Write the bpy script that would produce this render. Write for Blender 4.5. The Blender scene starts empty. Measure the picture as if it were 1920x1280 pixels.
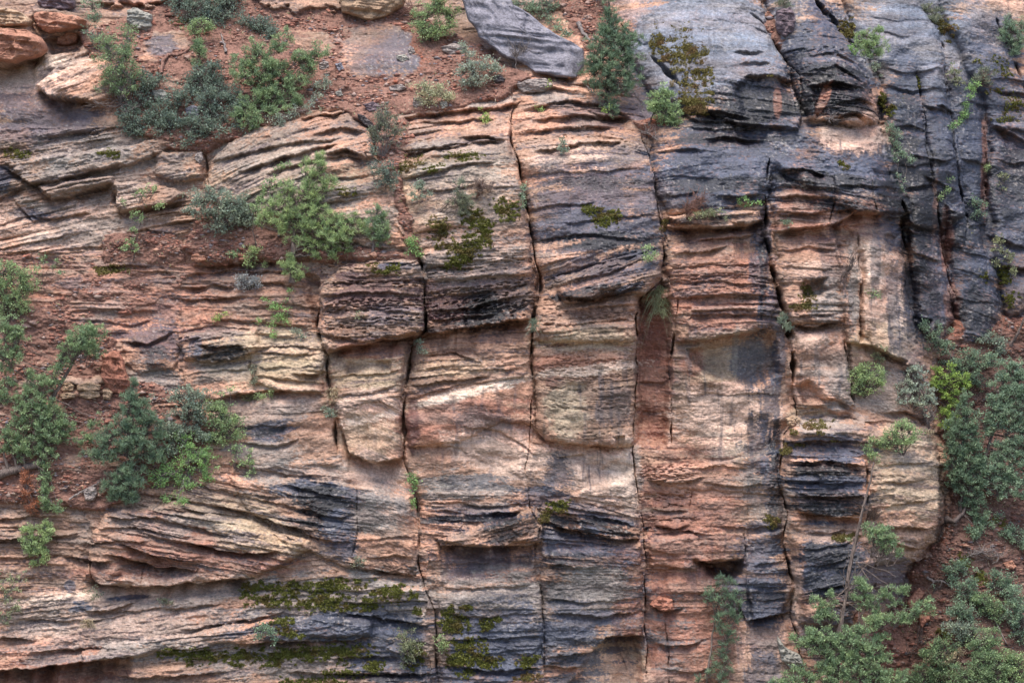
import bpy, math, random
import numpy as np

# ------------------------------------------------------------------ camera, sky, sun, exposure
scene = bpy.context.scene
col = scene.collection
PX = 60.0            # photograph pixels (1920 wide) per metre on the plane of the cliff
CAM_D = 80.0         # metres from camera to that plane
cam_data = bpy.data.cameras.new("camera")
cam = bpy.data.objects.new("camera", cam_data)
col.objects.link(cam)
cam.location = (0, -CAM_D, 0)
cam.rotation_euler = (math.radians(90), 0, 0)
cam_data.sensor_width = 36
cam_data.lens = 36 * CAM_D / 32.0
cam_data.clip_start = 1
cam_data.clip_end = 3000
scene.camera = cam

SUN_EL, SUN_AZ = 68.0, -22.0      # elevation, and degrees to the left of straight behind the camera
world = bpy.data.worlds.new("World")
scene.world = world
world.use_nodes = True
nt = world.node_tree
bg = nt.nodes["Background"]
sky = nt.nodes.new("ShaderNodeTexSky")
sky.sky_type = 'NISHITA'
sky.sun_disc = False
sky.sun_elevation = math.radians(SUN_EL)
sky.sun_rotation = math.radians(180 + SUN_AZ)
sky.altitude = 1300
sky.dust_density = 5.0
sky.air_density = 1.0
nt.links.new(sky.outputs[0], bg.inputs[0])
bg.inputs[1].default_value = 0.11

sun_data = bpy.data.lights.new("sun", 'SUN')
sun = bpy.data.objects.new("sun", sun_data)
col.objects.link(sun)
sun_data.energy = 2.2
sun_data.angle = math.radians(36)
sun_data.color = (1.0, 0.92, 0.82)
sun.rotation_euler = (math.radians(90 - SUN_EL), 0, math.radians(SUN_AZ))

scene.view_settings.view_transform = 'Standard'
scene.view_settings.look = 'None'
scene.view_settings.exposure = 1.38
scene.view_settings.gamma = 1.0
scene.render.engine = 'CYCLES'

# ------------------------------------------------------------------ noise
rs = np.random.RandomState(7)
_P = rs.permutation(4096)
_P2 = np.concatenate([_P, _P])
_G = np.stack([np.cos(np.linspace(0, 2*np.pi, 4096, endpoint=False)), np.sin(np.linspace(0, 2*np.pi, 4096, endpoint=False))], 1).astype(np.float32)
_G = _G[rs.permutation(4096)]
_T1 = rs.uniform(-1, 1, 8192).astype(np.float32)

def pn(x, y, seed=0):
    """gradient noise, about -1..1"""
    x = np.asarray(x, np.float32) + seed*37.37; y = np.asarray(y, np.float32) + seed*11.13
    xi = np.floor(x); yi = np.floor(y)
    fx = x - xi; fy = y - yi
    xi = xi.astype(np.int32) & 4095; yi = yi.astype(np.int32) & 4095
    u = fx*fx*fx*(fx*(fx*6-15)+10); v = fy*fy*fy*(fy*(fy*6-15)+10)
    def g(ix, iy, dx, dy):
        h = _P2[_P2[ix & 4095] + (iy & 4095)]
        gg = _G[h]
        return gg[..., 0]*dx + gg[..., 1]*dy
    a = g(xi, yi, fx, fy); b = g(xi+1, yi, fx-1, fy)
    c = g(xi, yi+1, fx, fy-1); d = g(xi+1, yi+1, fx-1, fy-1)
    return 1.5*((a + u*(b-a)) + v*((c + u*(d-c)) - (a + u*(b-a))))

def fbm(x, y, o=4, seed=0, gain=0.5):
    r = 0; a = 1.0; f = 1.0; n = 0
    for i in range(o):
        r = r + a*pn(x*f, y*f, seed+i*3); n += a; a *= gain; f *= 2.03
    return r / n * 1.4

def n1(x, seed=0):
    """smooth 1-D noise"""
    x = np.asarray(x, np.float32) + seed*101.7 + 3000
    i = np.floor(x); f = x - i; i = i.astype(np.int32) & 8191
    u = f*f*(3-2*f)
    return _T1[i]*(1-u) + _T1[(i+1) & 8191]*u

def h1(i, seed=0):
    i = (np.asarray(i).astype(np.int64) + seed*131 + 5000) & 8191
    return _T1[i]

def ss(a, b, x):
    t = np.clip((x-a)/(b-a), 0, 1)
    return t*t*(3-2*t)

def lin(c):
    """display colour 0..255 to linear"""
    c = np.array(c, np.float32)/255.0
    return np.where(c <= 0.04045, c/12.92, ((c+0.055)/1.055)**2.4)

# ------------------------------------------------------------------ grid of the cliff (x right, y down, in photograph pixels)
STEP = 1.3
def axis(lo, a, b, hi, st):
    inner = np.arange(a, b+st, st)
    def out(n0, n1):
        v = []; s = st; p = n0
        while abs(p - n0) < abs(n1 - n0):
            s = min(s*1.12, 12); p += s*np.sign(n1-n0); v.append(p)
        return v
    return np.array(out(a, lo)[::-1] + list(inner) + out(inner[-1], hi), np.float32)
gx = axis(-460, -24, 1944, 2380, STEP)
gy = axis(-420, -24, 1304, 1640, STEP)
X, Y = np.meshgrid(gx, gy)
NX, NY = len(gx), len(gy)

# warped coordinates, so that drawn edges become ragged
WX = X + 7*fbm(X/60, Y/60, 3, 21) + 2.2*pn(X/11, Y/9, 22) + 1.0*pn(X/4.5, Y/4.0, 26)
WY = Y + 6*fbm(X/60, Y/60, 3, 23) + 1.6*pn(X/14, Y/8, 24) + 0.8*pn(X/4.5, Y/3.5, 27)

def box_slice(pts, pad):
    xs = [p[0] for p in pts]; ys = [p[1] for p in pts]
    i0 = max(0, np.searchsorted(gx, min(xs)-pad)); i1 = min(NX, np.searchsorted(gx, max(xs)+pad))
    j0 = max(0, np.searchsorted(gy, min(ys)-pad)); j1 = min(NY, np.searchsorted(gy, max(ys)+pad))
    return slice(j0, j1), slice(i0, i1)

def seg_dist(px, py, a, b):
    ax, ay = a; bx, by = b
    dx, dy = bx-ax, by-ay
    t = np.clip(((px-ax)*dx + (py-ay)*dy)/(dx*dx+dy*dy+1e-9), 0, 1)
    ex = px - ax - t*dx; ey = py - ay - t*dy
    return np.sqrt(ex*ex+ey*ey), t

def poly_sdf(poly, px, py):
    """positive inside"""
    d = np.full(px.shape, 1e9, np.float32); inside = np.zeros(px.shape, bool)
    n = len(poly)
    for i in range(n):
        a = poly[i]; b = poly[(i+1) % n]
        dd, _ = seg_dist(px, py, a, b)
        d = np.minimum(d, dd)
        c = ((a[1] > py) != (b[1] > py)) & (px < (b[0]-a[0])*(py-a[1])/((b[1]-a[1]) if b[1] != a[1] else 1e-9) + a[0])
        inside ^= c
    return np.where(inside, d, -d)

def line_dist(pts, px, py):
    """distance to polyline and the parameter 0..1 along it"""
    L = [0]
    for a, b in zip(pts[:-1], pts[1:]): L.append(L[-1]+math.hypot(b[0]-a[0], b[1]-a[1]))
    d = np.full(px.shape, 1e9, np.float32); T = np.zeros(px.shape, np.float32)
    for k, (a, b) in enumerate(zip(pts[:-1], pts[1:])):
        dd, t = seg_dist(px, py, a, b)
        m = dd < d
        d = np.where(m, dd, d); T = np.where(m, (L[k] + t*(L[k+1]-L[k]))/L[-1], T)
    return d, T
# ------------------------------------------------------------------ coarse depth of the place (metres, away from the camera)
DCX = [-460, 0, 200, 400, 600, 800, 1000, 1200, 1400, 1600, 1700, 1800, 1920, 2380]
DCY = [-420, 0, 150, 300, 450, 600, 750, 900, 1050, 1280, 1640]
DC = [
 [12, 11, 11, 11, 11, 11, 10.5, 9.5, 9, 8.5, 8.5, 8.5, 9, 12],
 [6, 6.0, 6.0, 6.2, 6.4, 6.2, 5.6, 5.0, 4.2, 3.8, 4.0, 4.6, 5.2, 7],
 [5, 4.4, 4.2, 4.2, 4.2, 3.7, 3.0, 3.2, 2.4, 2.2, 2.6, 3.6, 4.4, 6],
 [4, 3.3, 3.1, 2.9, 1.9, 1.0, 0.9, 1.2, 1.1, 1.0, 1.6, 3.0, 4.0, 6],
 [3.4, 2.8, 2.6, 2.2, 1.2, 0.4, 0.4, 0.7, 0.6, 0.6, 1.2, 2.7, 3.7, 5.6],
 [2.8, 2.2, 2.1, 1.7, 0.6, 0.1, 0.2, 0.5, 0.4, 0.4, 1.0, 2.4, 3.3, 5],
 [2.2, 1.6, 1.4, 1.2, 0.4, 0.3, 0.3, 0.5, 0.4, 0.3, 0.8, 1.8, 2.6, 4],
 [1.4, 0.8, 0.6, 0.5, 0.2, 0.1, 0.2, 0.5, 0.4, 0.1, 0.4, 1.0, 1.8, 3],
 [0.8, 0.3, 0.3, 0.3, 0.1, 0.0, 0.1, 0.5, 0.4, 0.1, 0.3, 0.0, 0.6, 1.5],
 [0.2, -0.3, -0.3, -0.2, -0.2, -0.1, 0.0, 0.5, 0.4, 0.2, -0.4, -1.6, -1.4, -1],
 [-1, -1.2, -1.2, -1.2, -1, -0.8, -0.6, 0, 0.2, 0, -1.8, -3.4, -3.4, -3],
]
# ------------------------------------------------------------------ blocks standing out of the face: outline, metres, rounding (px), wobble
BLOCKS = [
 # the whole buttress, its right edge seen against the recessed walls
 ([(-900,-900),(1480,-900),(1500,-60),(1548,20),(1600,85),(1640,140),(1652,240),(1672,300),(1690,400),(1692,520),(1722,640),(1738,700),(1758,850),(1772,960),(1762,1010),(1702,1060),(1690,1110),(1640,1180),(1640,2200),(-900,2200)], 2.4, 75),
 # dome upper right and its neighbours
 ([(1080,-60),(1400,-60),(1440,60),(1482,130),(1500,200),(1495,245),(1400,240),(1300,225),(1220,180),(1170,90)], 0.9, 45),
 ([(1400,-80),(1540,-10),(1600,90),(1630,160),(1650,230),(1600,236),(1510,225),(1488,150),(1450,60)], 0.75, 40),
 ([(1225,230),(1300,215),(1490,238),(1660,235),(1690,330),(1700,400),(1600,400),(1450,320),(1440,380),(1340,400),(1250,400),(1222,330)], 0.35, 22),
 ([(1450,300),(1560,330),(1690,330),(1705,420),(1640,415),(1560,430),(1455,440),(1445,380)], 0.35, 14),
 # upper right recessed walls, ribs between fissures
 ([(1560,-60),(1700,-60),(1760,60),(1772,130),(1790,240),(1812,400),(1760,440),(1700,440),(1660,300),(1650,150),(1600,60)], 0.5, 30),
 ([(1716,130),(1765,125),(1778,240),(1812,420),(1800,470),(1765,450),(1742,330),(1730,230)], 0.3, 22),
 ([(1775,130),(1800,110),(1850,250),(1842,420),(1815,430),(1790,300)], 0.3, 18),
 ([(1730,-80),(1860,-60),(1900,40),(1960,160),(1960,260),(1860,240),(1820,140),(1770,40)], 0.5, 30),
 ([(1770,380),(1830,420),(1860,500),(1880,600),(1850,645),(1800,640),(1780,560)], 0.6, 25),
 ([(1700,430),(1760,440),(1780,500),(1785,600),(1745,640),(1715,600)], 0.5, 20),
 ([(1860,230),(1960,230),(1960,560),(1890,600),(1865,500),(1850,380)], 0.5, 22),
 # upper middle
 ([(380,350),(400,290),(480,240),(570,222),(660,207),(692,240),(700,300),(745,330),(760,420),(770,470),(690,465),(560,430),(470,410),(400,380)], 0.45, 20),
 ([(715,300),(800,280),(900,262),(950,262),(968,300),(985,400),(1000,520),(1000,602),(870,618),(800,628),(793,560),(790,490),(765,420),(745,340)], 0.35, 14),
 ([(965,268),(1080,262),(1170,262),(1220,300),(1240,400),(1248,480),(1235,540),(1195,562),(1195,640),(1000,640),(1008,520),(990,400)], 0.35, 14),
 ([(1040,520),(1130,490),(1210,470),(1245,478),(1238,520),(1210,552),(1160,552),(1090,568),(1050,566)], 0.45, 14),
 ([(590,610),(592,540),(640,500),(700,488),(790,484),(797,560),(797,626),(740,638),(640,658),(612,664)], 0.55, 16),
 ([(612,664),(700,640),(765,640),(757,720),(752,800),(750,862),(700,868),(655,850),(635,800),(620,740)], 0.3, 16),
 ([(770,640),(860,622),(1000,606),(1000,800),(940,790),(860,830),(762,838),(760,760)], 0.25, 12),
 ([(1002,610),(1196,600),(1192,700),(1188,838),(1100,836),(1030,826),(1002,806)], 0.4, 18),
 ([(1248,470),(1320,440),(1430,430),(1445,500),(1462,560),(1440,615),(1340,640),(1270,642),(1258,560)], 0.3, 16),
 ([(1455,440),(1560,420),(1580,480),(1592,600),(1570,605),(1480,610),(1460,540)], 0.3, 16),
 ([(1488,622),(1580,612),(1592,700),(1600,760),(1570,745),(1510,760),(1494,720)], 0.2, 12),
 ([(1570,470),(1612,480),(1620,560),(1612,640),(1592,640),(1575,560)], 0.25, 10),
 ([(1612,440),(1692,430),(1700,560),(1728,660),(1735,720),(1700,700),(1640,655),(1612,620)], 0.35, 22),
 ([(1250,405),(1340,395),(1425,398),(1432,412),(1360,432),(1262,422)], 0.5, 9),
 ([(1460,820),(1490,790),(1560,780),(1640,800),(1740,800),(1760,880),(1770,980),(1700,1050),(1620,1060),(1600,1180),(1500,1170),(1486,1060),(1472,960),(1460,900)], 0.5, 22),
 ([(1478,862),(1620,864),(1622,972),(1560,968),(1486,956)], 0.2, 10),
 ([(1480,1000),(1600,1000),(1640,1060),(1600,1170),(1510,1180),(1490,1080)], 0.3, 22),
 # lower centre
 ([(820,1012),(900,985),(1000,950),(1020,975),(1018,1012),(960,1022),(880,1024)], 0.5, 9),
 ([(1030,985),(1110,985),(1180,985),(1196,1005),(1170,1012),(1100,1000)], 0.4, 8),
 ([(1028,940),(1190,880),(1198,1000),(1110,985),(1035,965)], 0.15, 10),
 ([(1015,1030),(1200,1012),(1205,1190),(1145,1190),(1125,1215),(1020,1250)], 0.25, 12),
 ([(820,1080),(1000,1060),(1018,1130),(1020,1280),(1000,1700),(830,1700),(822,1180)], 0.2, 12),
 ([(430,890),(620,900),(770,930),(780,1060),(760,1080),(690,1070),(560,1030),(470,960)], 0.3, 22),
 ([(1215,860),(1300,870),(1460,850),(1465,930),(1300,920),(1215,900)], 0.2, 12),
 ([(1215,1010),(1300,1000),(1330,1050),(1300,1070),(1218,1060)], 0.25, 10),
 ([(1400,1000),(1470,990),(1480,1060),(1495,1100),(1470,1150),(1410,1165),(1398,1090)], 0.25, 10),
 # left
 ([(-60,20),(70,30),(80,75),(78,100),(20,122),(-60,126)], 0.8, 18),
 ([(60,15),(160,25),(165,50),(120,65),(80,55)], 0.5, 12),
 ([(70,165),(120,120),(190,105),(230,130),(220,180),(190,200),(130,188),(95,186)], 0.55, 10),
 ([(5,305),(100,290),(250,270),(330,255),(300,290),(240,310),(100,342),(60,344)], 0.35, 8),
 ([(65,345),(110,338),(215,330),(212,342),(150,362),(95,376)], 0.4, 7),
 ([(205,342),(310,345),(350,368),(300,388),(225,398)], 0.4, 9),
 ([(290,285),(380,280),(382,335),(330,345),(290,330)], 0.35, 10),
 ([(228,640),(300,600),(330,560),(345,640),(330,690),(260,700),(235,680)], 0.22, 22),
 ([(332,640),(350,625),(480,620),(490,655),(460,675),(350,680)], 0.4, 10),
 ([(465,650),(610,640),(608,740),(540,735),(480,720)], 0.3, 12),
 ([(340,690),(470,680),(480,735),(400,750),(350,730)], 0.2, 12),
 ([(115,705),(200,700),(210,740),(120,742)], 0.3, 8),
 # lower left lens of thin beds
 ([(170,1000),(200,960),(330,940),(480,980),(585,1008),(588,1030),(480,1082),(350,1094),(200,1098),(160,1080)], 0.45, 14),
 ([(150,1215),(240,1200),(500,1160),(700,1150),(700,1190),(450,1205),(240,1228),(160,1240)], 0.35, 10),
]
# ------------------------------------------------------------------ hollows scooped out of the face (outline, metres, softness px)
HOLLOWS = [
 ([(1284,652),(1340,640),(1450,620),(1470,700),(1420,728),(1380,724),(1340,714),(1306,694)], 0.6, 15),
 ([(1198,560),(1262,560),(1262,640),(1252,840),(1190,840),(1196,700)], 0.55, 10),
 ([(1368,168),(1400,148),(1490,152),(1492,232),(1440,240),(1386,222)], 0.38, 16),
 ([(1520,165),(1560,160),(1545,225),(1520,228)], 0.4, 10),
 ([(1500,225),(1640,225),(1640,262),(1560,285),(1520,260)], 0.25, 12),
 ([(1300,1048),(1395,1052),(1392,1078),(1370,1096),(1330,1076)], 1.1, 12),
 ([(825,1024),(1000,1024),(995,1062),(860,1050)], 0.25, 9),
 ([(1135,1192),(1200,1190),(1205,1290),(1060,1290),(1100,1235)], 0.35, 12),
 ([(1494,722),(1520,712),(1544,730),(1550,756),(1500,764)], 0.6, 16),
 ([(1500,535),(1535,525),(1560,545),(1540,560),(1505,562)], .35, 10), ([(1365,455),(1440,448),(1430,490),(1390,500)], .35, 16), ([(1655,440),(1690,436),(1690,470),(1665,478)], .4, 10), ([(1630,320),(1690,326),(1690,345),(1640,345)], .2, 8),
 ([(560,345),(690,296),(694,345),(640,360)], .25, 16), ([(212,345),(222,352),(218,392),(206,380)], .3, 6), ([(250,1040),(380,1052),(360,1080),(200,1090)], .3, 14), ([(560,505),(600,520),(610,600),(588,620),(570,560)], .45, 12), ([(1010,612),(1040,606),(1030,650),(1010,650)], .2, 8), ([(640,672),(690,662),(735,672),(738,700),(700,690),(650,706)], .28, 12), ([(1300,770),(1400,750),(1420,800),(1340,830)], .16, 30), ([(1080,860),(1170,850),(1180,900),(1100,910)], .2, 25), ([(860,840),(960,850),(980,900),(880,890)], .2, 25), ([(1530,640),(1570,640),(1560,700),(1530,690)], .2, 16), ([(1640,500),(1670,490),(1680,560),(1650,570)], .25, 16), ([(1290,560),(1400,552),(1420,600),(1300,610)], .14, 14), ([(790,650),(900,640),(900,672),(800,676)], .16, 10), ([(1060,715),(1130,700),(1100,740),(1060,745)], .14, 14),
 ([(1490,765),(1590,770),(1610,800),(1500,800)], 0.3, 12),
 ([(1150,818),(1166,818),(1168,840),(1150,840)], 0.3, 5),
 ([(870,800),(920,795),(960,835),(1000,860),(960,870),(880,850)], 0.12, 10),
 ([(650,680),(740,672),(735,700),(650,706)], 0.15, 9),
 ([(660,1020),(760,1015),(780,1080),(700,1080)], 0.15, 12),
 ([(1500,520),(1550,520),(1545,560),(1500,560)], 0.25, 12),
 ([(1560,420),(1612,430),(1600,470),(1570,470)], 0.35, 12),
 ([(1640,180),(1664,190),(1656,240),(1630,235)], 0.3, 8),
 ([(1650,655),(1700,678),(1690,690),(1660,672)], 0.4, 6),
 ([(1612,470),(1625,470),(1620,640),(1612,640)], 0.3, 6),
 ([(80,75),(130,60),(165,65),(150,100),(90,105)], 0.8, 10),
 ([(1590,640),(1600,640),(1604,760),(1592,740)], 0.25, 5),
]
# ------------------------------------------------------------------ joints (points with width px, metres deep)
CRACKS = [
 ([(968,185,5),(956,225,6),(958,262,5),(972,300,5),(984,380,5),(1000,450,6),(1008,500,15),(1010,550,17),(1000,590,8),(997,650,5),(998,720,4),(995,800,3)], 0.8),
 ([(995,800,2),(985,880,2),(993,950,3),(1013,985,4),(1003,1020,3),(1004,1060,4),(1018,1130,2),(1020,1290,2)], 0.25),
 ([(690,235,8),(705,290,9),(740,340,8),(762,420,7),(776,470,7),(790,500,8),(795,560,7),(795,620,8),(770,645,7),(765,700,10),(757,760,13),(757,860,9)], 1.1),
 ([(757,860,4),(770,905,6),(782,960,6),(784,1060,6),(795,1100,4),(815,1150,4),(820,1300,4)], 0.5),
 ([(1205,250,4),(1225,330,4),(1238,420,6),(1246,480,8),(1240,525,9),(1205,556,9),(1192,600,6),(1194,700,3),(1188,800,3),(1186,850,3),(1196,920,4),(1208,1000,4),(1212,1300,3)], 0.6),
 ([(1434,370,7),(1440,440,8),(1450,500,12),(1464,560,12),(1482,620,14),(1490,700,9),(1495,780,5)], 1.4),
 ([(1495,785,3),(1472,815,6),(1462,900,6),(1476,960,7),(1471,1020,6),(1484,1070,8),(1494,1100,8),(1484,1150,5),(1500,1200,4),(1510,1300,4)], 0.6),
 ([(1272,560,4),(1262,640,5),(1258,700,4),(1260,830,3)], 0.5),
 ([(600,560,6),(592,610,8),(610,660,8),(612,720,6),(626,790,6),(632,850,5)], 0.6),
 ([(1715,130,3),(1728,210,5),(1738,300,4),(1754,380,6),(1764,460,5),(1786,560,4)], 0.5),
 ([(1768,100,3),(1774,180,4),(1784,240,3),(1792,330,5),(1813,420,4)], 0.5),
 ([(1846,240,4),(1852,330,5),(1848,400,4)], 0.35),
 ([(1500,-30,12),(1545,25,14),(1580,65,14),(1610,95,8)], 1.4),
 ([(1165,50,7),(1200,90,10),(1240,130,12),(1272,165,8)], 0.7),
 ([(1360,0,4),(1430,50,6),(1478,120,5),(1498,145,3)], 0.5),
 ([(1440,300,5),(1432,370,6)], 0.4),
 ([(1662,300,4),(1690,400,6),(1700,470,4)], 0.6),
 ([(378,275,6),(392,345,6)], 0.5),
 ([(1555,320,3),(1560,380,3),(1552,420,3)], 0.25),
 ([(1628,330,3),(1640,400,3)], 0.25),
 ([(668,900,3),(670,1000,3),(660,1040,3)], 0.25),
 ([(1400,1090,4),(1398,1000,3)], 0.3),
 ([(1340,840,2),(1335,900,2)], 0.15),
 ([(1620,860,6),(1622,980,5)], 0.5),
 ([(1585,640,5),(1600,750,5)], 0.4),
 ([(1610,440,5),(1614,560,5),(1612,640,5)], 0.4),
 ([(1330,590,3),(1328,640,5),(1330,690,3)], 0.001),
 ([(1300,900,2),(1295,960,3)], 0.2),
 ([(1250,1150,3),(1255,1290,3)], 0.3),
 ([(1160,1210,2),(1178,1260,3)], 0.15),
 ([(1500,148,4),(1500,235,4)], 0.3),
 ([(165,1048,8),(178,1100,6)], 0.5),
 ([(268,1060,3),(270,1090,3)], 0.2),
 ([(1865,30,8),(1905,130,7),(1930,200,6)], 0.6),
 ([(1745,30,6),(1770,90,5)], 0.4),
]
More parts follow.
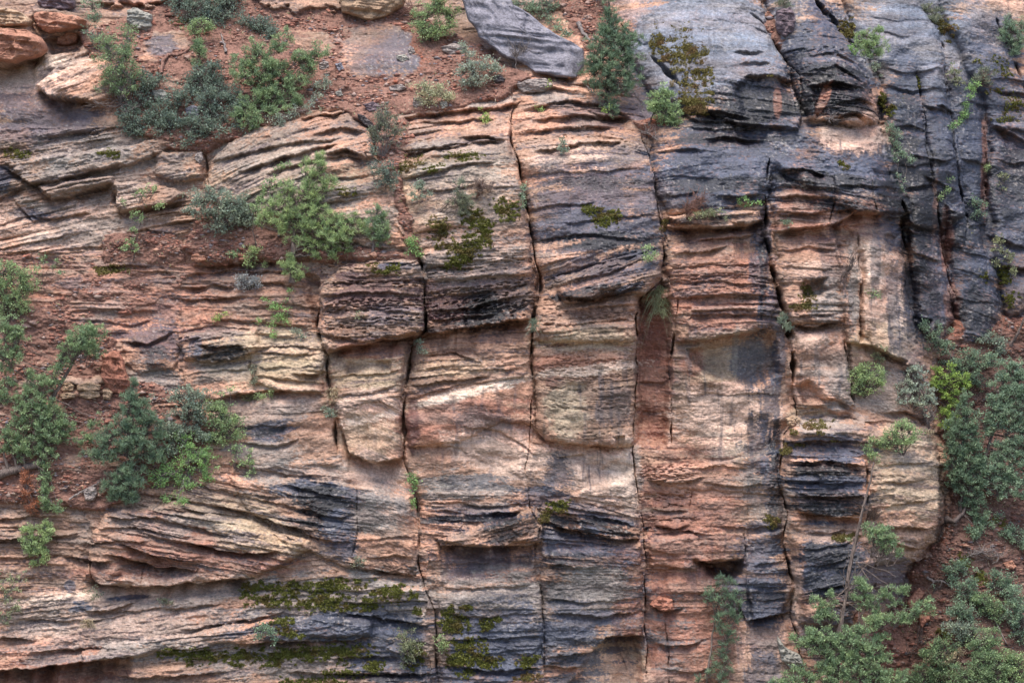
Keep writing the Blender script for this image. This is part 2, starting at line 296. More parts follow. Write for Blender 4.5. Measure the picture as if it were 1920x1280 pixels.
# ------------------------------------------------------------------ overhanging ledges: the face is cut back below each line (metres, px of fade)
LEDGES = [
 ([(-30,126),(20,122),(80,104)], .8, 18), ([(70,168),(110,188),(150,190),(196,202)], .6, 12),
 ([(2,308),(60,345),(100,342),(190,316),(236,304)], .35, 7), ([(64,346),(95,377),(160,360),(214,342)], .6, 9),
 ([(208,350),(226,398),(300,388),(350,376)], .5, 9), ([(-20,378),(30,358),(48,352)], .3, 8),
 ([(20,366),(62,417),(112,405),(180,398)], .2, 6), ([(-20,430),(60,402),(100,412)], .12, 5),
 ([(400,302),(470,286),(560,270),(640,262)], .22, 6), ([(452,322),(520,302),(570,286),(636,270)], .4, 9),
 ([(498,328),(570,306),(640,290),(692,302)], .3, 8), ([(560,226),(612,216),(660,208),(692,236)], .4, 9),
 ([(610,290),(650,280),(695,300)], .45, 14), ([(590,255),(640,240),(690,250)], .35, 12),
 ([(570,345),(640,335),(700,330)], .15, 6), ([(600,385),(690,372)], .15, 6), ([(570,420),(680,410),(740,420)], .15, 6),
 ([(722,226),(800,216),(870,206),(940,202),(976,190)], .5, 10), ([(780,232),(860,226),(930,222)], .25, 8),
 ([(860,258),(905,256),(950,264)], .4, 9), ([(700,300),(770,288),(860,270),(945,264)], .3, 8),
 ([(976,250),(1060,238),(1150,240)], .3, 10), ([(1000,286),(1090,270),(1172,266)], .3, 8),
 ([(990,205),(1060,188),(1120,196),(1180,218)], .4, 9), ([(1000,225),(1080,216),(1185,222)], .35, 9),
 ([(1105,208),(1150,220),(1182,218)], .5, 9), ([(745,338),(860,312),(930,306)], .25, 7),
 ([(790,362),(900,350),(968,352)], .14, 6), ([(980,170),(1040,165),(1080,176)], .3, 8), ([(830,188),(900,180),(975,160)], .35, 9),
 ([(1000,135),(1086,148)], .5, 10),
 ([(980,395),(1060,385),(1120,378)], .12, 5), ([(985,330),(1100,322),(1200,318)], .08, 5),
 ([(590,622),(680,641),(750,629),(797,622)], .35, 8), ([(612,666),(640,652),(700,642),(770,632),(870,616),(950,603),(1000,598)], .8, 22),
 ([(640,520),(720,516),(790,512)], .12, 5), ([(610,556),(700,548),(792,552)], .18, 6), ([(600,585),(700,578),(790,590)], .15, 6),
 ([(640,530),(690,532)], .2, 5), ([(800,530),(900,520),(998,516)], .15, 6), ([(800,560),(900,548),(995,530)], .22, 7),
 ([(800,585),(880,578),(980,552)], .25, 7), ([(800,602),(880,596),(930,588)], .25, 6), ([(800,505),(830,500),(900,508)], .25, 6),
 ([(1050,557),(1120,562),(1180,542),(1195,536)], .5, 10), ([(1060,530),(1140,512),(1190,490)], .18, 6),
 ([(1192,556),(1215,554),(1248,524)], .9, 16), ([(1010,610),(1100,606),(1196,600)], .2, 7), ([(1010,650),(1100,642),(1190,646)], .14, 6),
 ([(1040,420),(1140,412),(1230,404)], .1, 5), ([(1010,450),(1100,440),(1200,452)], .12, 5), ([(1060,505),(1150,490),(1230,470)],.15,5),
 ([(770,720),(800,722),(850,712),(920,706)], .22, 7), ([(775,668),(850,662),(905,680)], .18, 7), ([(800,690),(900,694),(990,690)], .12, 6),
 ([(640,800),(655,850),(700,869),(756,858)], .7, 20), ([(615,706),(700,702),(752,694)], .18, 7), ([(620,745),(700,735),(752,716)], .1, 5),
 ([(1002,802),(1022,826),(1100,836),(1188,838)], .4, 10), ([(1040,858),(1100,852)], .15, 5),
 ([(760,838),(860,836)], .15, 6), ([(870,800),(940,808),(1000,850)], .12, 5), ([(762,750),(870,720),(998,704)], .1, 5),
 ([(1195,716),(1255,716)], .15, 5), ([(1195,770),(1255,772)], .12, 5),
 ([(1262,642),(1330,637),(1400,626),(1445,612)], .4, 9), ([(1262,502),(1340,496),(1430,500)], .12, 5), ([(1262,530),(1350,528),(1440,535)], .2, 6),
 ([(1262,562),(1350,556),(1445,560)], .18, 6), ([(1262,590),(1330,588),(1440,590)], .16, 6), ([(1262,476),(1330,472),(1365,458)], .3, 8),
 ([(1285,655),(1306,692),(1345,716),(1400,724)], .02, 5), ([(1300,738),(1400,738),(1470,742)], .08, 5),
 ([(1252,424),(1340,430),(1400,422),(1432,412)], .9, 14), ([(1290,452),(1340,448),(1430,440)], .25, 8),
 ([(1455,438),(1560,420),(1600,400),(1700,402)], .6, 16), ([(1450,322),(1500,318),(1560,335)], .35, 9), ([(1450,372),(1500,368),(1560,372)], .3, 8),
 ([(1560,395),(1640,400),(1700,410)], .45, 12), ([(1450,405),(1550,398)], .3, 10), ([(1565,350),(1640,352),(1690,358)], .2, 7),
 ([(1480,608),(1530,613),(1578,602)], .5, 9), ([(1480,588),(1530,590),(1578,584)], .14, 5), ([(1590,642),(1640,650),(1700,684)], .5, 10),
 ([(1545,742),(1575,752),(1602,768)], .35, 9), ([(1500,766),(1560,762)], .2, 8), ([(1660,775),(1700,772),(1740,790)], .4, 9),
 ([(1462,470),(1520,462),(1570,470)], .2, 7), ([(1465,500),(1560,505)], .15, 6), ([(1500,528),(1550,520)], .25, 9),
 ([(1300,205),(1380,235),(1490,242)], .25, 9), ([(1290,215),(1340,212),(1400,225)], .3, 9), ([(1390,150),(1430,146),(1490,155)], .5, 12),
 ([(1505,110),(1560,100),(1620,130)], .15, 6), ([(1505,140),(1560,128),(1630,165)], .2, 7), ([(1510,165),(1560,158),(1615,170)], .4, 10),
 ([(1540,205),(1600,190),(1640,200)], .25, 8), ([(1540,228),(1600,215),(1645,235)], .45, 9),
 ([(1370,105),(1430,104)], .2, 6), ([(1380,125),(1440,124)], .15, 6), ([(1320,265),(1360,258),(1430,268)], .35, 8), ([(1340,225),(1290,228)], .2, 6),
 ([(1230,285),(1290,280),(1330,285)], .2, 7), ([(1340,372),(1430,365)], .3, 8), ([(1250,370),(1310,360)],.15,6),
 ([(1655,160),(1710,175),(1760,170)], .15, 6), ([(1700,290),(1745,300)], .2, 6), ([(1690,355),(1750,345)], .25, 8), ([(1730,200),(1780,215)], .25, 7),
 ([(1750,200),(1785,210)], .3, 7), ([(1730,330),(1790,360)], .2, 7), ([(1860,235),(1920,270)], .6, 14), ([(1860,170),(1930,180)], .2, 7),
 ([(1700,470),(1760,490)], .2, 7), ([(1715,590),(1745,600)], .2, 7), ([(1870,500),(1930,505)], .4, 10), ([(1850,440),(1920,470)], .3, 10),
 ([(820,1010),(826,1022),(880,1026),(960,1024),(1015,1020)], .7, 12), ([(1040,986),(1110,1002),(1160,1012),(1196,1008)], .6, 9),
 ([(1030,1055),(1090,1062)], .25, 7), ([(1080,938),(1140,950),(1195,975)], .1, 5), ([(1030,960),(1110,965),(1190,985)], .2, 6),
 ([(800,940),(900,948),(990,945)], .18, 5), ([(810,955),(900,965),(980,960)], .16, 5), ([(820,975),(900,980)], .14, 5), ([(920,962),(975,958)],.3,6),
 ([(690,1048),(740,1040),(782,1046)], .2, 6), ([(690,1065),(740,1075),(784,1082)], .4, 8), ([(660,1010),(780,1005)], .12, 6),
 ([(850,1060),(930,1052),(1000,1040)], .12, 6), ([(830,1100),(920,1100),(1005,1096)], .12, 6), ([(1015,1120),(1100,1128),(1200,1120)], .12, 6),
 ([(1025,1146),(1130,1156),(1205,1142)], .22, 7), ([(1125,1215),(1135,1194),(1205,1190)], 1.0, 26), ([(1020,1248),(1095,1252)], .35, 9), ([(1020,1232),(1110,1222),(1140,1195)], .25, 7),
 ([(830,1245),(930,1258),(1020,1250)], .35, 8), ([(830,1150),(930,1155),(1015,1148)], .14, 6), ([(830,1200),(1015,1192)], .12, 6),
 ([(-30,1262),(60,1252),(160,1242),(244,1228)], 1.4, 34), ([(-30,1200),(30,1194),(64,1200)], .4, 9), ([(60,1222),(150,1215),(210,1212)], .3, 8),
 ([(164,1092),(250,1100),(350,1094),(462,1083)], 1.0, 14), ([(118,1042),(170,1052),(215,1050)], .5, 10), ([(150,1140),(200,1148),(250,1130)], .4, 12),
 ([(205,1036),(300,1062),(370,1068),(375,1058)], .6, 10), ([(350,1012),(420,1032),(480,1036),(524,1030)], .6, 8),
 ([(230,1015),(290,1038),(330,1052)], .45, 9), ([(150,1020),(230,1010),(290,1012)], .25, 7),
 ([(400,945),(470,964),(540,984),(592,998)], .45, 9), ([(420,925),(520,944),(600,960)], .18, 6), ([(350,905),(450,925),(540,930)],.15,6),
 ([(200,968),(300,970),(360,985),(440,1005)], .25, 7), ([(180,990),(260,985),(330,1005)], .25, 7), ([(300,950),(400,962)], .2, 7),
 ([(-20,1010),(60,1008),(150,1000)], .25, 7), ([(-20,1044),(60,1045),(110,1040)], .25, 7), ([(-20,975),(60,965),(140,968)], .2, 6), ([(0,992),(80,990)], .15, 5),
 ([(340,1180),(450,1165),(520,1150)], .25, 7), ([(200,1150),(330,1140),(420,1130)], .2, 6), ([(30,1160),(160,1165),(250,1150)], .15, 6),
 ([(450,1207),(540,1202),(640,1200),(705,1190)], .45, 9), ([(640,1145),(720,1160),(800,1170)], .3, 8), ([(620,1232),(700,1230),(800,1236)],.25,7),
 ([(440,1108),(560,1104),(640,1108),(740,1100)], .1, 5), ([(160,1262),(240,1270),(420,1260)], .25, 8), ([(540,1260),(700,1262),(810,1262)], .3, 8),
 ([(1478,866),(1540,862),(1622,872)], .5, 10), ([(1490,956),(1550,966),(1616,972)], .5, 9), ([(1486,900),(1560,905),(1620,900)], .2, 7),
 ([(1486,922),(1560,930),(1616,925)], .2, 6), ([(1500,1000),(1600,990)], .2, 7), ([(1500,1030),(1600,1010)], .15, 6), ([(1510,1060),(1600,1040)], .15, 6),
 ([(1520,1100),(1590,1090)], .15, 6), ([(1470,828),(1560,824),(1620,828)], .35, 9), ([(1640,870),(1740,866)], .18, 6), ([(1640,905),(1740,895)], .14, 5),
 ([(1650,945),(1760,935)], .18, 6), ([(1650,985),(1740,990),(1770,980)], .3, 8), ([(1660,1010),(1720,1030),(1766,1012)], .35, 9), ([(1700,1054),(1756,1040)], .5, 10),
 ([(1300,1045),(1345,1062),(1395,1056)], .9, 22), ([(1220,1000),(1290,995),(1330,1000)], .2, 7), ([(1220,955),(1290,960)], .2, 7), ([(1230,985),(1262,992),(1290,985)], .35, 8),
 ([(1320,905),(1400,912),(1440,908)], .2, 7), ([(1290,880),(1360,872),(1400,880)], .2, 7), ([(1400,1165),(1440,1156),(1488,1150)], .6, 9), ([(1220,1130),(1252,1146),(1280,1140)], .4, 9),
 ([(1215,1070),(1300,1064)], .2, 7), ([(1225,1208),(1280,1210),(1330,1200)], .3, 9), ([(1410,1060),(1480,1052)], .15, 6), ([(1410,1100),(1485,1098)], .15, 6), ([(1380,1120),(1400,1165)], .3, 7),
 ([(330,622),(400,612),(486,618)], .12, 5), ([(365,648),(420,650),(462,648)], .25, 7), ([(466,652),(540,648),(608,655)], .2, 5), ([(475,662),(540,664),(600,665)], .15, 4),
 ([(550,700),(604,702)], .4, 7), ([(480,705),(530,712),(612,718)], .2, 6), ([(400,750),(450,738),(520,732),(612,734)], .45, 9), ([(350,700),(420,692),(470,696)], .12, 5),
 ([(480,690),(610,685)],.1,5), ([(230,640),(280,645),(330,620)], .3, 8), ([(360,500),(420,492),(480,488),(540,494)], .5, 9), ([(330,540),(400,535),(440,540)], .35, 8),
 ([(340,515),(420,508),(500,510),(570,505)], .25, 7), ([(320,560),(400,562),(460,556)], .25, 7), ([(430,535),(520,530),(580,540)], .2, 6), ([(450,575),(540,570),(600,580)], .14, 5),
 ([(400,598),(500,606),(590,612)], .2, 6), ([(90,552),(160,555),(230,550)], .25, 7), ([(170,500),(250,508),(330,512)], .2, 7), ([(150,600),(250,608),(290,595)], .14, 6),
 ([(80,590),(180,580),(280,585)], .12, 5), ([(100,470),(200,462),(290,470)], .15, 6), ([(120,718),(160,722),(205,716)], .3, 7), ([(110,742),(160,744),(215,740)], .35, 8),
 ([(140,690),(180,696)], .3, 8), ([(560,150),(640,160)], .05, 5), ([(-20,480),(60,470)], .2, 7), ([(200,440),(280,430),(330,440)], .2, 7),
 ([(180,5),(300,8),(400,-10)], .4, 10), ([(500,22),(565,20),(650,10)], .3, 8), ([(1400,55),(1450,70),(1480,60)], .1, 5), ([(640,20),(700,40),(750,30)], .6, 12),
 ([(1630,60),(1700,75)], .1, 6), ([(430,865),(520,888),(600,895)], .15, 6), ([(500,985),(560,1010)], .2,6),
 ([(520,905),(600,925),(660,935)], .15, 6), ([(560,958),(640,968),(668,966)], .2, 7), ([(540,985),(600,1010),(660,1015)], .25, 8),
 ([(450,830),(520,838),(560,822)], .25, 7), ([(440,800),(520,800),(560,795)], .12, 6),
]
# ------------------------------------------------------------------ bedding: outline, slope (dy/dx, down to the right), curvature, amplitude, spacing factor
BEDS = [
 ([(-900,-900),(2800,-900),(2800,2200),(-900,2200)], -0.02, 0, 1.0, 1.0, (900,600)),
 ([(-900,200),(380,240),(400,470),(-900,480)], -0.19, 0, 1.9, .72, (200,330)),
 ([(-900,110),(60,120),(200,205),(260,236),(150,240),(-900,262)], 0.03, 0, .3, 1.0, (100,220)),
 ([(60,90),(250,90),(250,210),(60,210)], -0.42, 0, 1.5, .9, (150,150)),
 ([(380,360),(380,250),(560,190),(690,190),(740,340),(780,470),(560,430)], -0.22, 0.0007, 1.4, .72, (620,300)),
 ([(690,160),(960,140),(960,270),(690,330)], -0.14, 0, 1.4, 1.0, (850,230)),
 ([(700,290),(960,262),(990,400),(1000,500),(770,480)], -0.1, 0.0003, 1.0, 1.0, (850,400)),
 ([(790,500),(1000,480),(1000,600),(800,628)], -0.13, 0.0, 1.5, .8, (850,560)),
 ([(960,140),(1180,140),(1240,300),(970,290)], -0.03, 0.0008, 1.2, .9, (1050,230)),
 ([(970,290),(1240,290),(1248,470),(1000,500)], -0.07, 0.0002, .6, 1.0, (1100,380)),
 ([(1010,500),(1248,440),(1240,540),(1195,562),(1040,580)], -0.28, 0.0004, 1.2, .8, (1120,520)),
 ([(1080,-100),(1400,-100),(1500,150),(1500,240),(1220,240)], 0.03, 0.0006, .7, .55, (1330,120)),
 ([(1400,-100),(1560,-60),(1660,240),(1500,240)], 0.08, 0.0016, 1.3, .75, (1560,150)),
 ([(1220,240),(1680,240),(1700,420),(1220,420)], 0.02, 0.0004, .9, .8, (1450,300)),
 ([(1560,-100),(2500,-100),(2500,600),(1700,640),(1690,400),(1650,150)], 0.12, 0.0002, .8, .75, (1760,250)),
 ([(1780,420),(1880,420),(1880,650),(1790,650)], 0.3, 0.001, .9, .6, (1820,520)),
 ([(1250,430),(1450,430),(1480,620),(1260,640)], -0.03, 0.0006, 1.2, .9, (1350,540)),
 ([(1285,640),(1470,620),(1490,860),(1290,860)], -0.1, -0.0010, .5, .8, (1370,720)),
 ([(1455,430),(1600,430),(1600,620),(1470,620)], 0.02, 0.0004, 1.1, .9, (1530,520)),
 ([(1590,430),(1730,430),(1750,800),(1600,800)], 0.3, 0.001, .5, 1.1, (1660,600)),
 ([(600,480),(797,480),(797,630),(612,666)], -0.03, 0.0003, 1.6, .8, (700,570)),
 ([(612,640),(765,640),(760,770),(620,780)], -0.12, 0.0004, .9, 1.1, (690,700)),
 ([(620,775),(760,740),(756,880),(630,880)], 0.3, 0.002, .7, .6, (690,800)),
 ([(760,620),(1000,600),(1000,700),(760,752)], -0.06, 0, 1.2, .9, (880,670)),
 ([(760,752),(1000,704),(1000,850),(760,860)], 0.05, 0, .6, .9, (880,800)),
 ([(760,840),(870,800),(1000,850),(1190,840),(1190,930),(770,930)], 0.06, 0.0006, .35, 1.2, (980,880)),
 ([(1000,600),(1196,600),(1192,700),(1000,720)], -0.06, 0, 1.0, 1.0, (1100,650)),
 ([(1000,715),(1192,695),(1190,840),(1000,840)], 0.02, -0.0007, .9, .65, (1090,780)),
 ([(1195,560),(1290,560),(1290,850),(1190,850)], 0.05, 0, .9, .9, (1230,700)),
 ([(440,780),(640,780),(640,880),(440,880)], -0.12, 0, .7, .9, (540,830)),
 ([(420,870),(780,880),(785,1090),(640,1070),(560,1030),(430,950)], 0.14, 0.0003, 1.2, .9, (620,960)),
 ([(160,900),(430,880),(600,950),(600,1030),(460,1090),(160,1100)], 0.17, 0.0, 1.5, .9, (380,1000)),
 ([(-900,900),(160,900),(180,1110),(-900,1120)], 0.02, 0, 1.3, 1.0, (80,1000)),
 ([(-900,1120),(180,1100),(460,1085),(700,1070),(800,1090),(820,1290),(-900,1600)], -0.09, 0.0, 1.3, 1.0, (300,1180)),
 ([(640,1100),(810,1100),(830,1400),(600,1400)], 0.03, 0.0, 1.3, 1.3, (720,1180)),
 ([(785,920),(1010,920),(1010,975),(820,1010),(790,1010)], 0.03, 0, 1.6, .6, (900,960)),
 ([(820,1015),(1000,950),(1020,1010),(960,1024),(880,1024)], -0.24, 0, 1.2, .7, (920,1000)),
 ([(1010,930),(1200,930),(1200,1015),(1020,985)], 0.2, 0, 1.3, .7, (1110,970)),
 ([(1020,990),(1200,1012),(1200,1080),(1010,1060)], 0.06, 0, 1.3, .7, (1110,1040)),
 ([(800,1030),(1205,1070),(1205,1600),(820,1600)], -0.01, 0, .9, 1.1, (1000,1180)),
 ([(1460,800),(1622,800),(1622,1000),(1480,1000)], 0.03, 0.0003, 1.7, .8, (1550,900)),
 ([(1480,1000),(1640,985),(1640,1200),(1500,1200)], -0.22, 0, 1.3, .8, (1550,1080)),
 ([(1622,790),(1780,790),(1780,1060),(1640,1060)], 0.03, 0.0010, 1.3, .9, (1680,900)),
 ([(-900,480),(600,470),(600,620),(-900,620)], 0.02, 0, 1.1, 1.0, (300,550)),
 ([(330,620),(615,620),(615,760),(350,780)], -0.05, 0.0004, 1.2, 1.1, (480,690)),
]

# ------------------------------------------------------------------ faces where the stone is massive and smooth (outline, how much of the bedding relief is left)
SMOOTH = [
 ([(762,745),(1000,706),(1002,930),(880,925),(790,925),(765,860)], .22), ([(1000,838),(1190,838),(1198,900),(1150,930),(1020,940),(1000,930)], .15),
 ([(630,775),(757,775),(752,868),(640,868)], .40), ([(600,865),(770,865),(775,930),(690,915),(560,880)], .15), ([(540,800),(632,780),(632,870),(500,870)], .25),
 ([(1285,640),(1475,625),(1490,780),(1470,860),(1300,865),(1262,840),(1270,700)], .28),
 ([(1150,-80),(1400,-80),(1460,60),(1470,130),(1380,140),(1300,200),(1240,190),(1180,90)], .26), ([(1260,240),(1450,240),(1450,320),(1420,390),(1260,390)], .32),
 ([(1500,240),(1670,240),(1680,320),(1560,310)], .35), ([(1400,-80),(1540,-80),(1600,90),(1500,100),(1460,60)], .45),
 ([(1560,-80),(2400,-80),(2400,600),(1700,640),(1700,400),(1655,240),(1600,90)], .28), ([(1785,420),(1880,420),(1880,640),(1790,640)], .35),
 ([(1002,650),(1190,650),(1190,836),(1002,826)], .42), ([(1590,430),(1700,430),(1740,780),(1600,790),(1592,620)], .22), ([(1490,630),(1590,620),(1600,745),(1500,750)], .32),
 ([(1195,560),(1262,560),(1260,840),(1190,840)], .38), ([(1214,1070),(1262,1070),(1262,1400),(1214,1400)], .2), ([(1060,1200),(1205,1195),(1205,1400),(1060,1400)], .2),
 ([(822,1026),(1000,1026),(1005,1140),(830,1140)], .3), ([(-500,100),(60,126),(150,200),(225,228),(140,236),(-500,250)], .22), ([(985,290),(1240,290),(1248,470),(1000,480)], .42),
 ([(-500,390),(60,400),(200,395),(330,410),(330,470),(-500,470)], .55), ([(1262,1150),(1500,1150),(1500,1400),(1262,1400)], .4), ([(1470,440),(1590,440),(1590,590),(1480,590)], .6),
 ([(1640,800),(1770,800),(1770,1040),(1650,1040)], .7), ([(150,1095),(470,1088),(440,1120),(120,1140)], .35), ([(230,590),(330,575),(330,690),(240,690)], .3),
 ([(1262,440),(1440,440),(1440,500),(1262,500)], .5), ([(1020,1020),(1200,1020),(1205,1190),(1020,1190)], .65), ([(1465,1000),(1640,990),(1640,1190),(1500,1190)], .6),
 ([(640,920),(780,930),(780,1040),(680,1030)], .45), ([(230,1090),(600,1062),(640,1110),(200,1160)], .6),
]

LEDGES += [([(1655,130),(1700,140),(1765,132)], 0.150, 10), ([(1668,240),(1700,236),(1740,250)], 0.150, 11), ([(1680,310),(1710,316),(1745,306)], 0.132, 10), ([(1700,420),(1740,432),(1762,425)], 0.240, 12), ([(1735,300),(1765,306),(1790,300)], 0.120, 10),
 ([(1790,200),(1820,190),(1850,200)], 0.120, 10), ([(1800,300),(1850,310)], 0.150, 11), ([(1850,150),(1900,150),(1940,160)], 0.120, 9), ([(1860,300),(1900,310),(1940,305)], 0.180, 12), ([(1790,470),(1830,480),(1870,490)], 0.072, 10), ([(1780,560),(1860,570)], 0.072, 10),
 ([(1290,240),(1340,246),(1420,240)], 0.180, 11), ([(1260,330),(1340,336)], 0.072, 8), ([(1250,60),(1320,64),(1380,60)], 0.030, 6), ([(1600,30),(1680,44),(1740,40)], 0.048, 8), ([(1450,440),(1520,436),(1570,444)], 0.108, 9),
 ([(1215,900),(1280,905),(1320,895)], 0.180, 11), ([(1230,925),(1300,932)], 0.120, 9), ([(1340,985),(1400,992),(1450,985)], 0.120, 9), ([(1220,1030),(1270,1040)], 0.150, 10), ([(1350,1120),(1390,1150)], 0.180, 11), ([(1230,1250),(1300,1262),(1340,1250)], 0.120, 10)]
SMOOTH += [([(600,480),(1240,480),(1240,640),(600,660)], .8), ([(1200,860),(1470,850),(1470,1140),(1210,1140)], .6), ([(330,690),(610,690),(610,870),(430,870)], .6), ([(380,230),(700,210),(760,470),(400,420)], .85)]
# ------------------------------------------------------------------ soil and scree areas
SOIL = [
 ([(150,60),(280,20),(420,-60),(560,-80),(660,-60),(800,40),(900,90),(1000,150),(950,180),(800,214),(730,222),(700,238),(640,204),(570,214),(480,244),(385,285),(300,272),(250,240),(225,205),(215,130),(170,110)], .22),
 ([(700,230),(760,222),(780,260),(745,330),(780,430),(795,480),(760,480),(735,400),(715,320)], .18),
 ([(390,370),(480,420),(560,460),(700,465),(790,478),(780,488),(650,490),(500,488),(380,495),(335,470)], .25),
 ([(-460,470),(120,480),(240,505),(350,520),(330,550),(250,575),(215,600),(-460,600)], -.16),
 ([(-460,560),(60,570),(130,600),(212,625),(226,700),(320,735),(400,780),(380,860),(250,930),(200,955),(60,945),(-460,950)], .10),
 ([(1780,600),(2500,560),(2500,1700),(1560,1700),(1580,1220),(1640,1180),(1700,1110),(1712,1062),(1772,1010),(1784,940),(1752,720)], .25),
 ([(1395,50),(1440,20),(1500,40),(1490,120),(1455,80)], .3),
 ([(1010,-60),(1140,-60),(1180,40),(1120,110),(1090,90)], .1),
 ([(1190,230),(1240,215),(1290,240),(1230,260)], .2),
 ([(200,440),(330,440),(350,500),(190,490)], .05),
]
# ------------------------------------------------------------------ colours of the stone, as they look in even daylight
K = dict(orange=(206,150,120), red=(170,108,86), pink=(218,178,157), pale=(230,202,182), tan=(196,170,138), yellow=(204,174,134),
         grey=(156,148,144), brown=(158,122,100), purple=(110,98,106), blue=(126,137,160), slate=(80,85,101), black=(36,36,42),  # blue: grey-blue varnish with its sky reflection put into the colour
         soil=(144,102,88), rust=(182,118,94), dkred=(130,80,68), maroon=(96,66,66))
def E(cx, cy, rx, ry, rot=0): return ('e', cx, cy, rx, ry, rot)
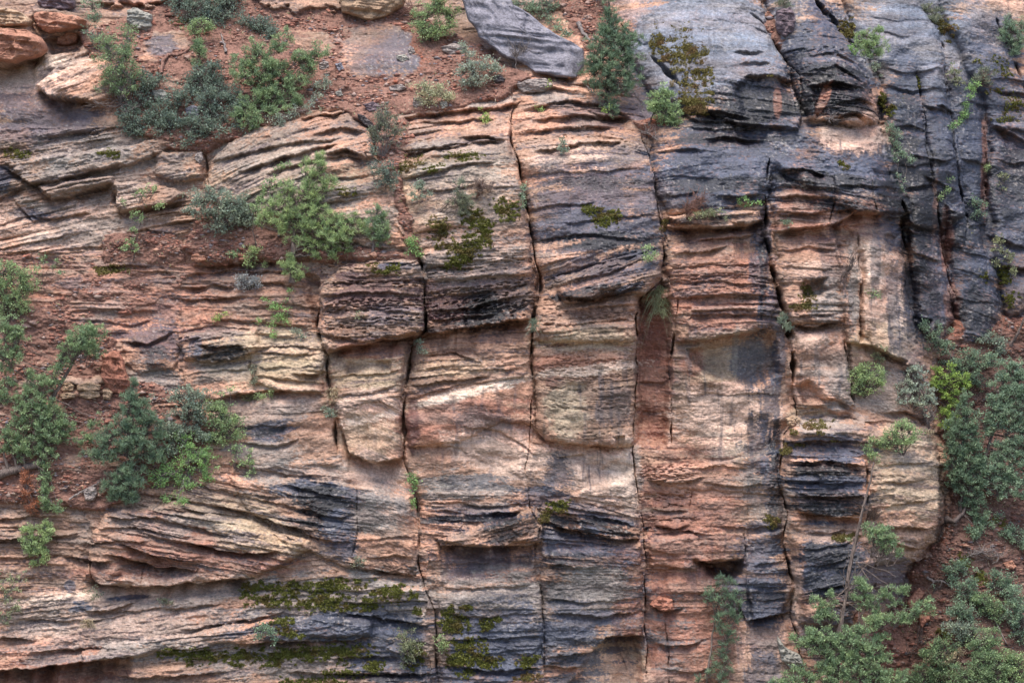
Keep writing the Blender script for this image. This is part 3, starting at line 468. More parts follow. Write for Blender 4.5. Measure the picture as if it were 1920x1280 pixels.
# shape, colour, strength, ragged noise (fraction), how much the stain follows beds (+) or runs down the face (-)
PAINT = [
 # broad stone colours
 (E(300,350,420,180), 'brown', .75, .4, 1), (E(120,420,160,60), 'pink', .6, .5, 1), (E(60,150,140,50,-10), 'pink', .8, .4, 1), (E(40,70,120,60),'orange',.8,.3,1),
 (E(300,560,330,90), 'rust', .6, .5, 1), (E(500,560,140,60), 'brown', .6, .5, 1), (E(250,300,80,40),'brown',.5,.5,1),
 (E(520,340,170,90), 'tan', .55, .5, 1), (E(850,350,140,90), 'tan', .55, .5, 1), (E(850,220,150,40), 'orange', .5, .5, 1),
 (E(1080,255,120,30), 'orange', .9, .3, 1), (E(1090,300,110,40), 'pink', .8, .5, 1), (E(700,560,110,75), 'brown', .6, .5, 1),
 (E(900,560,110,60), 'brown', .5, .5, 1), (E(690,690,80,50), 'tan', .9, .4, 1), (E(690,655,70,22), 'rust', .8, .4, 1), (E(680,712,60,14), 'yellow', .8, .4, 1),
 (E(690,765,70,40), 'pink', .9, .4, 1), (E(690,820,70,50), 'tan', .5, .4, 1), (E(880,665,110,50), 'orange', .6, .4, 1), (E(850,690,80,20), 'yellow', .5, .5, 1),
 (E(870,790,120,60), 'rust', .8, .4, 1), (E(850,860,140,40), 'orange', .7, .4, 1), (E(940,850,110,50,20), 'pink', .9, .3, 1), (E(700,890,80,40), 'pink', .8, .4, 1),
 (E(560,860,90,50), 'orange', .7, .4, 1), (E(1100,640,95,35), 'tan', .9, .4, 1), (E(1090,680,95,30), 'red', .5, .4, 1), (E(1100,770,90,70), 'brown', .9, .4, -1),
 (E(1060,770,40,60), 'tan', .7, .4, 1), (E(1060,860,80,40), 'pink', .7, .4, 1), (E(1130,900,70,60), 'pink', .9, .4, 1),
 (E(1228,700,38,150), 'red', 1, .25, 1), (E(1228,620,30,60), 'dkred', .6, .3, -1), (E(1340,540,110,100), 'rust', .9, .4, 1), (E(1330,600,80,20), 'red', .5, .4, 1), (E(1320,480,80,25), 'orange', .8, .4, 1),
 (E(1370,680,90,50), 'tan', .5, .5, -1), (E(1370,790,110,80), 'pink', .9, .4, 1), (E(1350,830,90,50), 'tan', .5, .5, 1), (E(1530,520,60,110), 'orange', .85, .4, 1), (E(1520,505,50,20),'pink',.7,.4,1),
 (E(1540,690,60,90), 'orange', .9, .4, 1), (E(1660,560,55,110), 'pink', .8, .4, -1), (E(1660,640,70,40), 'yellow', .6, .4, 1), (E(1640,560,30,40),'orange',.5,.4,1),
 (E(1640,730,90,50), 'grey', .6, .4, 1), (E(1520,780,50,20),'tan',.7,.4,1), (E(1700,900,80,110), 'tan', .95, .3, 1), (E(1680,1000,60,50), 'orange', .6, .4, 1), (E(1690,1040,60,30), 'pink', .6, .4, 1),
 (E(1300,950,110,130), 'rust', .9, .4, 1), (E(1270,1080,80,150), 'red', .6, .4, -1), (E(1330,900,100,40), 'orange', .6, .4, 1), (E(1300,1200,120,110), 'rust', .7, .4, -1), (E(1240,1200,30,130), 'red', .7, .4, -1),
 (E(1430,1200,60,90), 'pink', .5, .4, -1), (E(380,1020,210,90), 'rust', .95, .35, 1), (E(480,1000,110,40,12), 'yellow', .75, .4, 1), (E(430,960,110,40), 'tan', .6, .4, 1),
 (E(100,1000,150,80), 'brown', .5, .5, 1), (E(260,1075,140,35), 'red', .85, .3, 1), (E(300,1110,260,35,-4), 'pink', .8, .4, 1), (E(200,1180,280,50,-5), 'pink', .5, .5, 1), (E(120,1215,150,30,-5), 'rust', .7, .4, 1),
 (E(80,1262,150,30), 'dkred', .7, .3, 1), (E(500,670,130,70), 'tan', .9, .35, 1), (E(540,690,90,30), 'yellow', .6, .4, 1), (E(540,755,80,16), 'pink', .8, .3, 1), (E(480,780,90,50), 'grey', .6, .5, 1),
 (E(1150,1240,70,60), 'tan', .8, .3, 1), (E(1150,1260,60,40), 'orange', .4, .3, 1), (E(1130,1060,90,60), 'brown', .6, .4, 1), (E(900,1060,90,40), 'rust', .5, .4, -1), (E(1180,1100,40,110),'rust',.45,.5,-1),
 (E(1480,340,180,60), 'purple', .5, .5, 1), (E(1560,400,150,45), 'rust', .7, .4, 1), (E(1500,380,60,40), 'rust', .8, .4, 1),
 (E(1270,290,45,60), 'orange', .8, .4, 1), (E(1290,400,70,20), 'orange', .5, .4, 1), (E(1230,400,20,60), 'purple', .5, .4, -1),
 (E(1610,240,70,70), 'orange', .6, .5, 1), (E(1845,15,110,25), 'pink', .8, .3, 1), (E(1330,-30,260,50), 'grey', .8, .4, 1),
 (E(1110,400,150,110),'purple',.7,.6,1), (E(900,540,110,70),'purple',.55,.7,1), (E(700,560,110,60),'purple',.5,.7,1), (E(980,1160,230,130),'slate',.55,.7,1), (E(650,1170,230,90),'slate',.5,.7,1),
 (E(700,420,60,40),'grey',.6,.5,1), (E(880,330,110,40),'grey',.5,.6,1), (E(1100,1030,110,50),'slate',.5,.6,1), (E(600,900,140,40),'grey',.6,.6,1), (E(250,1180,260,50,-5),'grey',.5,.6,1),
 (E(1770,330,90,150),'black',.6,.5,1), (E(1690,300,50,140),'black',.55,.5,1), (E(1560,150,70,70),'black',.6,.4,1), (E(1400,215,110,28),'black',.8,.4,1), (E(1330,320,110,50),'slate',.8,.4,1), (E(1620,335,80,40),'slate',.8,.4,1), (E(1330,60,150,80),'blue',.8,.3,1), (E(1700,60,90,80),'blue',.6,.3,1),  # the blue entries paint sky sheen onto the varnish
 (E(940,850,60,36,25),'pink',.9,.4,1), (E(1100,872,90,24),'pink',.9,.4,1), (E(700,895,70,26),'pink',.9,.4,1), (E(1350,790,90,50),'pink',.7,.5,1), (E(1180,900,24,80),'pale',.5,.3,1), (E(200,1115,240,12,-5),'pale',.5,.4,1), (E(1520,640,50,16),'pale',.4,.4,1), (E(1620,500,36,60,-20),'pale',.5,.4,0), (E(1690,590,24,70,-12),'pale',.4,.4,0), (E(60,140,80,30,-20),'pale',.6,.3,0), (E(200,395,110,10,8),'pink',.7,.3,0),
 (E(900,1180,330,110),'grey',.65,.5,1), (E(930,1200,260,80),'slate',.6,.6,1), (E(1110,1110,90,70),'slate',.6,.6,1), (E(1548,905,84,66),'slate',.75,.4,1), (E(1550,1080,80,90),'slate',.7,.4,1), (E(1440,960,50,90),'grey',.5,.6,1), (E(1420,1080,60,80),'slate',.6,.5,1), (E(640,955,120,50,8),'slate',.7,.5,1), (E(500,850,70,40,-10),'grey',.6,.5,1), (E(960,1190,150,50),'black',.55,.7,1), (E(1090,1140,90,30),'black',.5,.7,1), (E(900,1240,120,30),'black',.6,.6,1), (E(690,1180,110,24),'black',.7,.6,1), (E(560,1190,90,14),'black',.5,.6,1), (E(1545,895,85,30),'black',.7,.5,1), (E(1550,1060,70,60),'black',.7,.5,1), (E(1430,1130,50,40),'black',.6,.6,1), (E(640,965,90,44,8),'black',.75,.5,1), (E(910,970,100,18),'black',.7,.5,1), (E(1120,985,90,22,10),'black',.7,.5,1), (E(1130,450,110,50),'black',.5,.7,1), (E(900,585,80,30),'black',.8,.5,1), (E(1660,1090,60,44),'purple',.7,.5,1),
 (E(1740,260,100,190),'black',.5,.6,1), (E(1450,190,120,40),'black',.5,.6,1), (E(1830,560,46,90),'black',.45,.6,1), (E(1500,300,170,60),'slate',.7,.4,1), (E(1300,680,24,30,40),'rust',.8,.4,0), (E(1400,670,40,40),'grey',.6,.5,-1), (E(180,330,150,70),'grey',.5,.6,1), (E(520,300,140,60,-14),'grey',.5,.6,1),
 (E(1480,60,50,90),'grey',.8,.5,1), (E(1470,240,80,40),'slate',.7,.5,1), (E(1440,180,70,60),'slate',.8,.4,1), (E(1260,200,60,50),'slate',.7,.4,1), (E(1640,60,60,80),'grey',.5,.5,1),
 # pale stripes
 (E(885,734,140,12,-13), 'pale', 1, .35, 1), (E(1110,692,100,12,-6), 'pale', .8, .5, 1), (E(690,785,60,10,-12), 'pale', .8, .5, 1), (E(1570,60,30,80,-20),'pale',.4,.5,1),
 (E(1170,880,30,60), 'pale', .5, .4, 1),
 # dark varnish: slate, and blue with sky sheen painted in, first, then black bands
 (E(1330,90,175,140), 'blue', 1, .22, 1), (E(1560,130,90,140,-15), 'slate', 1, .25, 1), (E(1370,300,150,110), 'slate', 1, .3, 1), (E(1290,340,100,60),'slate',.9,.3,1),
 (E(1600,320,100,75), 'slate', .95, .3, 1), (E(1760,240,115,300,-8), 'slate', 1, .2, 1), (E(1700,80,110,110), 'blue', .8, .3, 1), (E(1830,90,90,90), 'blue', .7, .35, 1), (E(1860,300,90,260), 'slate', .95, .25, 1),
 (E(1600,252,75,40), 'pink', 1, .3, -1), (E(1625,215,22,45), 'orange', .6, .4, 1), (E(1820,560,60,110), 'slate', 1, .2, 1), (E(1740,540,50,110), 'slate', .9, .3, -1), (E(1900,480,60,140), 'slate', .8, .4, 1),
 (E(1770,455,12,60), 'rust', .6, .4, -1), (E(1845,320,8,100), 'rust', .5, .5, -1), (E(1750,400,8,60), 'orange', .5, .5, -1), (E(1780,570,16,50),'rust',.5,.5,-1),
 (E(1240,180,90,60), 'slate', .8, .4, 1),
 (E(1400,195,110,45), 'black', .9, .35, 1), (E(1560,180,75,55), 'black', .95, .3, 1), (E(1530,140,80,40), 'black', .6, .5, 1), (E(1360,265,110,14), 'black', .7, .5, 1), (E(1350,230,80,16),'black',.7,.5,1),
 (E(1690,200,40,120), 'black', .5, .5, 1), (E(1700,380,60,120), 'black', .75, .4, 1), (E(1740,400,60,100),'black',.5,.5,1), (E(1330,345,120,14), 'black', .6, .5, 1), (E(1250,120,14,90,-40), 'black', .95, .3, 0),
 (E(1570,345,130,16), 'black', .8, .4, 1), (E(1600,385,90,16), 'black', .8, .4, 1), (E(1490,330,50,14), 'black', .8, .4, 1), (E(1820,590,50,50), 'black', .7, .4, 1), (E(1890,350,60,60), 'black', .6, .5, 1),
 (E(1540,190,9,36,22), 'rust', 1, .3, 0), (E(1455,195,8,34), 'rust', .35, .4, 0), (E(1720,560,40,90), 'black', .6, .5, -1), (E(1800,430,60,60), 'black', .35, .6, 1),
 (E(1310,415,70,12), 'black', .8, .4, 1), (E(1430,430,20,50), 'slate', .8, .7, -1), (E(1422,520,20,60), 'slate', .7, .9, -1), (E(1440,590,22,50), 'slate', .8, .7, -1), (E(1430,520,7,90), 'black', .6, .7, -1),
 (E(1560,490,26,80), 'slate', .5, .5, -1), (E(1545,570,40,40), 'grey', .8, .4, 1), (E(1530,598,55,9), 'black', .7, .4, 1), (E(1668,440,24,40), 'slate', .6, .4, -1), (E(1675,560,14,90), 'slate', .5, .5, -1),
 (E(1600,560,12,80), 'grey', .8, .4, -1), (E(1640,500,10,60), 'slate', .5, .5, -1), (E(1710,650,30,80), 'slate', .5, .5, 1), (E(1420,680,50,50), 'slate', .7, .5, -1), (E(1380,660,6,50),'grey',.6,.4,-1),
 (E(1440,760,26,60), 'slate', .7, .9, -1), (E(1420,840,34,70), 'slate', .7, .9, -1), (E(1446,900,24,60), 'slate', .8, .8, -1), (E(1400,900,26,40), 'grey', .6, .9, 1), (E(1455,930,16,130), 'black', .7, .5, -1), (E(1465,660,14,60), 'slate', .8, .4, -1), (E(1420,1120,70,60), 'slate', .9, .4, 1), (E(1440,1120,50,14), 'black', .5, .5, 1),
 (E(1430,1190,40,60), 'slate', .6, .5, -1), (E(1420,1030,45,60), 'slate', .6, .5, 1), (E(1430,1260,40,40),'slate',.8,.4,-1), (E(1560,690,40,60), 'grey', .35, .5, -1), (E(1570,760,40,12), 'grey', .9, .4, 1),
 (E(1540,800,60,16), 'grey', .8, .4, 1), (E(1545,840,90,28), 'slate', .9, .35, 1), (E(1550,880,75,16), 'black', .95, .35, 1), (E(1545,905,80,22), 'slate', .9, .4, 1), (E(1550,950,75,16), 'black', .95, .3, 1), (E(1550,925,60,12), 'black', .6, .5, 1),
 (E(1555,1060,75,75), 'slate', 1, .3, 1), (E(1550,1040,60,30), 'black', .7, .5, 1), (E(1560,1110,60,40), 'black', .6, .5, 1), (E(1560,1000,50,14), 'pink', .6, .5, 1), (E(1490,1130,14,80), 'pink', .6, .4, -1), (E(1540,1180,60,50), 'slate', .6, .5, 1),
 (E(1660,1080,60,50), 'purple', .8, .4, 1), (E(1765,960,14,60), 'black', .8, .4, 0), (E(1700,860,50,16), 'grey', .5, .5, 1),
 (E(1120,380,125,75), 'purple', .95, .4, 1), (E(1130,430,120,50), 'slate', .7, .45, 1), (E(1180,300,50,40),'slate',.5,.5,1), (E(1140,455,110,18), 'black', .75, .5, 1), (E(1120,345,90,14), 'black', .5, .5, 1), (E(1130,515,110,30,-14), 'slate', .7, .5, 1), (E(1110,550,80,14,-8), 'black', .85, .4, 1), (E(1180,540,30,10,-20), 'slate', .9, .4, 1),
 (E(1120,590,80,14), 'black', .6, .5, 1), (E(1110,618,80,7), 'black', .5, .5, 1), (E(1090,500,70,30),'purple',.6,.5,1),
 (E(1130,215,90,30), 'purple', .7, .5, 1), (E(1040,180,60,14),'grey',.8,.4,1), (E(920,190,60,10,-6),'grey',.7,.4,1),
 (E(850,580,60,38), 'maroon', .7, .5, 1), (E(905,575,40,36), 'black', .85, .4, 1), (E(850,612,70,9,-8), 'black', .7, .4, 1), (E(820,500,40,8), 'black', .7, .4, 1), (E(740,500,40,10), 'slate', 1, .3, 1),
 (E(700,540,90,40), 'maroon', .5, .6, 1), (E(730,590,50,20), 'purple', .7, .5, 1), (E(680,620,90,9), 'black', .5, .5, 1), (E(890,530,60,10),'purple',.6,.5,1), (E(880,480,110,50),'grey',.5,.5,1),
 (E(860,660,60,10), 'maroon', .5, .5, 1), (E(900,790,60,30), 'purple', .5, .5, -1), (E(775,800,14,60), 'maroon', .8, .4, -1), (E(1150,760,40,50), 'purple', .35, .6, -1), (E(1040,715,20,14),'maroon',.6,.5,0),
 (E(870,915,100,30), 'grey', .9, .4, 1), (E(900,905,70,16), 'slate', .5, .6, 1), (E(1046,890,30,40), 'slate', .7, .9, 0), (E(1020,915,40,20), 'slate', .6, .9, 1), (E(1020,930,60,24), 'slate', .8, .4, 1), (E(880,950,90,9), 'pale', .5, .5, 1),
 (E(890,965,110,22), 'slate', .7, .5, 1), (E(880,972,90,9), 'black', .7, .5, 1), (E(960,992,60,22,-14), 'black', .8, .4, 1), (E(1110,965,85,16,12), 'slate', .8, .4, 1), (E(1120,985,90,14,10), 'black', .75, .4, 1),
 (E(1090,1020,70,30), 'slate', .8, .4, 1), (E(1080,1045,60,12), 'black', .5, .5, 1), (E(890,1045,90,24), 'purple', .9, .4, -1), (E(880,1080,60,22), 'purple', .9, .35, -1), (E(900,1100,90,20), 'pink', .5, .6, 0),
 (E(930,1130,100,50), 'grey', .8, .5, 1), (E(920,1200,110,90), 'slate', .85, .4, 1), (E(1100,1110,80,60), 'grey', .85, .4, 1), (E(1080,1170,80,50), 'slate', .75, .5, 1), (E(1180,1160,40,40), 'maroon', .4, .6, -1),
 (E(1040,1090,26,40), 'black', .6, .5, 1), (E(820,1180,30,120), 'brown', .5, .5, -1), (E(880,1265,140,24), 'slate', .8, .4, 1),
 (E(620,925,110,26,8), 'slate', .95, .4, 1), (E(610,950,80,36,8), 'black', .9, .4, 1), (E(640,1000,40,50), 'slate', .9, .4, 1), (E(720,960,60,60), 'grey', .6, .5, 1), (E(740,1020,50,30), 'brown', .6, .5, 1),
 (E(720,1068,70,16,4), 'black', .6, .5, 1), (E(510,810,60,20,-10), 'slate', .9, .4, 1), (E(500,812,50,8,-10), 'black', .7, .4, 1), (E(500,885,60,18), 'grey', .7, .5, 1), (E(470,840,50,14), 'grey', .7, .4, 1),
 (E(650,1130,220,60), 'grey', .75, .5, 1), (E(640,1175,190,30), 'slate', .85, .5, 1), (E(690,1165,120,14), 'black', .6, .5, 1), (E(690,1160,120,40), 'slate', .7, .5, 1), (E(560,1240,240,34), 'grey', .75, .4, 1), (E(730,1240,90,50), 'slate', .9, .4, 1), (E(720,1265,100,12), 'black', .7, .5, 1),
 (E(150,1130,16,5), 'slate', 1, .3, 0), (E(235,1122,46,5,-3), 'slate', 1, .3, 0), (E(150,1140,26,7,-6), 'slate', 1, .3, 0), (E(130,1100,12,12), 'slate', .9, .3, 0), (E(260,1215,120,20), 'grey', .7, .5, 1), (E(60,1160,90,24), 'grey', .5, .5, 1),
 (E(380,1120,90,24,-4),'grey',.5,.5,1), (E(300,985,130,26), 'grey', .5, .6, 1),
 (E(285,640,62,46), 'slate', .7, .6, 1), (E(315,585,26,36), 'slate', .4, .8, 0), (E(270,655,46,10), 'black', .5, .5, 1), (E(295,675,22,26), 'black', .6, .4, 0), (E(415,660,56,18), 'black', .95, .3, 0), (E(370,650,14,26), 'slate', .8, .3, 0), (E(400,622,70,16), 'purple', .6, .5, 1),
 (E(290,715,60,26), 'grey', .8, .4, 0), (E(420,700,60,20),'grey',.4,.5,1),
 (E(80,215,130,42,14), 'slate', .75, .45, 1), (E(60,250,140,26), 'purple', .6, .5, 1), (E(150,285,140,30,-8), 'grey', .7, .5, 1), (E(60,400,40,16), 'slate', .7, .4, 1), (E(75,405,30,14), 'slate', .8, .3, 0), (E(60,380,50,12,20),'grey',.8,.4,1),
 (E(180,420,90,14), 'grey', .5, .5, 1), (E(5,335,20,30), 'slate', .9, .3, 0), (E(200,450,130,16), 'grey', .45, .5, 1), (E(300,440,30,12), 'slate', .6, .4, 0), (E(170,535,60,12), 'purple', .6, .5, 1), (E(200,580,60,20), 'grey', .35, .5, 1),
 (E(310,90,40,24), 'slate', .8, .3, 1), (E(716,100,84,58), 'slate', .6, .6, 0), (E(740,110,50,40), 'slate', .5, .7, 0), (E(680,70,40,20), 'brown', .6, .6, 0), (E(690,10,50,16), 'tan', .8, .3, 0), (E(450,300,60,40), 'grey', .4, .5, 1), (E(560,370,120,40,-10), 'grey', .45, .5, 1), (E(640,370,60,20), 'grey', .6, .5, 1), (E(850,280,110,20,-4), 'grey', .6, .5, 1),
 (E(540,0,90,22),'orange',.8,.3,1), (E(290,-5,110,18),'rust',.7,.3,1), (E(590,80,50,24),'brown',.8,.3,1), (E(1140,30,60,70), 'orange', .4, .5, 1), (E(900,400,80,50),'grey',.45,.5,1), (E(1230,110,60,80,-30),'blue',.8,.3,0),
]

# ------------------------------------------------------------------ compute depth
def cubic_weights(knots, v):
    """linear interpolation of a knot table after smoothing is enough: rows are blended with a smooth step"""
    i = np.clip(np.searchsorted(knots, v, side='right')-1, 0, len(knots)-2)
    k = np.asarray(knots, np.float32)
    t = np.clip((v-k[i])/(k[i+1]-k[i]), 0, 1)
    return i, t
def macro(Xv, Yv):
    D = np.asarray(DC, np.float32)
    # denser table by Catmull-Rom
    def cr(tab, knots, vals):
        k = np.asarray(knots, np.float32)
        i, t = cubic_weights(knots, vals)
        n = len(k)
        i0 = np.clip(i-1, 0, n-1); i3 = np.clip(i+2, 0, n-1)
        p1 = tab[i]; p2 = tab[i+1]
        h = (k[i+1]-k[i])
        m1 = (p2 - tab[i0])/((k[i+1]-k[i0]))[:, None]*h[:, None]*0.8
        m2 = (tab[i3] - p1)/((k[i3]-k[i]))[:, None]*h[:, None]*0.8
        t = t[:, None]
        return (2*t**3-3*t**2+1)*p1 + (t**3-2*t**2+t)*m1 + (-2*t**3+3*t**2)*p2 + (t**3-t**2)*m2
    rows = cr(D, DCY, Yv)            # len(Yv) x ncols
    out = cr(rows.T.copy(), DCX, Xv)  # len(Xv) x len(Yv)
    return out.T.astype(np.float32)

MAC = macro(gx, gy)
dep = MAC.copy()
dep += 0.22*fbm(X/190, Y/260, 3, 1)

for poly, p, r in BLOCKS:
    sl = box_slice(poly, 10)
    wob = 1.0
    x = WX[sl]; y = WY[sl]
    sd = poly_sdf(poly, x, y)
    t = np.clip(sd/r, 0, 1)
    prof = np.sqrt(np.clip(1-(1-t)**2, 0, 1))
    dep[sl] -= p*prof
dep += 2.4      # the buttress sits where the table says
for poly, d, r in HOLLOWS:
    sl = box_slice(poly, 30)
    sd = poly_sdf(poly, WX[sl], WY[sl])
    dep[sl] += d*ss(-r*0.25, r, sd)

SMO = np.ones_like(dep)
for poly, v in SMOOTH:
    sl = box_slice(poly, 30)
    SMO[sl] = np.minimum(SMO[sl], 1-(1-v)*ss(-8, 14, poly_sdf(poly, X[sl]+12*fbm(X[sl]/50, Y[sl]/40, 3, 55), Y[sl]+9*fbm(X[sl]/50, Y[sl]/40, 3, 56))))
# overhanging ledges
LED = np.zeros_like(dep)
for pts, d, h in LEDGES:
    xs = np.array([p[0] for p in pts], np.float32); ys = np.array([p[1] for p in pts], np.float32)
    if np.any(np.diff(xs) <= 2):     # keep x increasing
        keep = [0]
        for k in range(1, len(xs)):
            if xs[k] > xs[keep[-1]]+2: keep.append(k)
        if len(keep) < 2: continue
        xs = xs[keep]; ys = ys[keep]
    sl = box_slice([(a, b) for a, b in zip(xs, ys)], 5*h+20)
    x = X[sl]; y = Y[sl]
    yl = np.interp(gx[sl[1]], xs, ys).astype(np.float32)[None, :]
    yl = yl + 3.5*pn(x/33, y*0+h*3.1+ys[0], 31) + 1.6*pn(x/9, ys[0]+y*0, 32)
    t = (y - yl)
    L = xs[-1]-xs[0]
    e = min(30, L*0.3)
    end = ss(xs[0]-e*0.3, xs[0]+e, x)*ss(xs[-1]+e*0.3, xs[-1]-e, x)
    hh = h*(1 + 0.45*pn(x/40, ys[0]*0.3 + 0*y, 33))
    und = np.where(t > -1, 1/(1+(np.clip(t, 0, None)/(hh*1.15))**2.6), 0)*ss(-0.8, 1.0, t)
    brk = np.clip(0.80 + 0.55*pn(x/28, ys[0]*0.7+0*y, 34), 0.25, 1.15)
    lip = -0.14*np.exp(-np.abs(t+3)/5)*(t < 1)
    dd = 1.2*d*(und*brk + lip)*end
    dep[sl] += dd
    LED[sl] = np.maximum(LED[sl], und*end*min(1, d*1.8))

# joints
CR = np.zeros_like(dep)
for pts, d in CRACKS:
    xy = [(p[0], p[1]) for p in pts]; ws = [p[2] for p in pts]
    sl = box_slice(xy, 60)
    x = X[sl] + 3.5*pn(X[sl]/70, Y[sl]/45, 41) + 0.9*pn(X[sl]/9, Y[sl]/10, 42); y = Y[sl]
    dd, T = line_dist(xy, x, y)
    Tk = np.linspace(0, 1, len(ws))
    w = np.interp(T.ravel(), Tk, ws).reshape(T.shape).astype(np.float32)
    w = w*(0.62 + 0.45*pn(x*0, y/18, 43))*np.clip(np.minimum(T, 1-T)*14, 0.25, 1)
    w = w*(0.30+0.85*np.clip(0.5+0.9*pn(y/55+xy[0][0], y*0, 45), 0, 1))
    m = 1 - ss(0.28, 0.85, dd/np.maximum(w, 0.8))
    m = m*np.clip(0.42+1.7*pn(y/42+xy[0][0]*3, y*0, 46), 0.0, 1)
    sh = np.exp(-np.clip(dd-w, 0, None)/11)*0.12*min(1, d)
    dep[sl] += d*m + sh
    if len(xy) > 5 and d > 0.2:
        ys_ = [q[1] for q in xy]; xl = np.interp(y.ravel(), ys_, [q[0] for q in xy]).reshape(y.shape)
        sg = -1 if xy[0][0] in (1434, 1495) else 1
        inr = ss(ys_[0]-10, ys_[0]+30, y)*ss(ys_[-1]+10, ys_[-1]-30, y)
        q = np.clip((x-xl)*sg, 0, None)
        dep[sl] += inr*((x-xl)*sg > 0)*np.exp(-q/50)*min(.5, d*.6)*np.clip(.65+.9*pn(x*0+3, y/60+xy[0][0], 47), 0.1, 1)
    CR[sl] = np.maximum(CR[sl], m*min(1, d*1.5))

# bedding coordinates and relief
S = np.zeros_like(dep); AMP = np.zeros_like(dep); SPF = np.ones_like(dep); BID = np.zeros(dep.shape, np.float32)
for bi, (poly, slope, curv, amp, spf, (cx, cy)) in enumerate(BEDS):
    sl = box_slice(poly, 6)
    if bi == 0:
        m = np.ones(dep[sl].shape, bool)
        w = m.astype(np.float32)
    else:
        sd = poly_sdf(poly, X[sl] + 9*fbm(X[sl]/70, Y[sl]/40, 3, 51), Y[sl] + 7*fbm(X[sl]/70, Y[sl]/40, 3, 52))
        m = sd > 0
        w = ss(-6, 6, sd)
    dx = np.clip(X[sl]-cx, -420, 420)
    s = (Y[sl]-cy) - slope*dx - curv*dx*dx + cy*1.7
    S[sl] = np.where(m, s, S[sl])
    AMP[sl] = AMP[sl]*(1-w) + amp*w
    SPF[sl] = np.where(m, spf, SPF[sl])
    BID[sl] = np.where(m, bi, BID[sl])
    if bi > 0:
        dep[sl] += w*0.09*h1(bi, 5)
AMP = AMP*np.clip(SMO*0.92-0.06, 0.05, 1)
Sw = S + 5.0*fbm(X/190, Y/90, 3, 61) + 0.9*pn(X/56, Y/20, 62) + 0.55*pn(X/15, Y/8, 63)
def layers(sp, seed, along):
    q = Sw/(sp*SPF); q = q + 0.9*n1(q/2.3, seed)
    i = np.floor(q); f = q - i
    ii_ = i.astype(np.int64) + (BID*17).astype(np.int64)
    sg_ = np.floor(X/(sp*3.1)*(1+.4*h1(ii_, seed+31)) + 9*h1(ii_, seed+33) + 0.25*pn(X/20, Sw/6, seed+35)).astype(np.int64)
    hb = _T1[(ii_*57 + sg_*131 + seed*977) & 8191]
    f = np.clip(f + 0.13*hb*ss(0.3, 0.8, f), 0, 1)
    hard = np.clip(0.5 + 0.4*h1(ii_, seed) + 0.28*hb, 0, 1)
    mod = np.clip(0.42 + 0.95*pn(X/(sp*along) + i*7.13, i*3.71 + BID*2.2, seed+70), 0, 1)
    rnd = 0.12 + 0.45*np.abs(h1(i.astype(np.int64) + (BID*23).astype(np.int64), seed+9))
    prof = (0.75*ss(0, rnd, f) + 0.25*f)*(1-ss(0.88, 0.985, f))
    return prof*(0.25+0.75*hard)*mod, f, hard, mod
P1, f1, hd1, md1 = layers(41, 1, 9)
P2, f2, hd2, md2 = layers(17, 2, 11)
P3, f3, hd3, md3 = layers(8.2, 3, 12)
P4, f4, hd4, md4 = layers(4.6, 4, 14)
zone = 0.18 + 1.0*ss(-0.45, 0.55, fbm(X/150, Y/90, 3, 71))      # some stretches are smoother
relief = AMP*zone*(0.27*P1 + 0.15*P2 + 0.078*P3 + 0.045*P4)
rough = 0.25*(1.15-SMO)*fbm(X/95, Y/70, 3, 80) + 0.05*fbm(X/38, Y/26, 4, 81) + 0.030*fbm(X/9, Y/6.5, 3, 82)*(0.5+AMP*0.5) + 0.012*pn(X/3.6, Y/3.0, 83)
# blocky breaks: vertical secondary joints inside hard layers
jx = X/70 + 2.0*h1(np.floor(Sw/41).astype(np.int64), 9) ; jn = np.abs(pn(jx*1.7, np.floor(Sw/41)*5.1, 84))
joint = np.exp(-(jn/0.010)**2)*0.03*(AMP > 0.9)*(fbm(X/120, Y/90, 2, 86) > 0.15)
seam = 0.11*np.exp(-((f2-0.955)/0.045)**2)*ss(0.45, 0.8, md2) + 0.07*np.exp(-((f3-0.93)/0.08)**2)*ss(0.5, 0.85, md3) + 0.16*np.exp(-((f1-0.975)/0.022)**2)*ss(0.4, 0.7, md1)
seam *= 0.45*AMP*np.clip(0.25+zone, 0, 1.1)
PITZ = np.full(dep.shape, 0.12, np.float32)
for poly, v in [([(600,490),(797,485),(797,625),(612,640)], 1), ([(800,480),(1000,470),(1000,600),(800,620)], 1), ([(970,230),(1180,235),(1180,275),(980,280)], .8), ([(1000,500),(1240,470),(1200,600),(1000,610)], .5),
                ([(1195,860),(1300,870),(1300,1010),(1200,1010)], .8), ([(1260,440),(1440,440),(1440,610),(1260,620)], .35), ([(1010,640),(1190,640),(1190,830),(1010,830)], .4), ([(1500,80),(1640,80),(1650,240),(1500,230)], .6)]:
    sl = box_slice(poly, 20); PITZ[sl] = np.maximum(PITZ[sl], v*ss(-15, 15, poly_sdf(poly, WX[sl], WY[sl])))
pit = 0.15*ss(0.34, 0.58, 0.8*pn(X/11, Sw/3.4, 87) + 0.5*n1(Sw/7.0 + BID, 15) + 0.3*pn(X/60, Sw/12, 88))*PITZ
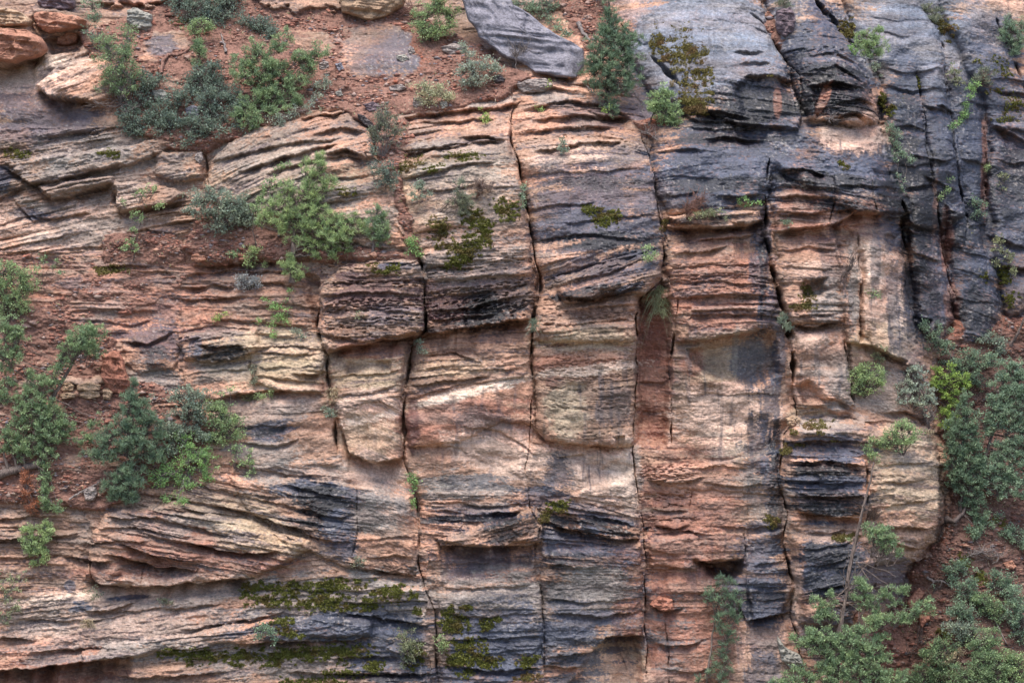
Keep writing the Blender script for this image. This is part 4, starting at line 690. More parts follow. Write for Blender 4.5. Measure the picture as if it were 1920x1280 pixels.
# chipped flakes: angular cells
def cells(sx, sy, seed):
    cxx = X/sx + 0.35*pn(X/sx, Y/sy, seed); cyy = Sw/sy
    bx = np.floor(cxx); by = np.floor(cyy)
    best = np.full(X.shape, 9.0, np.float32); sec = best.copy(); val = np.zeros_like(best)
    for ox in (-1, 0, 1):
        for oy in (-1, 0, 1):
            ix = bx+ox; iy = by+oy
            hx = _T1[((ix*73+iy*151+seed*19).astype(np.int64)) & 8191]*0.45; hy = _T1[((ix*197+iy*59+seed*7).astype(np.int64)) & 8191]*0.45
            d = (ix+0.5+hx-cxx)**2 + (iy+0.5+hy-cyy)**2
            v = _T1[((ix*31+iy*17+seed).astype(np.int64)) & 8191]
            upd = d < best
            sec = np.where(upd, best, np.minimum(sec, d)); val = np.where(upd, v, val); best = np.where(upd, d, best)
    return val, np.sqrt(sec)-np.sqrt(best)
cv, ce = cells(52, 19, 3)
flake = 0.045*cv*ss(0, .12, ce)
cv2, ce2 = cells(19, 8, 5)
flake += 0.02*cv2*ss(0, .15, ce2)
dep = dep - relief + rough + joint + seam + pit + flake*np.clip(AMP, 0.15, 1.2)

# soil lies over the rock where it collects
soil_off = np.full(dep.shape, 9.0, np.float32)
SOILF = np.zeros_like(dep)
for poly, lift in SOIL:
    sl = box_slice(poly, 50)
    sd = poly_sdf(poly, WX[sl]+8*pn(X[sl]/40, Y[sl]/20, 90), WY[sl])
    off = -lift*ss(-14, 20, sd) + 1.2*(1-ss(-22, 4, sd))
    soil_off[sl] = np.minimum(soil_off[sl], off)
    SOILF[sl] = np.maximum(SOILF[sl], ss(-6, 10, sd))
smooth = MAC + 0.22*fbm(X/190, Y/260, 3, 1)
BUT = np.zeros_like(dep)
sl0 = poly_sdf(BLOCKS[0][0], WX, WY)
t0 = np.clip(sl0/75, 0, 1); BUT = 2.4*(1-np.sqrt(np.clip(1-(1-t0)**2, 0, 1)))
soil_dep = smooth + BUT + soil_off + 0.16*fbm(X/60, Y/30, 4, 91) + 0.045*fbm(X/11, Y/7, 3, 92) + 0.02*pn(X/4, Y/3, 93) - 0.12
SM = ss(-0.02, 0.05, dep - soil_dep)*(SOILF > 0.02)
dep = np.where(SM > 0, dep*(1-SM) + np.minimum(dep, soil_dep)*SM, dep)
SHEETS = [([(648,58),(700,48),(760,50),(770,78),(782,110),(790,134),(740,150),(700,152),(650,148),(636,110)], .10),
 ([(276,80),(300,62),(352,60),(360,84),(330,98),(290,118),(270,112)], .10), ([(545,62),(600,60),(640,90),(620,110),(570,100)], .06), ([(450,-40),(640,-40),(640,14),(570,24),(500,22)], .35), ([(180,-40),(400,-40),(330,4),(280,14),(180,6)], .35),
 ([(300,150),(330,148),(345,165),(320,172),(300,165)], .06), ([(350,208),(380,200),(388,215),(362,222)], .05),
 ([(1020,60),(1090,70),(1100,100),(1085,110),(1040,80)], .2), ([(380,780),(470,740),(600,735),(600,870),(440,880)], .0)]
SHM = np.zeros_like(dep)
for poly, up in SHEETS:
    if up == 0: continue
    sl = box_slice(poly, 20); sd = poly_sdf(poly, WX[sl], WY[sl]); w = ss(-3, 7, sd + 16*fbm(X[sl]/26, Y[sl]/14, 3, 57))
    new = soil_dep[sl]*0.3 + (smooth+BUT)[sl]*0.7 - up - 0.14 + rough[sl]*.6 - relief[sl]*.35
    dep[sl] = dep[sl]*(1-w) + np.minimum(dep[sl], new)*w
    SM[sl] = SM[sl]*(1-w)
# stones half buried in the soil
cvs, ces = cells(15, 9, 11)
st = (cvs > 0.62)*ss(0.05, 0.5, ces)*SM*(fbm(X/60, Y/40, 3, 94) > 0.1)
dep -= 0.09*st
STONE = st

# ------------------------------------------------------------------ colour of the stone
KL = {k: lin(v) for k, v in K.items()}
C = np.zeros(dep.shape + (3,), np.float32)
b1 = n1(Sw/26 + BID*3.3, 11); b2 = n1(Sw/9.0 + BID*1.3, 12); b3 = n1(Sw/3.6, 13)
big = fbm(X/260, Y/160, 3, 101)
def mix(a, b, w): return a + (b-a)*w[..., None]
C[:] = KL['orange']
C = mix(C, np.broadcast_to(KL['brown'], C.shape), np.clip(0.45+0.9*big, 0, 1))
n_bed = fbm(X/120, Sw/13, 4, 102); n_iso = fbm(X/46, Y/40, 4, 103); n_drip = fbm(X/15, Y/110, 4, 104); n_fine = fbm(X/8, Sw/3.2, 3, 105)
n_spk = pn(X/5.5, Sw/2.8, 119) + .6*pn(X/2.8, Y/2.2, 120)
n_dfine = fbm(X/5, Y/34, 3, 107)
for shape, key, stg, rag, mode in PAINT:
    _, cx, cy, rx, ry, rot = shape
    R = max(rx, ry)*1.7
    sl = box_slice([(cx-R, cy-R), (cx+R, cy+R)], 0)
    x = X[sl]-cx; y = Y[sl]-cy
    a = math.radians(rot); ca, sa = math.cos(a), math.sin(a)
    u = (x*ca + y*sa)/rx; v = (-x*sa + y*ca)/ry
    e = 1 - np.sqrt(u*u+v*v); e0 = e
    nz = n_iso[sl]*0.55 + n_fine[sl]*0.3 + n_spk[sl]*0.36
    if mode > 0: nz = nz + n_bed[sl]*1.0
    elif mode < 0: nz = nz*1.0 + n_drip[sl]*0.55 + 0.35*n_dfine[sl]
    e = e + nz*rag*1.25
    w = ss(-0.06, 0.22, e)*stg**0.75*ss(-0.62, -0.30, e0)
    w = w*np.clip(0.98 + 0.5*n_fine[sl] + 0.25*n_iso[sl], 0, 1)
    C[sl] = mix(C[sl], np.broadcast_to(KL[key], C[sl].shape), np.clip(w, 0, 1))
lum = C @ np.array([.3, .5, .2], np.float32)
dark = 1 - ss(0.07, 0.22, lum)
# bands of the beds
C *= (1 + 0.14*b1 + 0.14*b2 + 0.12*b3*np.clip(.5+n_iso, 0, 1.2))[..., None]
redd = np.clip(0.5*b1 + 0.6*n_bed, -1, 1)*(1-dark)
C *= np.stack([1+0.03*redd, 1-0.13*redd, 1-0.20*redd], -1)
C *= (1 + 0.18*fbm(X/30, Y/24, 4, 108) + 0.16*pn(X/5.0, Sw/2.2, 109) + 0.12*pn(X/2.6, Y/2.2, 115))[..., None]
# weathered crust on the parts that stand out, fresh orange stone in the cut-back parts
crust = np.clip(P2*1.2 + 0.5*P1 - 0.1 + 0.5*n_iso, 0, 1)*(1-LED)*np.clip(0.6+0.8*fbm(X/170, Y/120, 2, 110), 0, 1)
C = mix(C, np.broadcast_to(KL['grey'], C.shape), 0.60*crust*(1-dark))
C = mix(C, np.broadcast_to(KL['rust'], C.shape), 0.30*np.clip(LED*1.3, 0, 1)*(1-0.8*dark)*np.clip(0.7+0.6*n_iso, 0, 1))
WARMZ = np.clip(1.4-np.sqrt(((X-1080)/520)**2+((Y-740)/190)**2)*1.1, 0, 1)
crust2 = ss(-0.15, 0.5, fbm(X/70, Sw/22, 4, 116) + 0.25*n_fine)*(0.25 + 0.75*SMO)*(1-0.8*WARMZ)
crust = crust*(1-0.75*WARMZ)
C = mix(C, np.broadcast_to(lin((146,128,118)), C.shape), 0.55*crust2*(1-dark))
spk = ss(0.25, 0.5, fbm(X/4.5, Sw/2.6, 2, 117) + 0.4*n_iso)
C = mix(C, np.broadcast_to(lin((92,80,80)), C.shape), 0.42*spk*(0.35+0.65*crust2)*(1-dark))
# dark seeps following thin beds
seep = ss(0.16, 0.5, n_bed*0.8 + 0.55*n_fine + 0.18*big)*np.clip(AMP, 0, 1)
C = mix(C, np.broadcast_to(KL['purple'], C.shape), 0.70*seep*(1-dark))
drip = ss(0.12, 0.5, n_drip*0.9 + 0.35*n_dfine + 0.25*n_iso)*np.clip(1.25-SMO, 0, 1)*ss(560, 760, X)*np.clip(0.4+fbm(X/120, Y/150, 2, 127), 0, 1)
C = mix(C, np.broadcast_to(KL['slate'], C.shape), 0.62*drip*(1-dark))
# lichen: pale flecks, mostly on dark crust
nl = fbm(X/6.5, Y/5, 3, 111) + 0.5*fbm(X/50, Y/40, 2, 112)
C = mix(C, np.broadcast_to(lin((190,182,176)), C.shape), 0.55*ss(0.46, 0.70, nl)*np.clip(0.4+0.3*dark, 0, 1))
# soil
sc = np.broadcast_to(KL['soil'], C.shape)*(1 + 0.22*fbm(X/26, Y/16, 4, 113) + 0.16*pn(X/4, Y/3, 114))[..., None]
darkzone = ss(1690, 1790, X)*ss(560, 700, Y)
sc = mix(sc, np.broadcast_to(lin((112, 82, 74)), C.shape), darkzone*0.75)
sc = sc*(1+.25*ss(.2,.5,pn(X/3,Y/2.4,118)))[...,None]
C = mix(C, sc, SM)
stc = _T1[(np.abs(cvs*9000)).astype(np.int64) & 8191]
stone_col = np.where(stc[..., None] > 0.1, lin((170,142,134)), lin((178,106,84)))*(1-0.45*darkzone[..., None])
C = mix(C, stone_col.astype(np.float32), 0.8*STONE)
lum = (C @ np.array([.3, .5, .2], np.float32))[..., None]
C = lum + (C-lum)*(0.74 + 0.46*dark[..., None])
C = lum.mean()*0 + C*(lum/0.22)**0.18
C = C*(np.array([1.035, 0.995, 0.945], np.float32)*(1-dark[..., None]) + dark[..., None])
C = np.clip(C*0.82, 0.010, 0.85)

# ------------------------------------------------------------------ to metres: the point seen at photograph pixel (x, y)
def to_world(px, py, d):
    """pixel and depth (metres behind the plane of the cliff) to a point in the place"""
    k = (CAM_D + d)/CAM_D
    return (px-960)/PX*k, d, (640-py)/PX*k
base_d = np.clip(MAC + BUT, -4, 20)
WXc = (X-960)/PX*(1+base_d/CAM_D); WZc = (640-Y)/PX*(1+base_d/CAM_D)
# ledge lips lean out and down a little so that they overhang
WZc = WZc - 0.0*LED
def depth_at(px, py):
    fx = np.interp(px, gx, np.arange(NX)); fy = np.interp(py, gy, np.arange(NY))
    i = int(min(fx, NX-2)); j = int(min(fy, NY-2))
    a = fx-i; b = fy-j
    return float((dep[j, i]*(1-a)+dep[j, i+1]*a)*(1-b) + (dep[j+1, i]*(1-a)+dep[j+1, i+1]*a)*b)
def front_at(px, py, r):
    """nearest rock within r pixels, for things that stand clear of it"""
    i0, i1 = np.searchsorted(gx, [px-r, px+r]); j0, j1 = np.searchsorted(gy, [py-r, py+r])
    return float(np.percentile(dep[max(j0, 0):max(j1, j0+1), max(i0, 0):max(i1, i0+1)], 20))

def quick_mesh(name, verts, faces, nside, mat, parent=None, smooth=False, colors=None, extra=None):
    """verts (n,3), faces (m,nside) arrays to one mesh object"""
    me = bpy.data.meshes.new(name)
    verts = np.ascontiguousarray(verts, np.float32); faces = np.ascontiguousarray(faces, np.int32)
    me.vertices.add(len(verts)); me.vertices.foreach_set('co', verts.ravel())
    m = len(faces)
    me.loops.add(m*nside); me.loops.foreach_set('vertex_index', faces.ravel())
    me.polygons.add(m)
    me.polygons.foreach_set('loop_start', np.arange(0, m*nside, nside, dtype=np.int32))
    me.polygons.foreach_set('loop_total', np.full(m, nside, np.int32))
    if smooth: me.polygons.foreach_set('use_smooth', np.ones(m, bool))
    me.update(calc_edges=True)
    if colors is not None:
        at = me.color_attributes.new('stone_colour', 'FLOAT_COLOR', 'POINT')
        cc = np.ones((len(verts), 4), np.float32); cc[:, :3] = colors
        at.data.foreach_set('color', cc.ravel())
    for k, v in (extra or {}).items():
        at = me.attributes.new(k, 'FLOAT_VECTOR', 'POINT'); at.data.foreach_set('vector', np.ascontiguousarray(v, np.float32).ravel())
    me.materials.append(mat)
    o = bpy.data.objects.new(name, me); col.objects.link(o)
    if parent is not None: o.parent = parent
    return o

# ------------------------------------------------------------------ material of the stone
def nodes_of(name):
    m = bpy.data.materials.new(name); m.use_nodes = True
    t = m.node_tree; return m, t, t.nodes, t.links, t.nodes['Principled BSDF']
def rock_material():
    m, t, N, L, P = nodes_of('sandstone')
    ca = N.new('ShaderNodeAttribute'); ca.attribute_name = 'stone_colour'
    bv = N.new('ShaderNodeAttribute'); bv.attribute_name = 'bedding'
    fl = N.new('ShaderNodeAttribute'); fl.attribute_name = 'kinds'
    mp = N.new('ShaderNodeMapping'); mp.inputs['Scale'].default_value = (2.2, 2.2, 16); L.new(bv.outputs['Vector'], mp.inputs[0])
    n1_ = N.new('ShaderNodeTexNoise'); n1_.inputs['Scale'].default_value = 3.0; n1_.inputs['Detail'].default_value = 7; n1_.inputs['Roughness'].default_value = .68
    L.new(mp.outputs[0], n1_.inputs['Vector'])
    tc = N.new('ShaderNodeTexCoord')
    n2 = N.new('ShaderNodeTexNoise'); n2.inputs['Scale'].default_value = 9.0; n2.inputs['Detail'].default_value = 8; n2.inputs['Roughness'].default_value = .7
    L.new(tc.outputs['Object'], n2.inputs['Vector'])
    r1 = N.new('ShaderNodeMapRange'); r1.inputs[1].default_value = .3; r1.inputs[2].default_value = .7; r1.inputs[3].default_value = .70; r1.inputs[4].default_value = 1.3
    L.new(n1_.outputs[0], r1.inputs[0])
    r2 = N.new('ShaderNodeMapRange'); r2.inputs[1].default_value = .3; r2.inputs[2].default_value = .7; r2.inputs[3].default_value = .66; r2.inputs[4].default_value = 1.36
    L.new(n2.outputs[0], r2.inputs[0])
    mu = N.new('ShaderNodeMath'); mu.operation = 'MULTIPLY'; L.new(r1.outputs[0], mu.inputs[0]); L.new(r2.outputs[0], mu.inputs[1])
    vm = N.new('ShaderNodeVectorMath'); vm.operation = 'SCALE'; L.new(ca.outputs['Color'], vm.inputs[0]); L.new(mu.outputs[0], vm.inputs['Scale'])
    L.new(vm.outputs[0], P.inputs['Base Color'])
    sx = N.new('ShaderNodeSeparateXYZ'); L.new(fl.outputs['Vector'], sx.inputs[0])
    rr = N.new('ShaderNodeMapRange'); rr.inputs[1].default_value = 0; rr.inputs[2].default_value = 1; rr.inputs[3].default_value = .88; rr.inputs[4].default_value = .40
    L.new(sx.outputs[0], rr.inputs[0]); L.new(rr.outputs[0], P.inputs['Roughness'])
    sp = N.new('ShaderNodeMapRange'); sp.inputs[3].default_value = .2; sp.inputs[4].default_value = .6
    L.new(sx.outputs[0], sp.inputs[0]); L.new(sp.outputs[0], P.inputs['Specular IOR Level'])
    ad = N.new('ShaderNodeMath'); ad.operation = 'MULTIPLY_ADD'; L.new(n1_.outputs[0], ad.inputs[0]); ad.inputs[1].default_value = 1.0; L.new(n2.outputs[0], ad.inputs[2])
    bp = N.new('ShaderNodeBump'); bp.inputs['Strength'].default_value = .55; bp.inputs['Distance'].default_value = .07
    L.new(ad.outputs[0], bp.inputs['Height']); L.new(bp.outputs[0], P.inputs['Normal'])
    return m
ROCK = rock_material()

verts = np.stack([WXc, dep, WZc], -1).reshape(-1, 3)
idx = np.arange(NX*NY, dtype=np.int32).reshape(NY, NX)
faces = np.stack([idx[:-1, :-1], idx[1:, :-1], idx[1:, 1:], idx[:-1, 1:]], -1).reshape(-1, 4)
bed = np.stack([X/PX, BID*3.1, Sw/PX/SPF], -1).reshape(-1, 3)
kinds = np.stack([dark*(1-SM), SM, STONE], -1).reshape(-1, 3)
cliff = quick_mesh('cliff', verts, faces, 4, ROCK, smooth=False, colors=C.reshape(-1, 3), extra={'bedding': bed, 'kinds': kinds})
cliff['kind'] = 'structure'

def tag(o, label, cat, group=None, kind=None):
    if kind: o['kind'] = kind
    if label: o['label'] = label
    if cat: o['category'] = cat
    if group: o['group'] = group
    return o

# canyon floor below and in front of the cliff (out of the picture, it throws back light)
m, t, N, L, P = nodes_of('canyon_floor'); P.inputs['Base Color'].default_value = (.24, .17, .12, 1); P.inputs['Roughness'].default_value = 1
fn = N.new('ShaderNodeTexNoise'); fn.inputs['Scale'].default_value = .12; fn.inputs['Detail'].default_value = 5
cr_ = N.new('ShaderNodeValToRGB'); cr_.color_ramp.elements[0].color = (.06, .08, .04, 1); cr_.color_ramp.elements[1].color = (.16, .11, .08, 1)
cr_.color_ramp.elements[0].position = .4; cr_.color_ramp.elements[1].position = .6
tcx = N.new('ShaderNodeTexCoord'); L.new(tcx.outputs['Object'], fn.inputs['Vector']); L.new(fn.outputs[0], cr_.inputs[0]); L.new(cr_.outputs[0], P.inputs['Base Color'])
gv = np.array([(-900, -1200, -22), (900, -1200, -22), (900, 8, -15.5), (-900, 8, -15.5)], np.float32)
gnd = quick_mesh('ground', gv, np.array([[0, 1, 2, 3]]), 4, m); gnd['kind'] = 'structure'
# ------------------------------------------------------------------ materials of living and dead things
def leaf_material(name, rgb, rough=.6, trans=.36):
    m, t, N, L, P = nodes_of(name)
    at = N.new('ShaderNodeAttribute'); at.attribute_name = 'stone_colour'
    tr = N.new('ShaderNodeBsdfTranslucent'); mx = N.new('ShaderNodeMixShader'); mx.inputs[0].default_value = trans
    base = N.new('ShaderNodeVectorMath'); base.operation = 'MULTIPLY'
    base.inputs[1].default_value = tuple(float(v) for v in lin(rgb)*1.0); L.new(at.outputs['Color'], base.inputs[0])
    L.new(base.outputs[0], P.inputs['Base Color']); L.new(base.outputs[0], tr.inputs['Color'])
    P.inputs['Roughness'].default_value = rough; P.inputs['Specular IOR Level'].default_value = .25
    L.new(P.outputs[0], mx.inputs[1]); L.new(tr.outputs[0], mx.inputs[2]); L.new(mx.outputs[0], N['Material Output'].inputs[0])
    return m
_LM = {}
LEAF = dict(juniper=(138,160,120), yellowgreen=(158,178,126), bluegreen=(136,158,132), pine=(120,142,116), oak=(146,160,142), olive=(150,156,122),
            bright=(146,180,118), sage=(166,178,160), greyscrub=(124,140,126), dull=(134,140,120), silver=(166,168,168), lime=(160,186,104), cactus=(182,184,152),
            moss=(112,114,58), mossdk=(126,118,72), straw=(176,162,134), dry=(128,112,104), rustleaf=(164,112,88), lightgreen=(152,174,126))
def leafmat(k):
    if k not in _LM: _LM[k] = leaf_material('foliage_'+k, LEAF[k])
    return _LM[k]
def wood_material(name, a, b):
    m, t, N, L, P = nodes_of(name)
    tc = N.new('ShaderNodeTexCoord'); mp = N.new('ShaderNodeMapping'); mp.inputs['Scale'].default_value = (14, 14, 2.5)
    n = N.new('ShaderNodeTexNoise'); n.inputs['Scale'].default_value = 2; n.inputs['Detail'].default_value = 6
    r = N.new('ShaderNodeValToRGB'); r.color_ramp.elements[0].position = .35; r.color_ramp.elements[1].position = .65
    r.color_ramp.elements[0].color = (*[float(v) for v in lin(a)], 1); r.color_ramp.elements[1].color = (*[float(v) for v in lin(b)], 1)
    L.new(tc.outputs['Object'], mp.inputs[0]); L.new(mp.outputs[0], n.inputs['Vector']); L.new(n.outputs[0], r.inputs[0]); L.new(r.outputs[0], P.inputs['Base Color'])
    bp = N.new('ShaderNodeBump'); bp.inputs['Strength'].default_value = .8; bp.inputs['Distance'].default_value = .03
    L.new(n.outputs[0], bp.inputs['Height']); L.new(bp.outputs[0], P.inputs['Normal'])
    P.inputs['Roughness'].default_value = .9
    return m
WOOD = dict(bark=wood_material('bark', (74,64,60), (130,114,106)), grey=wood_material('weathered_wood', (88,80,80), (142,132,128)),
            dark=wood_material('dark_twigs', (58,50,48), (112,98,94)), brown=wood_material('brown_twigs', (92,66,58), (140,104,92)))

R = np.random.RandomState(11)

def tubes(paths, sides=5):
    """paths: list of (points (n,3), radii (n)). Returns verts, quads of joined tapered tubes"""
    V = []; F = []; off = 0
    for pts, rad in paths:
        pts = np.asarray(pts, np.float32); rad = np.asarray(rad, np.float32)
        n = len(pts)
        tan = np.gradient(pts, axis=0); tan /= np.linalg.norm(tan, axis=1)[:, None]+1e-9
        up = np.array([0.1, 1, 0.05], np.float32)
        a = np.cross(tan, up); a /= np.linalg.norm(a, axis=1)[:, None]+1e-9
        b = np.cross(tan, a)
        ang = np.linspace(0, 2*np.pi, sides, endpoint=False)
        ring = pts[:, None, :] + rad[:, None, None]*(np.cos(ang)[None, :, None]*a[:, None, :] + np.sin(ang)[None, :, None]*b[:, None, :])
        V.append(ring.reshape(-1, 3))
        k = np.arange(n*sides).reshape(n, sides)
        q = np.stack([k[:-1], np.roll(k[:-1], -1, 1), np.roll(k[1:], -1, 1), k[1:]], -1).reshape(-1, 4)
        F.append(q+off); off += n*sides
    return np.concatenate(V), np.concatenate(F)

def limb(p0, p1, r0, r1, bend=.12, n=7, sag=0.0):
    p0 = np.asarray(p0, float); p1 = np.asarray(p1, float)
    t = np.linspace(0, 1, n)[:, None]
    L_ = np.linalg.norm(p1-p0)
    off = R.normal(0, bend*L_, 3)*np.array([1, .6, 1])
    w = R.normal(0, bend*L_*.22, (n, 3)); w[0] = 0; w[-1] = 0
    pts = p0 + (p1-p0)*t + off*np.sin(np.pi*t)*(1-t*.4) + w
    pts[:, 2] += sag*np.sin(np.pi*t[:, 0])*L_
    return pts, r0+(r1-r0)*t[:, 0]**.8

def leaves_at(cent, outd, size, aspect, kind, tint):
    """one two-sided diamond per centre; returns verts, quads, colours"""
    n = len(cent)
    d = outd + R.normal(0, .75 if kind != 'needle' else .45, (n, 3)); d[:, 2] += .25
    d /= np.linalg.norm(d, axis=1)[:, None]+1e-9
    s = R.normal(0, 1, (n, 3)); s -= (s*d).sum(1)[:, None]*d; s /= np.linalg.norm(s, axis=1)[:, None]+1e-9
    sz = size*R.uniform(.45, 1.65, n)[:, None]
    ln = sz*aspect
    fold = np.cross(d, s)*sz*.18
    a = cent - d*ln*.5; c = cent + d*ln*.5; b = cent + s*sz*.5 + fold; e = cent - s*sz*.5 + fold
    V = np.stack([a, b, c, e], 1).reshape(-1, 3)
    F = np.arange(n*4).reshape(n, 4)
    col_ = np.repeat(tint, 4, 0)
    return V, F, col_

def foliage(clumps, style, dens=1.0):
    """clumps: (centre xyz, radii xyz). Returns leaf verts, faces, colours and tuft centres"""
    P_ = dict(leaf=(.036, 1.4, 17, .10, 'leaf'), small=(.030, 1.5, 20, .09, 'leaf'), juniper=(.021, 3.6, 26, .08, 'leaf'),
              pine=(.014, 8, 22, .070, 'needle'), sparse=(.036, 1.5, 13, .07, 'leaf'))[style]
    size, aspect, per, tr, kind = P_
    VV = []; FF = []; CC = []; off = 0; T = []
    for c, r in clumps:
        c = np.asarray(c); r = np.asarray(r)
        area = math.pi*r[0]*r[2]*3600
        K_ = max(3, int(area/23*dens))
        u = R.normal(0, 1, (K_, 3)); u /= np.linalg.norm(u, axis=1)[:, None]
        rad = R.uniform(0, 1, K_)**.42
        # uneven outline: some directions stick out, others are bitten away
        lob = 1 + .33*np.sin(u[:, 0]*4.1+c[0]*3)*np.cos(u[:, 2]*3.7+c[2]*2) + .16*np.sin(u[:, 0]*9+u[:, 2]*8+c[0])
        tc_ = c + u*rad[:, None]*lob[:, None]*r
        keep = R.uniform(0, 1, K_) < (.12+1.1*np.clip(.5+1.5*pn(tc_[:, 0]*4.2, tc_[:, 2]*4.2+tc_[:, 1], 5), 0, 1))
        tc_ = tc_[keep]; u = u[keep]
        K2 = len(tc_)
        if K2 == 0: continue
        T.append(tc_)
        hue = 1 + .16*R.normal(0, 1, K2)[:, None]*np.array([[1, .8, .5]]) + .07*R.normal(0, 1, (K2, 1))
        n = per
        cen = np.repeat(tc_, n, 0) + R.normal(0, tr*.62, (K2*n, 3))*np.array([1, 1, .8])
        if kind == 'needle' or style == 'juniper':
            od = (cen - np.repeat(tc_, n, 0)); od /= np.linalg.norm(od, axis=1)[:, None]+1e-9
            od = od*.9 + np.array([0, 0, .45])
        else:
            od = np.repeat(u, n, 0)*.7 + np.array([0, -.3, .4])
        tint = np.repeat(np.clip(hue, .6, 1.5), n, 0)*(1+.14*R.normal(0, 1, (K2*n, 1)))
        V, F, cl = leaves_at(cen, od, size, aspect, kind, np.clip(tint, .45, 1.7))
        VV.append(V); FF.append(F+off); CC.append(cl); off += len(V)
    return np.concatenate(VV), np.concatenate(FF), np.concatenate(CC), T

def root_empty(name, loc):
    e = bpy.data.objects.new(name, None); e.empty_display_size = .3; col.objects.link(e); e.location = loc; return e

def plant(name, label, cat, group, base, clumps, style='leaf', colour='juniper', dens=1.0, trunk=.03, wood='bark', lean=0.35, mids=None, bare=0, twig=.5, depth=None, colour2=None):
    """base: pixel; clumps: pixel ellipses (x, y, rx, ry[, colour index]); mids: pixels the main trunk passes through"""
    bx, by = base
    d0 = depth_at(min(max(bx, -440), 2360), min(max(by, -400), 1620)) if depth is None else depth
    root = root_empty(name, to_world(bx, by, d0))
    O = np.array(root.location)
    tag(root, label, cat, group)
    CL = []; d_prev = d0
    for q in clumps:
        x, y, rx, ry = q[:4]
        dl = front_at(x, y, max(8, rx*.6))
        dz = min(d0 - lean*.3, dl) - lean*rx/PX*1.1 - .04
        k = (CAM_D+dz)/CAM_D
        CL.append((np.array(to_world(x, y, dz)), np.array([rx/PX*k, (rx+ry)*.42/PX*k, ry/PX*k])*1.34, q[4] if len(q) > 4 else 0))
    paths = []
    p0 = np.array(to_world(bx, by, d0+.03))
    if mids:
        line = [p0] + [np.array(to_world(mx_, my_, min(d0, front_at(mx_, my_, 6)) - .12)) for mx_, my_ in mids]
        seg = []
        for a, b in zip(line[:-1], line[1:]):
            t = np.linspace(0, 1, 6, endpoint=False)[:, None]; seg.append(a+(b-a)*t + R.normal(0, .012, (6, 3)))
        seg.append(line[-1][None]); pts = np.concatenate(seg)
        rad = np.linspace(trunk, trunk*.22, len(pts)); rad[:2] *= [1.5, 1.2]
        paths.append((pts, rad)); spine = pts
    else: spine = np.array([p0])
    for c, r, ci in CL:
        if mids:
            # leave the trunk a little below the clump
            k = np.argmin(np.linalg.norm(spine - (c - np.array([0, 0, .35*r[2]])), axis=1)); s0 = spine[k]; r0 = max(trunk*.45*(1-k/len(spine))+.006, .008)
        else: s0 = p0 + R.normal(0, .02, 3); r0 = trunk*.6
        paths.append(limb(s0, c, r0, max(.004, r0*.3), .1))
    leafs = {}
    for c, r, ci in CL: leafs.setdefault(ci, []).append((c, r))
    tufts = []
    parts = []
    for ci, cl in sorted(leafs.items()):
        if style == 'bare':
            for c, r in cl:
                kk = int(18*dens); tufts.append(c + R.normal(0, .55, (kk, 3))*r)
            continue
        V, F, CC_, T_ = foliage(cl, style, dens)
        tufts += T_
        cname = colour if ci == 0 else colour2
        parts.append((V, F, CC_, cname))
    for (c, r, ci) in CL:
        ends = np.concatenate(tufts) if tufts else np.zeros((0, 3))
        near = ends[np.linalg.norm((ends-c)/r, axis=1) < 1.25]
        m_ = int(len(near)*twig); 
        if m_ > 26: m_ = 40
        if m_ == 0: continue
        sel = near[R.permutation(len(near))[:m_]]
        src = c - np.array([0, 0, .25*r[2]])
        for e_ in sel:
            st = src + (p0-src)*R.uniform(0, .12)
            paths.append(limb(st, e_, .011, .004, .16, 5))
    if bare:
        for k in range(bare):
            c, r, ci = CL[R.randint(len(CL))]
            e_ = c + R.normal(0, .75, 3)*r
            paths.append(limb(p0, e_, trunk*.4, .003, .16, 6))
    V, F = tubes(paths)
    tname = 'trunk' if mids else 'stems'
    o = quick_mesh(tname, V-O, F, 4, WOOD[wood], root, smooth=True)
    for V, F, CC_, cname in parts:
        nm = 'crown' if mids else 'foliage'
        f_ = quick_mesh(nm, V-O, F, 4, leafmat(cname), root, colors=CC_)
        if len(parts) > 1: f_['label'] = 'part of the foliage that is ' + {'bright':'bright green','yellowgreen':'yellow green','lime':'lime yellow','bluegreen':'blue green','juniper':'mid green','pine':'dark green','oak':'grey green','greyscrub':'dark grey green','lightgreen':'light green','rustleaf':'dead and rusty','olive':'olive','sage':'pale grey green'}.get(cname, 'another green')
    return root

def grass(name, label, cat, group, base, rx, ry, colour='straw', n=90, droop=.5, down=False):
    bx, by = base; d0 = front_at(bx, by, 4)
    O = np.array(to_world(bx, by, d0)); paths = []
    V = []; F = []; CC_ = []
    for k in range(n):
        a = R.normal(0, .75); L_ = R.uniform(.5, 1.1)
        t = np.linspace(0, 1, 5)
        x = np.sin(a)*t*L_*rx/PX*1.3; z = np.cos(a)*t*L_*ry/PX - droop*(t**2)*L_*ry/PX*.9
        if down: z = -np.abs(z)*1.0
        y = -t*R.uniform(.05, .3)*L_ - .02
        p = np.stack([x, y, z], 1) + np.array([R.normal(0, rx/PX*.3), 0, R.uniform(-.5, .5)*ry/PX])
        w = np.array([.008, .008, .006, .004, .001])*R.uniform(.7, 1.3)
        s = np.array([1, .3, 0])
        va = p - s*w[:, None]; vb = p + s*w[:, None]
        o_ = len(V)*10
        V.append(np.concatenate([va, vb])); idx_ = np.arange(4)
        F.append(np.stack([idx_, idx_+1, idx_+6, idx_+5], 1)+o_)
        CC_.append(np.repeat(np.array([[1, 1, 1]])*R.uniform(.6, 1.3), 10, 0))
    o = quick_mesh(name, np.concatenate(V), np.concatenate(F), 4, leafmat(colour), None, colors=np.concatenate(CC_))
    o.location = O
    return tag(o, label, cat, group)

